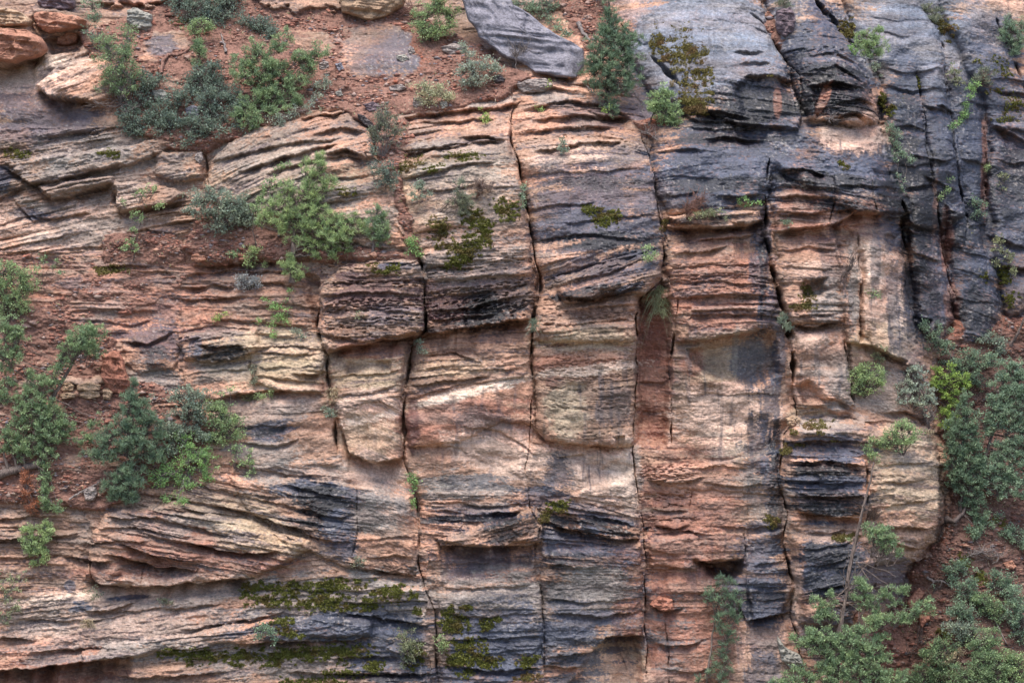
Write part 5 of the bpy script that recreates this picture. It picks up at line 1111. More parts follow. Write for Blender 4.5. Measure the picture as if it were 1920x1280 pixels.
def moss(label, ellipses, thr=0.0, colour='moss', name='moss_patch', group='moss patches on the rock', size=.034, dens=1.0):
    """cushions of moss pressed to the rock: little domes of short blades following the surface"""
    VV = []; FF = []; CC_ = []; off = 0
    cx0 = np.mean([e[0] for e in ellipses]); cy0 = np.mean([e[1] for e in ellipses])
    O = np.array(to_world(cx0, cy0, depth_at(cx0, cy0)))
    for (cx, cy, rx, ry, rot) in ellipses:
        n = int(4*rx*ry/2.6*dens)
        x = R.uniform(-1.2, 1.2, n)*rx; y = R.uniform(-1.2, 1.2, n)*ry
        a = math.radians(rot); px = cx + x*math.cos(a) - y*math.sin(a); py = cy + x*math.sin(a) + y*math.cos(a)
        e = 1 - np.sqrt((x/rx)**2+(y/ry)**2)
        nz = .75*fbm(px/15, py/8, 3, 121) + .45*fbm(px/48, py/20, 2, 126) + .5*pn(px/6, py/4, 122)
        k = (e*.9 + nz*.95) > (.16+thr)
        px = px[k]; py = py[k]
        if len(px) == 0: continue
        dd = np.array([depth_at(a_, b_) for a_, b_ in zip(px, py)])
        W = np.stack(to_world(px, py, dd-.022), 1)
        per = 6
        od = R.normal(0, 1, (len(W)*per, 3)); od[:, 1] = -np.abs(od[:, 1])*1.0; od[:, 2] += .6
        cen = np.repeat(W, per, 0) + R.normal(0, .016, (len(W)*per, 3)); 
        tn = np.repeat(np.clip(1+.22*fbm(px/24, py/12, 2, 123)+.15*R.normal(0, 1, len(W)), .5, 1.6), per)[:, None]
        brown = np.repeat(ss(.1, .5, fbm(px/30, py/18, 2, 124)), per)[:, None]
        tint = tn*(np.array([[1, 1, 1]])*(1-brown) + np.array([[1.05, .82, 1.1]])*brown)
        V, F, cl = leaves_at(cen, od*.8, size, 1.5, 'leaf', tint)
        VV.append(V); FF.append(F+off); CC_.append(cl); off += len(V)
    o = quick_mesh(name, np.concatenate(VV)-O, np.concatenate(FF), 4, leafmat(colour), None, colors=np.concatenate(CC_))
    o.location = O
    return tag(o, label, 'moss', group)

# ------------------------------------------------------------------ loose rocks
def rock_mat(name, a, b, speck=(190,182,172), dark=.5):
    m, t, N, L, P = nodes_of(name)
    tc = N.new('ShaderNodeTexCoord')
    n = N.new('ShaderNodeTexNoise'); n.inputs['Scale'].default_value = 2.6; n.inputs['Detail'].default_value = 8; n.inputs['Roughness'].default_value = .7
    r = N.new('ShaderNodeValToRGB'); e = r.color_ramp.elements
    e[0].position = .36; e[0].color = (*[float(v)*.8 for v in lin(a)], 1); e[1].position = .60; e[1].color = (*[float(v)*.8 for v in lin(b)], 1)
    x = e.new(.76); x.color = (*[float(v)*.8 for v in lin(speck)], 1)
    L.new(tc.outputs['Object'], n.inputs['Vector']); L.new(n.outputs[0], r.inputs[0])
    n2 = N.new('ShaderNodeTexNoise'); n2.inputs['Scale'].default_value = 16; n2.inputs['Detail'].default_value = 5; L.new(tc.outputs['Object'], n2.inputs['Vector'])
    mr = N.new('ShaderNodeMapRange'); mr.inputs[1].default_value = .3; mr.inputs[2].default_value = .7; mr.inputs[3].default_value = .72; mr.inputs[4].default_value = 1.25; L.new(n2.outputs[0], mr.inputs[0])
    vm = N.new('ShaderNodeVectorMath'); vm.operation = 'SCALE'; L.new(r.outputs[0], vm.inputs[0]); L.new(mr.outputs[0], vm.inputs['Scale']); L.new(vm.outputs[0], P.inputs['Base Color'])
    bp = N.new('ShaderNodeBump'); bp.inputs['Strength'].default_value = .7; bp.inputs['Distance'].default_value = .05
    L.new(n2.outputs[0], bp.inputs['Height']); L.new(bp.outputs[0], P.inputs['Normal']); P.inputs['Roughness'].default_value = .85
    return m
RM = dict(slate=rock_mat('slab_stone', (112,110,120), (150,147,158)), pale=rock_mat('pale_stone', (132,130,124), (168,164,154)), orange=rock_mat('orange_stone', (150,104,86), (188,136,112)),
          purple=rock_mat('purple_stone', (92,78,86), (126,108,114)), tan=rock_mat('tan_stone', (150,122,100), (190,160,132)), rust=rock_mat('rusty_stone', (140,92,76), (178,120,98)),
          grey=rock_mat('grey_stone', (124,112,110), (162,150,144)), black=rock_mat('dark_stone', (52,48,52), (84,76,78)))
def boulder(label, outline, mat='grey', thick=.35, name='boulder', group=None, power=6, rings=18, seed=1, cat='boulder', facets=1.1, depth=None, tilt=0.0):
    o_ = np.array(outline, float)
    cx, cy = o_.mean(0)
    n = 110
    # resample the outline by arc length, roughen it
    P_ = np.vstack([o_, o_[:1]]); seg = np.linalg.norm(np.diff(P_, axis=0), axis=1); L_ = np.concatenate([[0], np.cumsum(seg)])
    t = np.linspace(0, L_[-1], n, endpoint=False)
    ox = np.interp(t, L_, P_[:, 0]); oy = np.interp(t, L_, P_[:, 1])
    kx = np.array([.25, .5, .25]); sm = lambda v: kx[0]*np.roll(v, 1)+kx[1]*v+kx[2]*np.roll(v, -1)
    size = max(np.ptp(o_[:, 0]), np.ptp(o_[:, 1]))
    ang = np.linspace(0, 2*np.pi, n, endpoint=False)
    jit = 1 + .09*fbm(np.cos(ang)*2.5+seed, np.sin(ang)*2.5, 4, seed)
    ox = cx+(ox-cx)*jit; oy = cy+(oy-cy)*jit
    d0 = (front_at(cx, cy, size*.28) if depth is None else depth)
    V = []
    fr = np.concatenate([np.linspace(0.0005, 1, rings)**.8, ])
    hs = h1(np.arange(200), seed)
    kn = max(7, n//9); kx_ = np.linspace(0, n, kn+1); kv = hs[:kn+1]*.09; kv[-1] = kv[0]
    ang_j = 1 + np.interp(np.arange(n), kx_, kv)
    ox = cx+(ox-cx)*ang_j; oy = cy+(oy-cy)*ang_j
    def put(f, h):
        px = cx+(ox-cx)*f; py = cy+(oy-cy)*f
        nz = .10*fbm(px/size*4.0, py/size*5.5, 4, seed+3)*thick*2 + facets*.10*thick*np.abs(pn(px/size*2.2, py/size*2.6, seed+9))*2 + .012*fbm(px/5, py/3, 2, seed)
        lay = .10*thick*n1((py - .12*px + 2*pn(px/20, py/20, 3))/5.5, seed) + .05*thick*n1((py - .1*px)/2.4, seed+1)
        ter = min(thick, .9)*(.14 if size > 60 else .05)*(ss(0, .05, pn(px/size*2.6+seed, py/size*3.4, seed+4)) + ss(.1, .15, pn(px/size*4.4, py/size*5+seed, seed+6)))
        dep_ = d0 + .04 - thick*h + (nz+ter)*(h > 0) + lay*(h > .05) + tilt*(cy-py)/PX
        k = (CAM_D+d0)/CAM_D
        return np.stack([(px-960)/PX*k, dep_, (640-py)/PX*k], 1)
    for f in fr: V.append(put(f, (1-f**power)**(1/power)))
    V.append(put(.96, -.35)); V.append(put(.001, -.5))
    V = np.concatenate(V); m = rings+2
    k = np.arange(m*n).reshape(m, n)
    F = np.stack([k[:-1], k[1:], np.roll(k[1:], -1, 1), np.roll(k[:-1], -1, 1)], -1).reshape(-1, 4)
    O = np.array(to_world(cx, cy, d0))
    ob = quick_mesh(name, V-O, F, 4, RM[mat], None, smooth=False)
    ob.location = O
    return tag(ob, label, cat, group)
def wood_piece(label, pts, r0, r1, name='dead_branch', wood='grey', group=None, forks=()):
    W = []
    for x, y in pts: W.append(to_world(x, y, front_at(x, y, 3)-.06))
    W = np.array(W); O = W[0].copy()
    t = np.linspace(0, len(W)-1, len(W)*5); P_ = np.stack([np.interp(t, np.arange(len(W)), W[:, i]) for i in range(3)], 1)
    P_ += R.normal(0, .012, P_.shape)
    paths = [(P_, np.linspace(r0, r1, len(P_)))]
    for (a, b, rr) in forks:
        A_ = np.array(to_world(*a, front_at(*a, 3)-.06)); B_ = np.array(to_world(*b, front_at(*b, 3)-.15)); paths.append(limb(A_, B_, rr, rr*.3, .1))
    V, F = tubes(paths, 7)
    o = quick_mesh(name, V-O, F, 4, WOOD[wood], None, smooth=True); o.location = O
    return tag(o, label, 'dead wood', group)
# ------------------------------------------------------------------ boulders, slabs and fallen wood
boulder('great blue-grey slab lying tilted on the red scree, widest slab at the top', [(850,-60),(930,-60),(946,2),(985,24),(1012,42),(1040,62),(1072,84),(1092,98),(1094,128),(1084,150),(1040,146),(1002,138),(980,118),(945,104),(893,70),(868,34)], 'slate', .55, 'rock_slab', power=16, rings=34, seed=3, cat='rock slab', facets=.9, tilt=.25)
boulder('pale grey squarish block standing in the scree near the upper left shrubs', [(240,20),(258,15),(284,28),(286,52),(278,61),(256,54),(238,44)], 'pale', .4, seed=5, power=6)
boulder('purple-grey flat slab perched on the orange ledge in the top left corner', [(70,-12),(142,-12),(141,14),(122,22),(92,22),(74,10)], 'purple', .5, 'rock_slab', seed=6, power=6, cat='rock slab')
boulder('lichened tan boulder resting on the big orange block at the left edge', [(-30,18),(20,16),(44,24),(62,40),(55,50),(20,54),(-30,54)], 'tan', .6, seed=7, power=6)
boulder('large orange boulder with a flat underside at the left edge', [(-40,52),(30,54),(60,58),(80,72),(84,92),(72,104),(30,116),(-40,124)], 'orange', .8, seed=8, power=6, rings=22)
boulder('orange block under the purple slab, left of the thin green shrub', [(62,26),(100,24),(150,30),(166,40),(158,52),(120,58),(90,64),(72,48)], 'orange', .55, seed=9, power=6)
boulder('small orange stone wedged in the dark gap below the orange block', [(108,68),(130,58),(148,64),(146,80),(124,86),(106,84)], 'orange', .3, seed=10)
boulder('purple-brown block standing upright beside the red pocket on the dark dome', [(1454,22),(1480,16),(1492,32),(1487,62),(1470,70),(1456,58)], 'purple', .4, seed=11, power=6)
boulder('tan boulder spotted with black lichen hanging over the scree, top centre', [(630,-30),(760,-30),(758,10),(730,30),(698,41),(664,32),(638,24)], 'tan', .7, seed=12, power=6, rings=20)
boulder('grey-green flat stone among the dark ground shrubs', [(285,170),(306,168),(320,182),(312,192),(290,190)], 'pale', .18, seed=13)
boulder('blue-grey flat stone half hidden in the dark ground shrubs', [(346,204),(362,196),(378,204),(372,218),(352,218)], 'slate', .18, seed=14)
boulder('pointed dark grey boulder beside the pale cactus clump', [(775,184),(790,182),(798,192),(796,200),(782,206),(774,198)], 'grey', .2, seed=15)
boulder('dark flat rock on the scree left of the great slab', [(826,88),(850,82),(874,86),(868,98),(846,106),(832,98)], 'grey', .2, seed=16)
boulder('grey stone at the right foot of the big green juniper shrub', [(598,118),(614,114),(618,126),(608,135),(598,130)], 'grey', .16, seed=17)
boulder('dark rounded rock on the ledge edge under the great slab', [(924,144),(938,140),(948,148),(944,156),(928,156)], 'black', .18, seed=18)
boulder('lichened slab lying flat on the thin beds below the great slab', [(966,158),(990,150),(1022,148),(1038,160),(1022,174),(980,176)], 'grey', .3, 'rock_slab', seed=19, cat='rock slab')
boulder('orange rock lying on the red soil beside the cactus pads', [(358,479),(370,475),(386,480),(388,488),(372,492),(360,488)], 'orange', .16, seed=20)
boulder('reddish brown boulder behind the brown dead bush', [(190,662),(216,654),(232,672),(240,704),(246,726),(228,742),(204,736),(192,706)], 'rust', .35, seed=21)
boulder('grey round boulder on red soil above the fallen branch', [(157,920),(168,911),(180,914),(184,926),(176,938),(162,938)], 'grey', .3, seed=122)
boulder('dark tilted slab leaning over the gully under the olive shrub', [(668,212),(684,218),(702,234),(704,246),(690,240),(672,224)], 'black', .25, 'rock_slab', seed=23, cat='rock slab')
boulder('tan pebble-like block jammed in the long joint of the pillar', [(1474,784),(1488,779),(1500,782),(1498,794),(1484,801),(1476,796)], 'tan', .3, seed=24)
boulder('pale triangular rock at the bottom of the dark joint', [(1458,1192),(1466,1208),(1482,1218),(1502,1226),(1506,1248),(1484,1254),(1464,1236)], 'pale', .4, seed=25)
boulder('rusty wedge-shaped rock stuck out of the red wall', [(1216,1132),(1238,1118),(1260,1122),(1264,1142),(1244,1146)], 'rust', .35, seed=26)
boulder('orange pointed rock between the bottom right tree trunks', [(1594,1168),(1600,1150),(1612,1144),(1608,1162),(1598,1174)], 'orange', .3, seed=27)
boulder('purple-grey flat stone among the dark shrubs right of the root', [(452,194),(470,188),(482,198),(474,210),(456,208)], 'purple', .14, seed=28)
for k, (lab, pts) in enumerate([
  ('tan flat stone, leftmost of the little wall of stones under the ledge', [(116,720),(130,716),(140,722),(138,732),(120,734)]),
  ('brown flat stone, second of the little wall of stones, widest', [(142,722),(166,716),(190,722),(188,731),(160,734),(144,731)]),
  ('tan stone below the widest one in the little wall of stones', [(148,736),(168,731),(186,734),(188,744),(166,748),(150,744)]),
  ('leftmost low stone in the bottom row of the little wall of stones', [(112,738),(128,735),(142,738),(140,746),(118,748)]),
  ('tan upright stone, rightmost of the little wall of stones', [(192,730),(204,727),(212,736),(208,750),(194,748)])]):
    boulder(lab, pts, 'tan', .22, 'stone', 'stones of the little wall', seed=40+k, cat='stone', power=6)
for k, (lab, pts, m_) in enumerate([
  ('long grey stone at the lip of the scree, left of the pale boulder', [(728,163),(752,158),(762,166),(750,172),(732,171)], 'grey'),
  ('flat purple stone lower left of the cactus clump', [(682,196),(700,190),(716,200),(710,212),(690,208)], 'purple'),
  ('pale flat stone on the scree right of the big pale rock sheet', [(744,104),(760,102),(768,112),(756,118),(744,112)], 'pale'),
  ('small dark stone on the upper scree beside the bright green bush', [(764,92),(776,90),(780,100),(768,104)], 'grey'),
  ('light stone at the lower end of the cactus clump', [(824,192),(838,190),(840,200),(828,206)], 'pale'),
  ('dark stone sticking up where the left beds meet the arched beds', [(366,288),(378,284),(382,300),(374,308),(366,300)], 'grey'),
  ('little grey stone right of the juniper shrub on the scree lip', [(628,120),(640,118),(646,130),(634,136)], 'slate'),
  ('pale long stone near the right tip of the juniper shrub', [(628,172),(640,170),(644,180),(632,182)], 'pale'),
  ('orange stone in the right hand scree near the dead log', [(1880,1055),(1898,1050),(1906,1062),(1890,1070)], 'orange'),
  ('tan leaning slab on the right hand scree under the grey green bushes', [(1720,1150),(1738,1140),(1744,1160),(1728,1176)], 'rust'),
  ('pinkish rock in the scree just under the buttress foot', [(1700,1128),(1722,1100),(1734,1112),(1718,1130),(1706,1140)], 'orange')]):
    boulder(lab, pts, m_, .16, 'stone', 'loose stones on the scree', seed=60+k, cat='stone')

wood_piece('twisted grey root arching over bare rock in the upper left scree', [(302,138),(306,114),(316,102),(334,104),(352,94),(362,84)], .07, .03, 'twisted_root', 'brown')
wood_piece('thin grey dead stem standing among the upper left shrubs', [(424,100),(420,82),(414,64)], .05, .02, 'dead_snag', 'grey')
wood_piece('dark fallen branch on red soil under the left pine', [(128,936),(152,922),(172,912),(190,902)], .035, .02)
wood_piece('grey log lying against the orange ledge left of the tall spruce', [(1084,44),(1092,60),(1106,76)], .08, .04, 'fallen_log')
wood_piece('forked grey driftwood on the right hand slope', [(1738,1082),(1752,1090),(1766,1088),(1782,1098)], .05, .025, 'dead_branch', 'grey', None, [((1752,1090),(1740,1104),.02), ((1766,1088),(1762,1102),.018)])
wood_piece('white dead stick poking out under the bright shrub', [(286,956),(296,944),(304,934)], .012, .006, 'dead_stick')
wood_piece('thin stick lying on the red soil in the upper scree', [(290,168),(300,160),(312,154)], .02, .01, 'dead_stick', 'brown')
wood_piece('bare grey root hanging below the tall spruce on the thin beds', [(1098,160),(1110,172),(1120,182)], .03, .012, 'dead_branch')
wood_piece('white twisted dead branch sticking out under the yellow green pine', [(572,512),(590,504),(604,500),(618,498)], .016, .006, 'dead_stick', 'grey', None, [((590,504),(600,512),.008)])

# uncountable small stones on the soil
def rubble(n):
    ico = np.array([(0,0,1),(.9,0,.2),(.28,.85,.3),(-.72,.53,.2),(-.7,-.5,.3),(.3,-.86,.2),(0,0,-.7)], np.float32)
    fc = np.array([(0,1,2),(0,2,3),(0,3,4),(0,4,5),(0,5,1),(6,2,1),(6,3,2),(6,4,3),(6,5,4),(6,1,5)], np.int32)
    jj, ii = np.nonzero((SM > .6) & (X > -60) & (X < 1980) & (Y > -60) & (Y < 1340))
    pick = R.randint(0, len(jj), n*3); jj = jj[pick]; ii = ii[pick]
    px = gx[ii]; py = gy[jj]
    k = (fbm(px/70, py/40, 3, 131) + .15*R.normal(0, 1, len(px))) > .02
    px = px[k][:n]; py = py[k][:n]; jj = jj[k][:n]; ii = ii[k][:n]
    n = len(px)
    W = np.stack([WXc[jj, ii], dep[jj, ii], WZc[jj, ii]], 1)
    sz = (.018 + .075*R.uniform(0, 1, n)**3.0 + .09*(R.uniform(0, 1, n) > .985))[:, None, None]
    shp = ico[None]*R.uniform(.6, 1.3, (n, 7, 1))*np.stack([R.uniform(.8, 1.6, n), R.uniform(.6, 1, n), R.uniform(.4, .8, n)], 1)[:, None, :]
    V = W[:, None, :] + shp*sz
    F = fc[None] + (np.arange(n)*7)[:, None, None]
    pal = np.array([lin((164,112,96)), lin((142,100,88)), lin((170,146,136)), lin((140,130,134)), lin((196,150,128))])
    cc = pal[R.choice(5, n, p=[.34, .30, .12, .12, .12])]*R.uniform(.55, .95, (n, 1))
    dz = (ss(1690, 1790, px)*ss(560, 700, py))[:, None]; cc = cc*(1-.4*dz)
    o = quick_mesh('rubble', V.reshape(-1, 3), F.reshape(-1, 3), 3, RUB, None, colors=np.repeat(cc, 7, 0))
    o['kind'] = 'stuff'; o['label'] = 'small red and grey stones strewn over the soil slopes'; o['category'] = 'rubble'
m, t, N, L, P = nodes_of('rubble_stone'); _a = N.new('ShaderNodeAttribute'); _a.attribute_name = 'stone_colour'; L.new(_a.outputs['Color'], P.inputs['Base Color']); P.inputs['Roughness'].default_value = .9
RUB = m
rubble(22000)

# dry litter on the soil: short stems, needles and dead grass
def litter(n):
    jj, ii = np.nonzero((SM > .6) & (X > -40) & (X < 1960) & (Y > -40) & (Y < 1320))
    pick = R.randint(0, len(jj), n*3); jj = jj[pick]; ii = ii[pick]
    k = (fbm(gx[ii]/50, gy[jj]/30, 3, 141) + .2*R.normal(0, 1, len(ii))) > .08
    jj = jj[k][:n]; ii = ii[k][:n]; n = len(ii)
    W = np.stack([WXc[jj, ii], dep[jj, ii]-.02, WZc[jj, ii]], 1)
    od = R.normal(0, 1, (n, 3))*np.array([1, .5, .6])
    pal = np.array([lin((176,160,140)), lin((120,104,98)), lin((90,74,68)), lin((140,140,104))])
    V, F, cl = leaves_at(W, od, .016, 7, 'leaf', pal[R.choice(4, n, p=[.3,.3,.25,.15])]*R.uniform(.7, 1.2, (n, 1)))
    o = quick_mesh('ground_litter', V, F, 4, RUB, None, colors=cl)
    o['kind'] = 'stuff'; o['label'] = 'dry grass stems, twigs and needles lying on the soil slopes'; o['category'] = 'litter'
litter(9000)
# ------------------------------------------------------------------ plants, from the top left to the bottom right
SH = 'shrub'; TR = 'tree'
gU = 'shrubs on the upper scree'; gL = 'shrubs and trees of the left slope'; gC = 'small plants growing on the cliff face'; gR = 'shrubs and trees of the right hand slope'; gD = 'dark ground shrubs on the upper scree'
plant('shrub', 'slender sea-green shrub growing in a vertical line left of the pale grey block', SH, gU, (188,88), [(172,6,16,14),(176,32,12,10),(170,56,10,12),(180,72,14,9)], 'small', 'bluegreen', .8, .02, twig=.6)
plant('shrub', 'green shrub with grey bare lower stems in front of the thin upper left beds', SH, gU, (226,196), [(205,100,22,20),(236,92,20,18),(220,122,28,18),(246,140,20,18),(212,148,20,14),(228,166,20,14),(240,60,14,16),(190,162,10,8),(200,78,18,16)], 'small', 'juniper', .85, .03, 'grey', bare=16, twig=.7)
plant('dead_shrub', 'bare grey twiggy shrub below the green shrub at the thin upper left beds', SH, gU, (232,192), [(240,206,22,14),(180,192,22,8)], 'bare', 'dry', 1.6, .02, 'grey', bare=18)
for k, (lab, cl) in enumerate([
  ('dark blue-green shrub hanging from the top edge above the red scree', [(350,-4,24,18),(368,14,26,18),(410,10,26,20),(390,34,18,14),(426,30,18,14),(440,0,20,16)]),
  ('small round dark shrub at the right end of the top edge shrubs', [(486,44,14,12),(500,54,14,14),(506,66,8,8),(462,36,14,10)]),
  ('dark scrub left of the twisted root, below the green shrub', [(262,162,18,14),(278,184,16,12),(256,196,18,12)]),
  ('blue-green scrub at the lower left corner of the upper scree', [(250,228,18,16),(262,246,16,12),(244,212,12,10),(284,226,14,10)]),
  ('blue-green scrub between the two flat stones of the scree', [(306,216,18,12),(320,236,18,12),(300,240,14,10),(334,178,18,10)]),
  ('dark scrub along the lower lip of the upper scree, middle', [(352,240,18,12),(376,228,20,14),(394,244,20,12),(366,256,12,8)]),
  ('dark scrub under the left side of the big green juniper shrub', [(400,212,20,14),(420,222,18,12),(388,190,20,12),(412,184,18,12)]),
  ('dark scrub between the little spruce sapling and the big juniper shrub', [(384,140,16,14),(402,156,22,16),(378,162,16,12),(420,170,20,14),(440,186,20,14),(400,124,14,10)])]):
    cl = [(a, b, rx*1.2, ry*1.2) for a, b, rx, ry in cl] + [(a+R.normal(0, 17), b+R.normal(0, 11), rx*.95, ry*.95) for a, b, rx, ry in cl]
    plant('ground_shrub', lab, SH, gD, (cl[0][0]+6, cl[0][1]+12), cl, 'leaf', 'greyscrub', .58, .014, 'dark', twig=.35, lean=.15)
plant('sapling', 'light green leafy sapling above the small spruce sapling on the upper scree', TR, gU, (372,88), [(360,50,16,10),(380,44,16,10),(368,62,12,8),(392,54,10,8)], 'small', 'lightgreen', .8, .015)
plant('spruce_sapling', 'small narrow green conifer sapling on the upper scree beside the twisted root', TR, gU, (374,128), [(372,80,10,10),(374,96,12,12),(372,112,12,12)], 'pine', 'juniper', 1.1, .02, mids=[(373,104),(372,78)])
plant('juniper_shrub', 'largest green juniper shrub spreading over the upper scree', SH, gU, (492,196), [(480,94,17,16),(526,82,20,20),(462,110,18,14),(500,118,22,18),(452,134,22,16),(484,140,26,18),(520,132,24,18),(552,118,12,8),(572,106,18,16),(600,96,14,12),(584,122,14,12),(566,146,18,14),(540,158,22,14),(500,170,26,16),(474,190,24,14),(520,184,26,14),(552,186,20,12),(456,212,20,12),(486,214,22,12),(524,206,20,10),(468,232,18,8),(444,226,12,8)], 'juniper', 'juniper', .85, .05, 'bark', twig=.55)
plant('sage_shrub', 'small pale green bush at the right foot of the big juniper shrub', SH, gU, (606,172), [(602,152,14,10),(596,164,10,8),(612,160,8,8),(590,182,10,7)], 'small', 'sage', .8, .01)
plant('shrub', 'bright green bush in front of the black gap left of the great slab', SH, gU, (808,80), [(800,24,18,18),(824,14,20,16),(846,26,16,16),(790,44,16,14),(816,50,22,16),(838,50,14,12),(800,66,18,12),(784,26,10,10),(822,-10,22,16)], 'small', 'lightgreen', .9, .03, 'dark')
plant('dead_shrub', 'brown twiggy bush on the top edge left of the bright green bush', SH, gU, (780,36), [(772,6,22,16),(756,20,16,10)], 'bare', 'dry', 1.4, .02, 'brown', bare=14)
plant('sage_shrub', 'pale blue-green bush with upright sprays below the great slab left side', SH, gU, (882,168), [(872,84,8,14),(880,106,12,14),(888,128,18,14),(868,132,14,12),(910,120,14,12),(896,148,18,12),(924,134,14,12),(876,156,10,10),(936,122,10,8)], 'leaf', 'sage', .8, .02, colour2=None)
plant('cactus_clump', 'pale yellow-green cactus-like clump among stones at the scree lip', SH, gU, (806,196), [(784,158,10,8),(798,166,12,10),(812,176,14,10),(826,168,12,10),(836,178,10,8),(806,188,12,8),(790,176,10,8),(844,182,8,6)], 'leaf', 'cactus', .9, .01)
plant('dead_shrub', 'grey leafless bush against the lower half of the great slab', SH, gU, (962,128), [(966,98,20,26),(984,84,14,20)], 'bare', 'dry', 2.6, .015, 'grey', bare=22)
plant('sage_shrub', 'trailing blue-green ground cover shrub along the upper right edge of the great slab', SH, gU, (1004,16), [(968,6,16,10),(994,14,18,8),(1018,26,18,8),(1036,40,16,10),(1048,54,14,10),(1062,66,10,8),(1030,8,18,12)], 'leaf', 'bluegreen', .7, .012)
plant('dead_shrub', 'grey twiggy bush at the top edge above the trailing shrub', SH, gU, (1020,24), [(1020,2,18,18),(1042,-6,18,14)], 'bare', 'dry', 2.2, .012, 'grey', bare=18)
plant('spruce_tree', 'tall dark blue-green spruce standing on the thin beds between great slab and blue dome', TR, None, (1136,196), [(1142,8,10,14),(1144,30,16,12),(1152,46,22,11),(1136,56,18,10),(1148,70,26,12),(1180,68,20,10),(1170,84,26,12),(1124,86,24,12),(1150,98,28,13),(1116,110,22,12),(1178,110,22,12),(1140,122,28,12),(1112,132,18,10),(1168,134,24,12),(1150,148,28,12),(1120,154,16,10),(1182,154,18,10),(1164,168,20,9),(1140,174,20,10),(1146,196,12,10),(1150,212,8,9)], 'pine', 'pine', 1.15, .07, 'dark', mids=[(1138,160),(1144,110),(1150,60),(1142,4)], lean=.45)
plant('juniper_tree', 'small pale green juniper leaning on the ledge under the blue dome', TR, None, (1216,236), [(1244,174,16,12),(1232,188,18,12),(1256,192,14,12),(1240,206,18,12),(1260,212,14,12),(1226,204,10,10),(1262,228,12,10),(1246,222,12,8)], 'juniper', 'lightgreen', 1.0, .035, 'dark', mids=[(1222,220),(1232,204),(1242,186)])
plant('dead_shrub', 'thin brown leafless shrub in the corner below the small leaning juniper', SH, gC, (1222,262), [(1212,244,16,16),(1230,256,14,16)], 'bare', 'dry', 1.6, .012, 'grey', bare=14)
plant('shrub', 'olive grey shrub leaning in the gully left of the mossy bed', SH, gU, (716,298), [(716,214,16,14),(708,236,16,12),(726,228,18,14),(744,244,14,10),(714,260,14,12),(704,248,10,10),(734,262,12,8)], 'small', 'dull', .8, .03, 'grey', bare=12, twig=.7)
plant('shrub', 'dark grey-green scrub in the gully beside the upper moss patch', SH, gC, (724,352), [(704,310,12,8),(722,318,16,14),(732,336,16,14),(700,332,10,8),(716,344,12,8),(696,280,12,8)], 'small', 'greyscrub', .7, .015, 'dark')
plant('shrub', 'blue-green leafy bush at the left end of the red soil pocket', SH, gL, (430,430), [(372,372,20,14),(400,366,18,12),(428,372,22,16),(450,384,20,18),(418,392,24,16),(388,396,18,12),(448,408,20,16),(420,416,20,14),(466,408,14,14),(362,396,14,10),(404,430,16,10)], 'leaf', 'oak', .85, .02, 'dark')
plant('sapling', 'thin pale sapling with few leaves on the bare orange rock, far left', TR, gL, (248,496), [(262,364,12,9),(284,356,12,8),(232,376,10,7),(300,386,12,7),(262,388,12,8),(248,402,9,8),(266,412,9,7),(254,430,9,7),(244,448,10,8),(250,464,14,9),(236,466,8,7)], 'sparse', 'lightgreen', .55, .018, 'dark', mids=[(256,458),(262,420),(270,384)])
plant('pine_tree', 'large yellow-green pine growing out of the ledge in the left centre', TR, None, (548,530), [(600,290,8,10),(602,306,12,12),(574,310,10,12),(590,324,16,12),(616,334,14,12),(576,340,12,12),(602,352,16,10),(540,350,16,12),(558,364,20,12),(530,372,16,10),(512,384,14,12),(584,368,16,12),(496,402,12,12),(484,416,12,9),(520,414,16,12),(554,392,22,12),(590,396,24,14),(618,410,22,14),(640,418,20,14),(572,420,22,14),(604,432,26,14),(640,442,22,14),(654,432,14,12),(664,406,10,9),(676,420,12,9),(696,436,12,7),(564,448,18,10),(590,460,16,10),(622,462,18,12),(648,460,12,10),(540,410,14,12),(538,496,14,9),(556,508,14,10),(564,522,8,9),(592,480,7,6),(528,434,12,8),(626,478,8,7),(544,482,10,8),(534,510,8,6)], 'pine', 'yellowgreen', 1.1, .09, 'bark', mids=[(550,470),(552,430),(566,390),(574,345),(596,292)], lean=.4, twig=.5)
plant('sapling', 'dark-stemmed sapling with sparse yellowish leaves at the left side of the yellow-green pine', TR, gL, (482,462), [(520,316,6,4),(508,334,8,7),(498,352,10,9),(488,372,12,10),(506,360,9,7),(480,392,12,10),(530,312,6,4),(544,308,4,3),(492,392,10,8),(516,344,10,6)], 'sparse', 'lightgreen', .75, .022, 'dark', mids=[(474,438),(474,404),(488,370),(510,326)])
plant('sapling', 'dark-stemmed bush with light green leaves at the left foot of the pine', SH, gL, (478,492), [(466,474,12,8),(472,486,12,8),(480,466,10,7),(470,500,8,5),(502,494,8,6)], 'small', 'yellowgreen', .8, .01, 'dark')
plant('spruce_tree', 'small dark green conifer on the red soil pocket right of the yellow-green pine', TR, gL, (700,472), [(706,392,10,12),(700,410,14,12),(716,408,12,12),(708,426,18,12),(722,428,12,10),(698,440,10,8),(718,444,12,10),(714,458,9,6)], 'pine', 'juniper', 1.0, .035, 'grey', mids=[(699,448),(704,420),(708,386)])
plant('prickly_pear', 'prickly pear pads on the red soil pocket', SH, gC, (438,480), [(432,477,4,4),(442,474,4,5),(438,480,4,3)], 'leaf', 'juniper', 1.3, .006)
plant('shrub', 'bright green plant at the right end of the red soil pocket', SH, gC, (776,476), [(768,452,7,6),(776,462,8,6),(778,446,5,6),(784,474,6,4),(770,470,6,5)], 'small', 'bright', 1.1, .008)
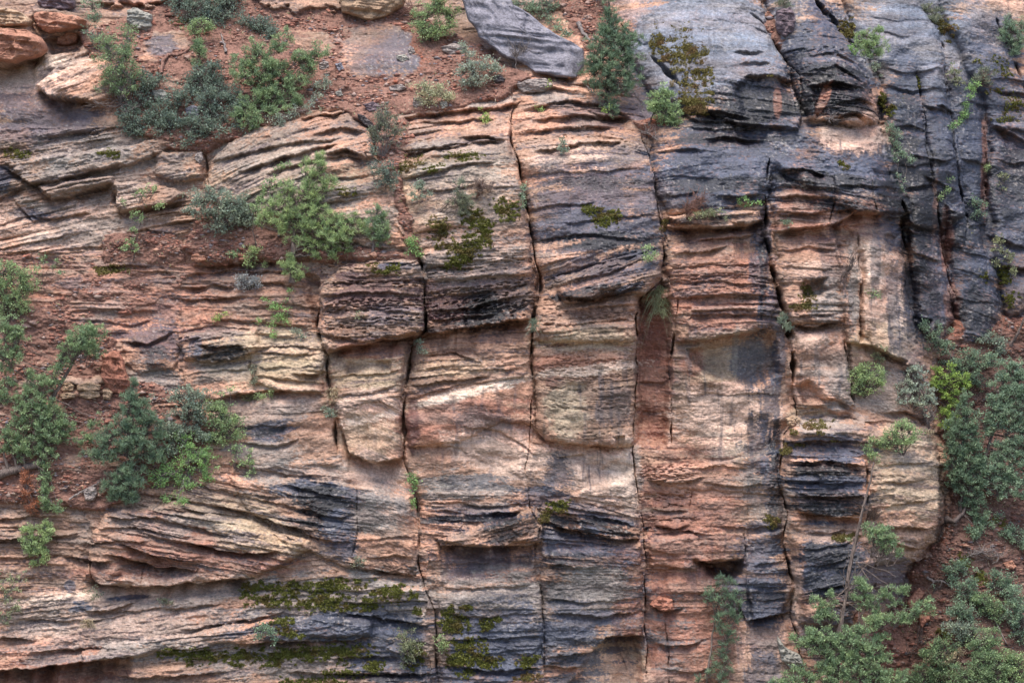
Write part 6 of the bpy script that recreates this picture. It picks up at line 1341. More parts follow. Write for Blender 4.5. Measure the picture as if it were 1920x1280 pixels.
plant('shrub', 'silvery leafless cushion shrub on the thin beds below the yellow-green pine', SH, gC, (466,540), [(450,524,10,9),(464,520,12,9),(478,528,10,10),(458,536,12,8)], 'small', 'silver', 1.0, .008, 'grey', bare=16)
plant('vine', 'bright green trailing plant on the beds below the silvery cushion shrub', SH, gC, (512,612), [(546,548,6,5),(538,556,6,6),(520,572,9,6),(530,582,10,7),(524,592,10,6),(512,576,7,5),(510,604,8,6),(486,600,6,4),(534,600,6,5),(506,620,7,5),(500,562,6,4),(514,628,6,5)], 'small', 'bright', .85, .008, 'brown')
plant('shrub', 'small yellowish sprig left of the trailing plant on the thin beds', SH, gC, (404,602), [(402,598,5,3),(412,592,6,4),(420,588,4,3)], 'small', 'lime', .8, .005)
plant('shrub', 'grey green low bush at the left end of the yellow layered block', SH, gC, (562,628), [(556,622,8,7),(566,630,7,6)], 'small', 'oak', .9, .006)
plant('shrub', 'thin grey-green shrub above the left centre pink stripe', SH, gC, (478,716), [(476,696,6,7),(480,710,7,7),(470,718,6,5)], 'small', 'dull', .7, .008, bare=8)
plant('flowering_plant', 'yellow flowering plant at the left end of the layered pink stripe', SH, gC, (496,752), [(496,742,12,5),(508,734,5,3),(482,740,8,5)], 'small', 'yellowgreen', .8, .006)
plant('dead_shrub', 'brown dead bush hanging over the reddish boulder', SH, gL, (218,672), [(212,684,16,16),(222,706,16,20),(214,720,14,12)], 'bare', 'dry', 3.2, .014, 'brown', bare=34)
# left slope
plant('shrub', 'yellow-green leafy tree at the left edge above the big juniper', TR, gL, (14,606), [(6,504,20,14),(46,512,18,14),(20,524,22,14),(4,546,20,16),(32,550,22,16),(54,534,16,12),(10,572,22,14),(40,576,18,12),(-14,530,18,24)], 'small', 'lightgreen', .95, .03, 'dark')
plant('sapling', 'thin sapling with few leaves right of the yellow-green tree at the left edge', TR, gL, (78,548), [(108,492,10,6),(116,508,7,5),(84,486,9,6),(98,500,8,6),(72,500,9,6)], 'sparse', 'juniper', .45, .012, 'dark', bare=6)
plant('juniper_tree', 'big old juniper with a twisted grey trunk at the left edge', TR, None, (-20,900), [(176,622,10,10),(194,620,8,9),(160,618,18,12),(142,630,18,12),(150,648,22,14),(126,652,16,12),(172,650,16,12),(186,658,10,10),(120,672,14,10),(108,690,14,10),(60,700,8,12),(78,716,16,12),(100,712,12,10),(52,732,18,14),(80,742,20,14),(58,762,22,16),(84,776,18,14),(38,756,14,16),(102,772,14,12),(120,786,14,12),(100,796,16,12),(72,796,20,14),(40,786,18,14),(12,814,18,14),(34,826,18,14),(60,830,20,14),(90,818,18,12),(114,816,12,12),(128,806,12,12),(46,850,18,12),(84,846,18,14),(8,840,12,10),(152,824,12,10),(176,798,8,10),(184,782,8,8),(168,820,10,8),(12,612,18,18),(30,636,14,14),(8,650,18,16),(24,668,14,12),(6,680,12,12),(34,620,8,14),(18,708,10,14),(8,740,12,16),(86,884,8,16),(84,906,9,14)], 'juniper', 'juniper', .95, .16, 'bark', mids=[(14,884),(44,878),(70,872),(84,852),(76,800),(100,745),(130,690),(160,640)], lean=.5, twig=.5)
plant('tree_branches', 'low branch with rusty dead foliage and thin green sprays under the big old juniper', SH, gL, (84,884), [(80,924,8,14),(84,946,8,14),(110,950,10,8),(96,940,8,8),(52,920,10,20,1),(60,948,12,16,1),(46,896,8,16,1)], 'juniper', 'juniper', .7, .02, 'grey', colour2='rustleaf')
plant('pine_tree', 'dark green cone-shaped pine right of the big old juniper', TR, gL, (240,940), [(250,722,8,12),(246,740,14,12),(262,748,14,12),(240,760,18,12),(266,768,18,12),(250,784,24,12),(228,790,16,12),(282,784,16,12),(240,804,26,12),(270,804,22,12),(208,808,18,10),(292,812,14,12),(196,828,20,12),(228,830,26,14),(262,828,26,12),(288,834,20,12),(178,850,18,10),(206,852,22,12),(302,852,10,12),(280,850,16,12),(240,846,20,10),(240,882,22,12),(256,872,16,12),(224,894,20,14),(250,900,20,14),(204,912,16,12),(232,916,22,14),(214,928,14,10),(242,934,14,12)], 'pine', 'pine', 1.15, .06, 'dark', mids=[(244,870),(245,820),(248,770),(250,716)], lean=.4)
plant('shrub', 'blue-grey oak bush behind the dark green pine', SH, gL, (350,812), [(334,738,22,10),(362,740,24,12),(346,756,22,12),(376,754,20,12),(352,772,26,12),(372,784,16,12),(312,794,16,14),(330,804,22,12),(304,812,16,12),(356,806,22,12),(276,746,12,8),(336,826,18,10),(380,822,16,12),(324,846,14,10)], 'leaf', 'oak', .85, .03, 'dark')
plant('shrub', 'bright green bush right of the blue-grey oak bush', SH, gL, (404,830), [(398,762,18,12),(416,776,22,14),(404,796,20,12),(430,792,18,12),(440,808,14,14),(418,816,20,12),(398,822,16,12),(424,762,12,8),(414,738,7,4),(432,730,6,4),(448,784,8,8)], 'small', 'lightgreen', .95, .03, 'dark')
plant('shrub', 'yellow-tinged bright green bush in front of the left pine foot', SH, gL, (360,880), [(344,820,14,8),(356,840,16,10),(372,850,18,10),(352,862,20,10),(388,860,16,10),(378,880,20,10),(312,872,18,10),(296,890,18,10),(322,886,18,10),(300,906,16,8),(340,902,12,10),(356,908,14,8),(330,930,12,8),(312,936,6,6),(340,940,8,7),(390,894,10,8)], 'small', 'bright', .95, .03, 'grey', bare=22)
plant('shrub', 'sparse bush with grey hanging roots at the right end of the left slope bushes', SH, gL, (440,880), [(438,838,10,8),(462,848,8,7),(454,866,10,8),(470,862,8,8),(440,860,10,8),(476,884,7,7),(466,892,6,5)], 'sparse', 'lightgreen', .7, .012, 'grey', bare=20)
plant('juniper_sapling', 'small yellow-green juniper sapling on the beds at the lower left', TR, gL, (74,1064), [(84,984,9,12),(92,996,8,10),(84,1006,10,12),(52,992,9,10),(56,1010,12,12),(50,1022,8,9),(76,1030,12,10),(82,1042,10,9),(62,1038,8,8),(62,1056,5,6)], 'juniper', 'yellowgreen', 1.2, .018, 'grey', mids=[(74,1046),(72,1020),(82,984)])
plant('shrub', 'dull green low bush at the left edge near the bottom', SH, gL, (14,1134), [(6,1084,14,12),(22,1100,12,10),(8,1118,16,14),(26,1136,12,12),(4,1156,14,12),(42,1082,10,12)], 'sparse', 'olive', .6, .01, 'grey', bare=10)
plant('sapling', 'thin leafless-looking sapling on the pink rock ramp at the lower left', TR, gC, (172,1158), [(168,1108,7,4),(184,1106,7,4),(176,1118,8,5),(190,1116,5,4),(178,1100,6,3)], 'sparse', 'dull', .5, .008, 'dark', mids=[(174,1130),(178,1104)])
grass('grass_tuft', 'pale drooping grass tuft below the thin sapling on the pink ramp', 'grass', gC, (166,1166), 14, 16, 'straw', 70, 1.2, True)
plant('shrub', 'blue-green cushion plant between the mossy bands near the bottom', SH, gC, (500,1196), [(484,1178,10,7),(498,1176,10,8),(510,1184,8,7),(490,1190,12,6),(514,1200,6,4)], 'leaf', 'bluegreen', .9, .008)
plant('shrub', 'tiny grey-green tuft on the rock ramp near the mossy band', SH, gC, (310,1134), [(306,1124,6,6),(314,1128,6,5)], 'sparse', 'dull', 1.0, .005, bare=8)
plant('shrub', 'olive bushy shrub in the joint of the dark mossy beds at the bottom centre', SH, gC, (766,1250), [(760,1192,14,12),(776,1204,12,12),(764,1216,14,12),(776,1228,10,10),(756,1238,10,8)], 'small', 'olive', .8, .012, 'dark', bare=12)
plant('shrub', 'yellow-green sprig in the joint right of the olive bushy shrub', SH, gC, (826,1216), [(826,1196,6,9),(832,1210,7,9),(824,1222,6,6)], 'small', 'yellowgreen', .8, .006)
# centre plants
plant('shrub', 'grey-green bush with dark bare stems above the mossy patch in the upper middle', SH, gC, (822,400), [(862,346,10,12),(868,364,14,10),(874,380,14,10),(856,378,12,8),(870,394,12,8)], 'pine', 'dull', 1.0, .02, 'dark', bare=12)
plant('shrub', 'dry fan-shaped bush right of the grey-green bush in the upper middle', SH, gC, (892,372), [(904,342,12,9),(914,352,10,8),(896,350,9,8)], 'pine', 'dry', .8, .012, 'brown', bare=22)
plant('shrub', 'faint light green shrub on the beds left of the grey-green bush', SH, gC, (788,384), [(784,352,14,8),(800,364,12,8),(776,366,10,7),(792,342,8,5)], 'sparse', 'oak', .8, .01)
plant('round_shrub', 'small round grey-green plant on the pink rock face below the spruce', SH, gC, (1052,288), [(1052,272,7,8),(1052,282,7,6)], 'small', 'oak', 1.4, .006)
plant('vine', 'bright yellow-green sprig hanging on the thin beds left of the long joint', SH, gC, (908,232), [(904,206,4,4),(908,216,6,4),(914,222,5,5),(910,232,4,5)], 'small', 'lime', .8, .005)
plant('vine', 'yellow-green creeping plant on the thin beds under the lichened slab', SH, gC, (1018,220), [(1010,196,5,5),(1014,206,6,5),(1022,216,6,4),(1072,196,8,4),(1136,204,5,5),(1028,156,7,8)], 'small', 'lime', .55, .005)
plant('shrub', 'blue-green tufts in the long joint at the height of the mossy dark bed', SH, gC, (982,380), [(978,362,6,10),(984,348,5,6),(978,378,5,6)], 'small', 'bluegreen', .9, .006)
plant('shrub', 'small green plant at the top of the leaning wedge of rock', SH, gC, (1222,488), [(1216,466,7,6),(1222,478,12,6),(1216,484,8,4)], 'small', 'lightgreen', 1.0, .008)
grass('grass_tuft', 'largest hanging tuft of grey-green grass over the red recess', 'grass', gC, (1238,560), 26, 54, 'olive', 240, 1.1, True)
grass('grass_tuft', 'blue-green grass tuft in the wide part of the long joint', 'grass', gC, (1002,612), 14, 22, 'oak', 120, .6)
grass('grass_tuft', 'pale straw grass tuft at the top of the lens-shaped block', 'grass', gC, (628,738), 20, 26, 'straw', 110, 1.0, True)
plant('shrub', 'small grey-green bush at the head of the joint left of the lens-shaped block', SH, gC, (620,772), [(616,770,7,8),(622,780,6,6)], 'small', 'oak', 1.0, .006)
plant('shrub', 'green grassy bush in the joint of the tall pillar', SH, gC, (1472,622), [(1470,600,8,9),(1476,612,8,9),(1468,592,5,5)], 'pine', 'oak', 1.3, .01)
plant('vine', 'hanging bright green vine where the long joint meets the dark beds', SH, gC, (772,905), [(772,888,6,8),(768,904,5,8),(778,902,6,6),(776,922,5,8),(778,938,5,7),(776,950,3,4)], 'small', 'bright', .9, .006)
plant('shrub', 'grey-green cushion on the rock right of the overhang crossing', SH, gC, (786,660), [(782,644,6,6),(788,656,5,5),(794,660,4,3)], 'small', 'oak', .9, .005)
plant('round_shrub', 'small grey-green plant in the hollow under the dark folded beds', SH, gC, (672,1062), [(672,1048,8,7),(672,1058,8,6)], 'small', 'dull', 1.1, .006)
plant('round_shrub', 'little pale round plant on the maroon banded block', SH, gC, (680,596), [(680,586,7,6)], 'small', 'olive', 1.1, .005)
plant('dead_shrub', 'leafless bush standing on the red ledge under the blue-grey wall', SH, gC, (1290,412), [(1300,380,18,22),(1316,370,18,16),(1288,388,12,14)], 'bare', 'dry', 2.4, .014, 'brown', bare=26)
plant('shrub', 'olive low bush on the red ledge at the foot of the leafless bush', SH, gC, (1326,412), [(1326,402,14,6),(1346,396,14,7),(1310,406,12,6),(1358,404,8,6)], 'small', 'olive', .9, .008)
plant('shrub', 'bright green creeping plant on the right end of the red ledge', SH, gC, (1396,384), [(1384,380,8,5),(1398,372,9,5),(1412,376,7,5),(1404,384,8,4),(1424,380,4,3)], 'sparse', 'bright', 1.0, .008)
plant('round_shrub', 'tiny blue-green plant low on the pillar top under the overhang', SH, gC, (1476,420), [(1476,416,7,5)], 'small', 'bluegreen', 1.1, .005)
plant('dead_shrub', 'faint leafless shrub on the pale rock under the black bands', SH, gC, (1562,232), [(1556,218,16,12),(1570,226,10,8)], 'bare', 'dry', 2.6, .008, 'grey', bare=18)
plant('dead_tree', 'black leafless sapling clinging to the pale rock right of the pillar', TR, gC, (1574,530), [(1592,500,12,16),(1600,480,10,16),(1584,514,10,10)], 'bare', 'dry', 2.4, .02, 'dark', mids=[(1580,514),(1596,496),(1600,466)])
plant('shrub', 'light green small bush on the pale rock right of the black leafless sapling', SH, gC, (1634,556), [(1632,550,8,5),(1644,554,5,4)], 'small', 'lightgreen', .9, .005)
# upper right
plant('pine_tree', 'small green pine leaning out of the fissure in the upper right dome', TR, None, (1602,104), [(1626,64,16,9),(1640,78,16,10),(1650,92,10,10),(1624,86,14,9),(1636,100,14,8),(1646,54,9,6),(1614,74,10,8)], 'pine', 'lightgreen', 1.3, .03, 'dark', mids=[(1608,88),(1624,76),(1644,58)])
plant('shrub', 'bright green bush at the foot of the small leaning pine', SH, gC, (1604,104), [(1600,100,8,5),(1594,92,5,7)], 'small', 'bright', 1.1, .006)
plant('shrub', 'grey-green shrub under the small leaning pine', SH, gC, (1644,140), [(1642,126,8,8),(1648,136,8,5),(1638,114,6,6)], 'small', 'oak', .8, .006)
plant('shrub', 'dark shrub on the top edge above the purple-brown block', SH, gC, (1470,18), [(1468,2,14,10),(1478,8,10,6)], 'pine', 'dull', 1.1, .008)
plant('vine', 'long blue-green vine hanging down the right edge of the buttress', SH, gC, (1672,236), [(1670,240,9,8),(1680,252,9,8),(1672,262,9,8),(1680,276,8,7),(1690,288,7,6),(1678,300,5,5),(1700,298,8,4),(1712,302,5,4),(1682,332,5,8),(1690,350,7,8),(1686,338,5,6),(1678,288,6,6),(1696,358,4,4)], 'small', 'bluegreen', .95, .008)
plant('vine', 'bright green climbing plant in the long fissure, top right', SH, gC, (1812,232), [(1826,152,6,6),(1822,166,6,7),(1816,180,7,8),(1810,196,7,7),(1806,212,6,7),(1802,226,5,7),(1790,234,6,4),(1780,238,5,3),(1832,158,5,4)], 'small', 'bright', 1.0, .01, 'dark')
plant('dead_shrub', 'brownish dry bush on the bulge beside the bright climbing plant', SH, gC, (1838,160), [(1844,142,16,12),(1858,148,10,8)], 'pine', 'dull', .9, .008, 'brown', bare=14)
plant('shrub', 'olive shrub left of the bright climbing plant', SH, gC, (1794,160), [(1790,140,9,9),(1796,154,9,8),(1786,128,6,6)], 'sparse', 'olive', .9, .006)
plant('shrub', 'dark bush on the ledge at the top right near the brown moss', SH, gC, (1752,36), [(1742,16,14,10),(1756,24,12,10),(1748,36,10,7)], 'pine', 'dull', 1.0, .012, 'dark')
plant('shrub', 'grey-green bush growing in the gully at the top right corner', SH, gC, (1908,100), [(1886,44,14,10),(1900,56,18,12),(1890,68,14,10),(1912,76,14,12),(1904,92,14,9),(1918,50,12,12)], 'pine', 'bluegreen', 1.0, .02, 'dark')
plant('round_shrub', 'grey-green round bush low in the dark recess of the right hand walls', SH, gC, (1836,414), [(1830,378,10,7),(1840,388,10,9),(1830,400,8,7),(1842,402,7,6)], 'small', 'bluegreen', .9, .008)
plant('vine', 'sparse green sprig on the dark wall above the round bush', SH, gC, (1784,360), [(1780,340,6,6),(1776,352,6,5),(1770,364,5,4),(1760,372,5,4)], 'sparse', 'lightgreen', .8, .005)
plant('shrub', 'yellowish sprig beside the fissure in the right hand walls', SH, gC, (1852,316), [(1853,306,4,6),(1851,314,4,5)], 'small', 'yellowgreen', 1.0, .005)
plant('shrub', 'yellowish grey bush at the right edge above the round bush level', SH, gC, (1888,350), [(1886,330,8,6),(1876,342,8,6),(1880,356,6,6)], 'sparse', 'olive', .7, .006)
plant('shrub', 'yellow-green mossy bush on the bright ledge, right of the wet black wall', SH, gC, (1892,486), [(1880,470,10,12),(1892,486,10,12),(1874,452,8,8),(1898,504,8,8),(1868,496,6,6)], 'sparse', 'olive', .8, .006)
# right hand slope
plant('ground_shrub', 'blue-grey scrub filling the gap between the green shrub and the big juniper shrub', SH, gD, (330,214), [(296,150,16,10),(312,196,22,12),(340,190,18,12),(352,170,16,12),(330,226,22,12),(290,206,20,12),(366,222,20,14),(420,240,22,10),(440,204,20,12)], 'leaf', 'greyscrub', .6, .014, 'dark', twig=.4, lean=.15)
plant('sage_shrub', 'grey-green low bush on the scree lip right of the big juniper shrub', SH, gU, (560,214), [(540,216,20,8),(566,206,18,9),(590,196,14,8),(520,226,18,8)], 'small', 'sage', .5, .01, 'grey', bare=10)
plant('shrub', 'grey-green bush under the dark walls just right of the buttress edge', SH, gR, (1766,666), [(1736,610,12,9),(1752,624,12,9),(1760,640,14,10),(1748,654,12,8),(1774,648,10,8),(1782,616,10,7),(1768,660,9,6),(1756,606,9,6)], 'small', 'bluegreen', .85, .012, 'dark')
plant('shrub', 'pale leafy bush in front of the wet black wall foot', SH, gR, (1866,650), [(1842,636,12,8),(1860,640,14,10),(1876,646,10,8),(1858,626,10,8),(1872,660,10,6),(1884,636,6,6)], 'leaf', 'oak', .85, .012, 'dark')
plant('shrub', 'spreading blue-green bush below the pale leafy bush', SH, gR, (1820,716), [(1820,664,20,10),(1846,668,22,10),(1800,680,20,10),(1830,684,26,12),(1862,674,18,10),(1790,692,14,8),(1812,704,20,12),(1836,712,12,8),(1842,720,10,6),(1780,684,8,8)], 'small', 'bluegreen', .95, .02, 'dark')
plant('shrub', 'yellow-tinged green bush perched on the tan shelf', SH, gR, (1622,746), [(1612,692,14,9),(1632,690,16,10),(1600,706,14,10),(1624,708,20,12),(1648,702,12,10),(1606,724,16,10),(1632,722,18,10),(1652,716,10,7),(1618,736,12,6)], 'small', 'yellowgreen', .95, .02, 'dark')
plant('shrub', 'thin olive shrub on the pale rock above the yellow-tinged bush', SH, gR, (1644,690), [(1642,660,7,8),(1648,672,7,8),(1642,682,6,6),(1650,652,6,4)], 'sparse', 'olive', .8, .008, bare=6)
plant('shrub', 'open grey-green shrub with dark branching stems on the ledge right of the tan shelf', SH, gR, (1700,776), [(1690,718,12,9),(1706,708,14,12),(1718,696,14,10),(1724,714,14,10),(1694,736,14,10),(1716,732,14,12),(1736,736,14,12),(1728,752,16,10),(1746,752,12,8),(1690,754,10,8),(1738,768,10,8)], 'sparse', 'sage', 1.0, .03, 'dark', bare=16, twig=.8)
plant('maple_tree', 'bright lime-green young tree between buttress and the dark conifers', TR, gR, (1752,742), [(1780,690,9,7),(1766,702,14,9),(1790,708,16,9),(1756,718,12,9),(1778,724,16,9),(1806,712,12,8),(1812,726,9,8),(1770,740,12,7),(1794,736,10,6),(1790,754,10,6),(1776,762,10,7),(1768,776,12,8),(1784,782,12,7),(1776,794,12,7),(1794,792,8,5),(1760,692,6,5)], 'sparse', 'lime', 1.35, .022, 'dark', twig=.7)
plant('juniper_tree', 'dark narrow conifer directly right of the buttress edge', TR, gR, (1800,960), [(1810,744,8,14),(1808,764,12,12),(1796,790,18,14),(1814,786,14,14),(1784,812,16,14),(1806,814,20,14),(1824,806,14,14),(1782,838,16,14),(1804,840,20,14),(1828,832,16,14),(1786,864,14,14),(1808,868,20,14),(1832,862,16,14),(1788,892,14,14),(1812,894,18,12),(1800,914,14,10),(1834,890,14,12),(1822,916,16,12),(1836,936,10,12),(1846,958,8,10)], 'juniper', 'pine', 1.1, .06, 'dark', mids=[(1806,900),(1806,830),(1810,748)])
plant('juniper_tree', 'largest blue-green conifer at the right edge, middle height', TR, gR, (1826,950), [(1896,684,16,12),(1912,700,16,14),(1882,704,14,12),(1900,722,20,14),(1876,724,14,10),(1926,720,14,14),(1868,742,16,12),(1892,744,20,14),(1916,748,20,14),(1864,764,18,12),(1886,768,20,12),(1912,774,20,14),(1848,782,12,10),(1870,788,18,12),(1894,796,18,12),(1924,800,14,14),(1856,806,12,10),(1908,822,18,12),(1880,832,14,10),(1928,836,14,14),(1900,846,18,12),(1872,854,16,12),(1920,862,18,14),(1842,870,14,12),(1866,876,20,12),(1892,878,20,12),(1908,900,18,12),(1880,902,20,12),(1852,900,16,12),(1930,900,14,14),(1894,922,18,10),(1872,922,12,8),(1926,930,14,12),(1838,886,12,10)], 'juniper', 'bluegreen', 1.0, .08, 'dark', mids=[(1838,900),(1856,830),(1872,780),(1890,700)], lean=.6)
plant('shrub', 'bright green leafy bush on the tan shelf edge above the leaning dead trunk', SH, gR, (1692,856), [(1690,798,18,10),(1706,806,12,10),(1676,812,16,12),(1698,822,18,10),(1664,826,14,10),(1682,836,16,10),(1650,832,10,8),(1636,826,8,6),(1628,838,8,7),(1634,852,9,7),(1712,816,8,8),(1642,862,7,5),(1724,808,5,4)], 'small', 'lightgreen', .95, .02, 'dark', bare=8)
plant('shrub', 'small rusty-yellow leaved bush at the right end of the tan shelf', SH, gR, (1738,816), [(1734,808,8,5),(1744,812,5,4)], 'small', 'straw', 1.0, .005)
plant('dead_shrub', 'grey leafless bush between the open shrub and the buttress edge', SH, gR, (1742,810), [(1738,786,16,16),(1746,772,16,16),(1730,770,12,12)], 'bare', 'dry', 3.4, .012, 'grey', bare=24)
plant('pine_tree', 'thin sparse pine standing against the pink wall at the bottom', TR, None, (1322,1310), [(1356,1082,12,8),(1366,1094,14,10),(1340,1098,14,10),(1372,1110,16,10),(1346,1114,16,10),(1326,1112,10,8),(1360,1126,20,10),(1340,1130,14,10),(1378,1130,14,10),(1366,1146,18,10),(1346,1150,14,10),(1374,1162,16,10),(1352,1170,14,10),(1366,1182,18,10),(1356,1200,16,10),(1372,1208,14,10),(1352,1220,12,10),(1364,1232,14,10),(1340,1240,10,8),(1360,1252,14,10),(1332,1262,12,10),(1350,1272,14,10),(1310,1270,10,8)], 'pine', 'pine', .5, .05, 'bark', mids=[(1328,1250),(1336,1190),(1344,1140),(1362,1084)], lean=.6)
# the leaning dead-topped conifer, its bare upper trunk in front of the cliff
plant('conifer_tree', 'tall conifer with a bare grey dead top leaning in front of the dark banded wall', TR, None, (1566,1330), [(1634,990,12,8),(1652,994,16,8),(1640,1006,18,9),(1664,1008,14,9),(1676,1022,14,10),(1656,1024,14,8),(1684,1036,8,7),(1594,1008,7,6),(1552,1112,9,8),(1534,1124,12,8),(1546,1138,12,8),(1560,1130,7,8),(1538,1154,12,8),(1556,1152,12,8),(1612,1086,12,8),(1624,1102,14,10),(1608,1116,12,8),(1636,1122,14,10),(1640,1142,12,8),(1618,1134,12,8),(1666,1112,12,10),(1690,1104,14,8),(1680,1128,12,8)], 'juniper', 'juniper', 1.15, .15, 'bark', mids=[(1572,1200),(1580,1150),(1588,1110)], lean=.5, depth=-1.3)
_sn = [(1588,1112),(1590,1080),(1598,1040),(1606,1008),(1614,970),(1624,930),(1634,890),(1638,866)]
_sp = np.array([to_world(x, y, min(front_at(x, y, 6), -.9)-.35) for x, y in _sn])
_root = [o for o in col.objects if o.name.startswith('conifer_tree') and o.type == 'EMPTY'][0]
_O = np.array(_root.location); _t = np.linspace(0, 7, 40)
_P3 = np.stack([np.interp(_t, np.arange(8), _sp[:, i]) for i in range(3)], 1) + R.normal(0, .006, (40, 3))
_paths = [(_P3, np.linspace(.07, .022, 40))]
for (x0, y0, x1, y1) in [(1604,1054,1680,1080),(1604,1054,1640,1116),(1610,1020,1650,1040),(1590,1100,1560,1122),(1592,1110,1620,1150),(1588,1090,1574,1070),(1606,1052,1668,1098),(1612,990,1624,984),(1590,1120,1646,1130),(1588,1130,1610,1160),(1620,950,1612,944)]:
    a = np.array(to_world(x0, y0, -1.3)); b = np.array(to_world(x1, y1, -1.7)); _paths.append(limb(a, b, .022, .006, .12, 8, -.05))
_v, _f = tubes(_paths, 8)
_d = quick_mesh('dead_top', _v-_O, _f, 4, WOOD['bark'], _root, smooth=True); _d['label'] = 'bare grey dead top of the trunk'
plant('juniper_tree', 'wide bushy green tree filling the bottom below the leaning dead-topped conifer', TR, gR, (1560,1320), [(1490,1194,14,9),(1506,1202,14,9),(1526,1204,14,9),(1540,1190,18,12),(1560,1200,18,12),(1520,1184,12,8),(1580,1196,18,12),(1600,1184,16,12),(1620,1176,16,10),(1644,1164,16,10),(1664,1160,18,10),(1688,1158,16,10),(1706,1150,14,10),(1722,1140,16,10),(1740,1134,14,10),(1608,1206,22,14),(1634,1214,18,14),(1584,1222,20,14),(1556,1226,18,12),(1530,1220,14,10),(1602,1236,22,14),(1630,1240,20,14),(1566,1248,20,14),(1540,1252,16,12),(1500,1256,16,12),(1516,1272,18,12),(1590,1262,22,14),(1620,1268,20,14),(1648,1260,18,14),(1556,1280,20,14),(1480,1276,18,12),(1454,1286,16,10),(1660,1232,14,10),(1636,1290,22,14),(1662,1284,18,14),(1686,1268,14,14),(1650,1196,12,8)], 'juniper', 'juniper', 1.0, .09, 'dark', mids=[(1556,1270),(1546,1240),(1566,1210)], lean=.5, depth=-1.6)
plant('dead_shrub', 'dark leafless sapling on the scree right of the wide bushy tree', TR, gR, (1702,1246), [(1724,1180,10,30),(1704,1220,16,16),(1736,1200,12,12)], 'bare', 'dry', 1.2, .016, 'dark', mids=[(1716,1210),(1728,1160)])
plant('juniper_tree', 'conifer foliage on a dark trunk just under the largest conifer, right of the buttress foot', TR, gR, (1776,974), [(1826,958,12,10),(1812,944,12,10),(1838,976,10,8),(1832,992,12,6)], 'juniper', 'pine', 1.0, .11, 'dark', mids=[(1790,978),(1806,960),(1820,930)])
RS = [
 ('grey-green bush alone on the brown scree right of the driftwood', 'bluegreen', [(1780,1064,12,6),(1796,1056,12,6),(1814,1068,12,6),(1788,1076,10,8),(1782,1086,6,5)]),
 ('small blue-green bush on the brown scree below the conifers, left', 'bluegreen', [(1826,1000,12,6),(1840,990,12,8),(1852,984,10,6)]),
 ('bush at the right edge on the upper brown scree', 'bluegreen', [(1896,996,14,8),(1908,1008,12,9),(1914,1022,10,8),(1880,1000,10,5)]),
 ('bush with pale leaves above the lower thicket, centre', 'bluegreen', [(1812,1100,12,8),(1824,1096,8,7),(1806,1112,12,8),(1826,1118,16,8)]),
 ('bush with pale leaves above the lower thicket, right', 'bluegreen', [(1880,1080,12,7),(1890,1092,14,8),(1876,1102,12,8),(1900,1110,14,8),(1868,1076,8,5)]),
 ('long bush of the thicket beside the grey branch', 'juniper', [(1838,1120,16,9),(1856,1130,14,9),(1866,1144,16,10),(1846,1142,14,8),(1872,1156,12,8)]),
 ('dense bush of the thicket at the right edge', 'bluegreen', [(1908,1140,18,12),(1896,1156,16,10),(1916,1166,16,12),(1902,1128,14,8),(1914,1190,14,10)]),
 ('bush of the thicket next to the driftwood, lower left', 'bluegreen', [(1798,1138,14,9),(1812,1146,14,8),(1790,1146,10,7),(1820,1160,14,8)]),
 ('grey-leaved bush of the thicket near the leaning slab', 'oak', [(1788,1170,16,9),(1808,1176,16,9),(1798,1186,14,8),(1824,1184,14,8)]),
 ('bush of the thicket in the middle of the lower right corner', 'juniper', [(1844,1190,16,10),(1830,1206,18,9),(1858,1206,16,10),(1866,1190,12,8),(1850,1216,14,8)]),
 ('bush in front of the leafless sapling, lower right', 'juniper', [(1768,1202,16,9),(1752,1214,16,9),(1776,1218,16,9),(1744,1230,16,10),(1762,1238,16,8)]),
 ('green bush at the bottom edge right of the leafless sapling', 'juniper', [(1726,1258,18,10),(1748,1256,18,10),(1736,1272,20,10),(1714,1276,18,10),(1764,1268,14,10),(1756,1288,18,10)]),
 ('leafy green bush in the bottom right corner', 'juniper', [(1840,1228,14,8),(1858,1232,14,8),(1828,1248,18,10),(1852,1252,20,11),(1876,1240,18,10),(1808,1262,20,10),(1840,1272,22,12),(1870,1268,20,12),(1800,1284,20,10)]),
 ('yellow-green leafy bush at the very bottom right corner', 'lightgreen', [(1896,1226,16,9),(1912,1240,16,10),(1894,1252,18,10),(1918,1262,14,12),(1898,1276,20,12),(1880,1286,18,10)]),
 ('small bush with a few orange leaves on the lower right scree', 'straw', [(1778,1240,8,5),(1786,1234,6,4),(1770,1230,5,4),(1806,1218,8,4)])]
for k, (lab, c_, cl) in enumerate(RS):
    cl = [(a, b, rx*1.15, ry*1.25) for a, b, rx, ry in cl] + [(a+R.normal(0, 14), b+R.normal(0, 9), rx*.8, ry*.8) for a, b, rx, ry in cl]
    plant('shrub', lab, SH, 'bushes of the right hand scree', (cl[-1][0], cl[-1][1]+14), cl, 'small', c_, .85, .015, 'dark', bare=5, lean=.25, twig=.5)
plant('dead_shrub', 'grey leafless brush on the brown scree under the conifers', SH, gR, (1852,1046), [(1840,1030,22,12),(1872,1036,22,14),(1816,1040,16,10)], 'bare', 'dry', 2.2, .01, 'grey', bare=26)
wood_piece('pale dead branch running through the right hand thicket', [(1852,1136),(1866,1162),(1880,1190),(1888,1206)], .03, .015, 'dead_branch', 'grey')
plant('tree', 'dark trunk and branch reaching in from the right edge under the dark walls', TR, gR, (1894,648), [(1924,600,14,14),(1934,620,14,14)], 'bare', 'dry', 1.5, .07, 'dark', mids=[(1906,630),(1920,600),(1930,570)])
grass('grass_tuft', 'dry grass tuft beside the grey dead top of the leaning conifer', 'grass', gC, (1636,966), 22, 20, 'dry', 160, .5)
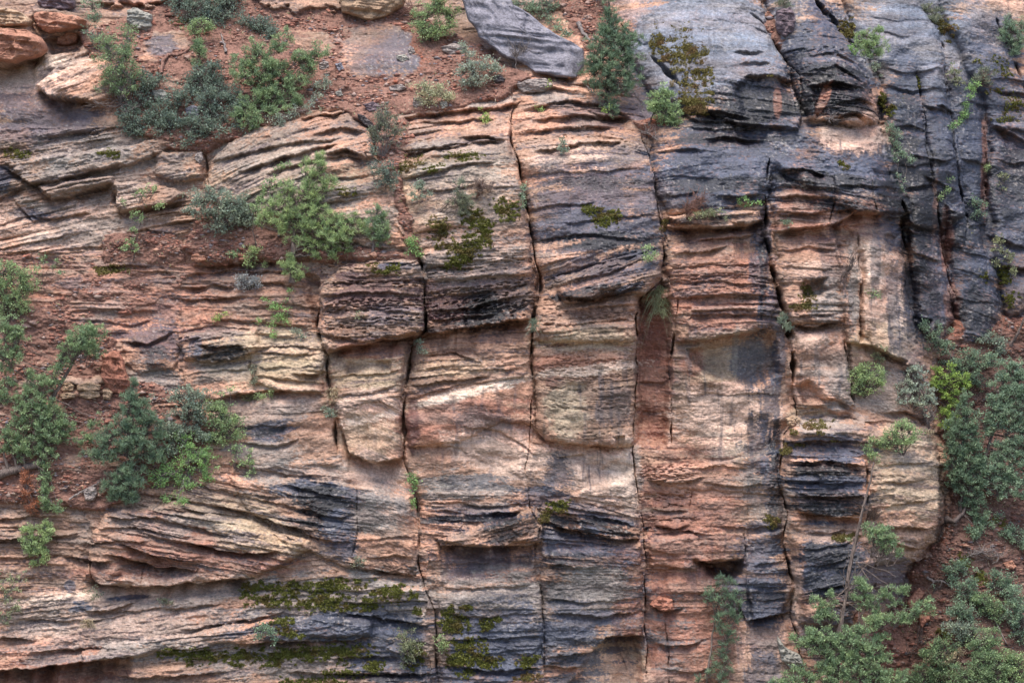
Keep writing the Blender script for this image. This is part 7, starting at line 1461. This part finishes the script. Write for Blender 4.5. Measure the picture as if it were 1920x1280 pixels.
grass('grass_tuft', 'straw grass tuft on the dark diagonal joint beside the blue dome', 'grass', gC, (1260,160), 10, 12, 'straw', 70, .6)
grass('grass_tuft', 'olive grass fringe on the lower edge of the yellow layered rocks', 'grass', gC, (470,748), 26, 12, 'olive', 90, .4)

# ------------------------------------------------------------------ moss
moss('round brown-green moss patch high on the blue dome, the larger and upper of two', [(1276,82,48,36,15)], -.30, 'mossdk', dens=1.6)
moss('oval moss patch on the dome below the large one, beside the small juniper', [(1306,172,28,38,0)], -.30, 'mossdk', dens=1.6)
moss('small moss dot between the two big patches of the blue dome', [(1270,132,10,7,0)], -.1, 'mossdk')
moss('green moss patch in the middle of the dark purple bed', [(1130,408,30,16,0),(1104,390,14,6,0)], -.1)
moss('vivid green patch on the edge of the grey beds left of the long joint', [(950,392,26,22,0)], .05)
moss('largest hanging moss drift on the grey beds of the upper middle', [(892,412,28,24,0),(878,460,22,30,0),(856,492,24,14,0),(910,446,20,16,0)], .05)
moss('brown-green moss left of the largest hanging drift', [(826,436,24,28,0),(846,462,18,14,0)], .1, 'mossdk')
moss('long moss strip under the rim of the upper middle beds', [(866,292,36,12,-6),(812,314,20,10,-20)], .0)
moss('olive moss at the left end of the upper middle rim', [(768,308,34,16,-10)], .1, 'mossdk')
moss('small green patch on the arched grey bed right of the yellow-green pine', [(648,358,18,8,0)], -.05)
moss('moss dots on top of the maroon block under the red soil pocket', [(722,508,22,9,0),(698,498,16,6,0),(740,500,14,6,0)], .0)
moss('small green cushion on the far left grey beds', [(34,286,22,9,0)], -.15)
moss('small green cushion on the left beds right of the other cushion', [(202,288,18,8,0)], -.15)
moss('moss smear under the bare grey rock strip at the left', [(210,506,36,9,0)], .0, 'mossdk')
moss('upper long band of moss on the dark lower left beds', [(560,1100,90,16,4),(600,1128,110,20,2),(500,1124,60,16,6),(640,1098,60,14,0),(690,1126,50,18,0),(460,1104,30,10,0)], .2)
moss('lower long band of moss on the dark lower left beds', [(390,1230,90,16,0),(480,1232,90,18,0),(580,1224,90,22,0),(650,1220,60,22,0),(330,1224,40,14,0)], .2)
moss('moss spreading at the bottom edge left of the long joint', [(580,1278,60,10,0),(640,1262,40,10,0)], .05)
moss('moss clump between the two long bands of moss', [(540,1184,30,12,20),(528,1166,20,10,0)], .05)
moss('moss dots right of the upper long band', [(740,1110,40,16,0),(776,1116,12,10,0),(784,1144,9,8,0)], .08)
moss('moss beside the olive bushy shrub in the bottom joint', [(776,1226,20,26,0),(700,1250,22,14,0)], .08)
moss('bright moss drift right of the joint, upper one', [(850,1168,28,20,0),(840,1146,16,12,0),(872,1140,14,7,0)], -.05)
moss('bright moss drift at the bottom centre, the widest right of the joint', [(876,1222,34,26,-10),(910,1240,36,12,0),(876,1262,20,8,0),(860,1240,20,14,0)], -.02)
moss('small bright moss patch right of the upper drift', [(914,1170,14,11,0),(932,1162,8,5,0)], -.1)
moss('bright moss cushion at the bottom right of the widest drift', [(990,1240,20,12,0)], -.12)
moss('moss at the bottom edge under the widest drift', [(988,1268,24,9,0)], .05, 'mossdk')
moss('moss cushion on the top of the crossing dark beds', [(1046,946,22,10,-20),(1060,960,14,6,20)], -.08)
moss('small moss cushion in the joint left of the crossing dark beds', [(1020,968,10,12,0)], -.1, 'mossdk')
moss('dark moss on the lichened shoulder of the pillar', [(1514,552,18,24,0),(1508,574,26,8,0)], .0, 'mossdk')
moss('moss cap on the rounded grey shoulder above the dark banded wall', [(1532,800,28,12,0),(1488,808,8,7,0)], -.08, 'mossdk')
moss('moss at the left end of the dark banded wall', [(1474,842,12,10,0),(1498,834,12,5,0),(1566,826,8,5,0)], .0, 'mossdk')
moss('moss smear by the long joint left of the dark banded wall', [(1448,976,14,14,0)], .0, 'mossdk')
moss('moss on the ledge behind the leaning dead trunk', [(1578,1008,20,8,0),(1600,1004,14,6,0)], -.05, 'mossdk')
moss('brown moss patch at the top right by the dark bush', [(1776,56,18,18,40),(1760,42,12,10,0)], -.05, 'mossdk')
moss('moss hanging beside the top fissure', [(1586,50,14,16,0),(1594,64,10,10,0)], -.05, 'mossdk')
moss('long moss patch on the grey bulge at the right', [(1864,120,36,14,15),(1880,132,20,9,15)], .0)
moss('moss patch on the banded wall at the right edge', [(1898,196,22,22,0),(1886,224,24,7,0),(1866,172,16,6,0)], .0)
moss('bright moss lines on the dark walls right of the hanging vine', [(1654,190,8,14,0),(1692,188,7,14,0),(1668,208,14,10,0),(1720,152,5,14,0)], .05)
moss('moss on the ledge right of the wet black wall', [(1842,520,16,14,0),(1886,516,20,18,0),(1822,440,9,24,0),(1896,560,18,14,0)], .05)
moss('moss tufts on the dark beds of the upper dome', [(1452,124,10,14,0),(1452,140,14,5,0)], .0, 'mossdk')
moss('moss tuft under the thin crack of the folded walls', [(1587,313,7,6,0),(1576,306,5,6,0)], -.1)
moss('bright moss spot on the brown scree left of the grey leafless brush', [(1806,1052,14,16,30)], -.1)
moss('bright moss spot on the brown scree above the long thicket bush', [(1838,1084,16,12,0)], -.1)
moss('bright moss spot on the brown scree right of the conifer foot', [(1870,980,16,9,0)], -.1)
moss('bright moss spot beside the grey-leaved bush of the thicket', [(1770,1186,16,10,0)], -.1)
moss('small moss on the scree above the dark scrub at the top left', [(340,36,14,11,0)], -.1)
moss('small moss strip in the joint left of the red ledge', [(1244,420,7,12,0)], -.1, 'mossdk')
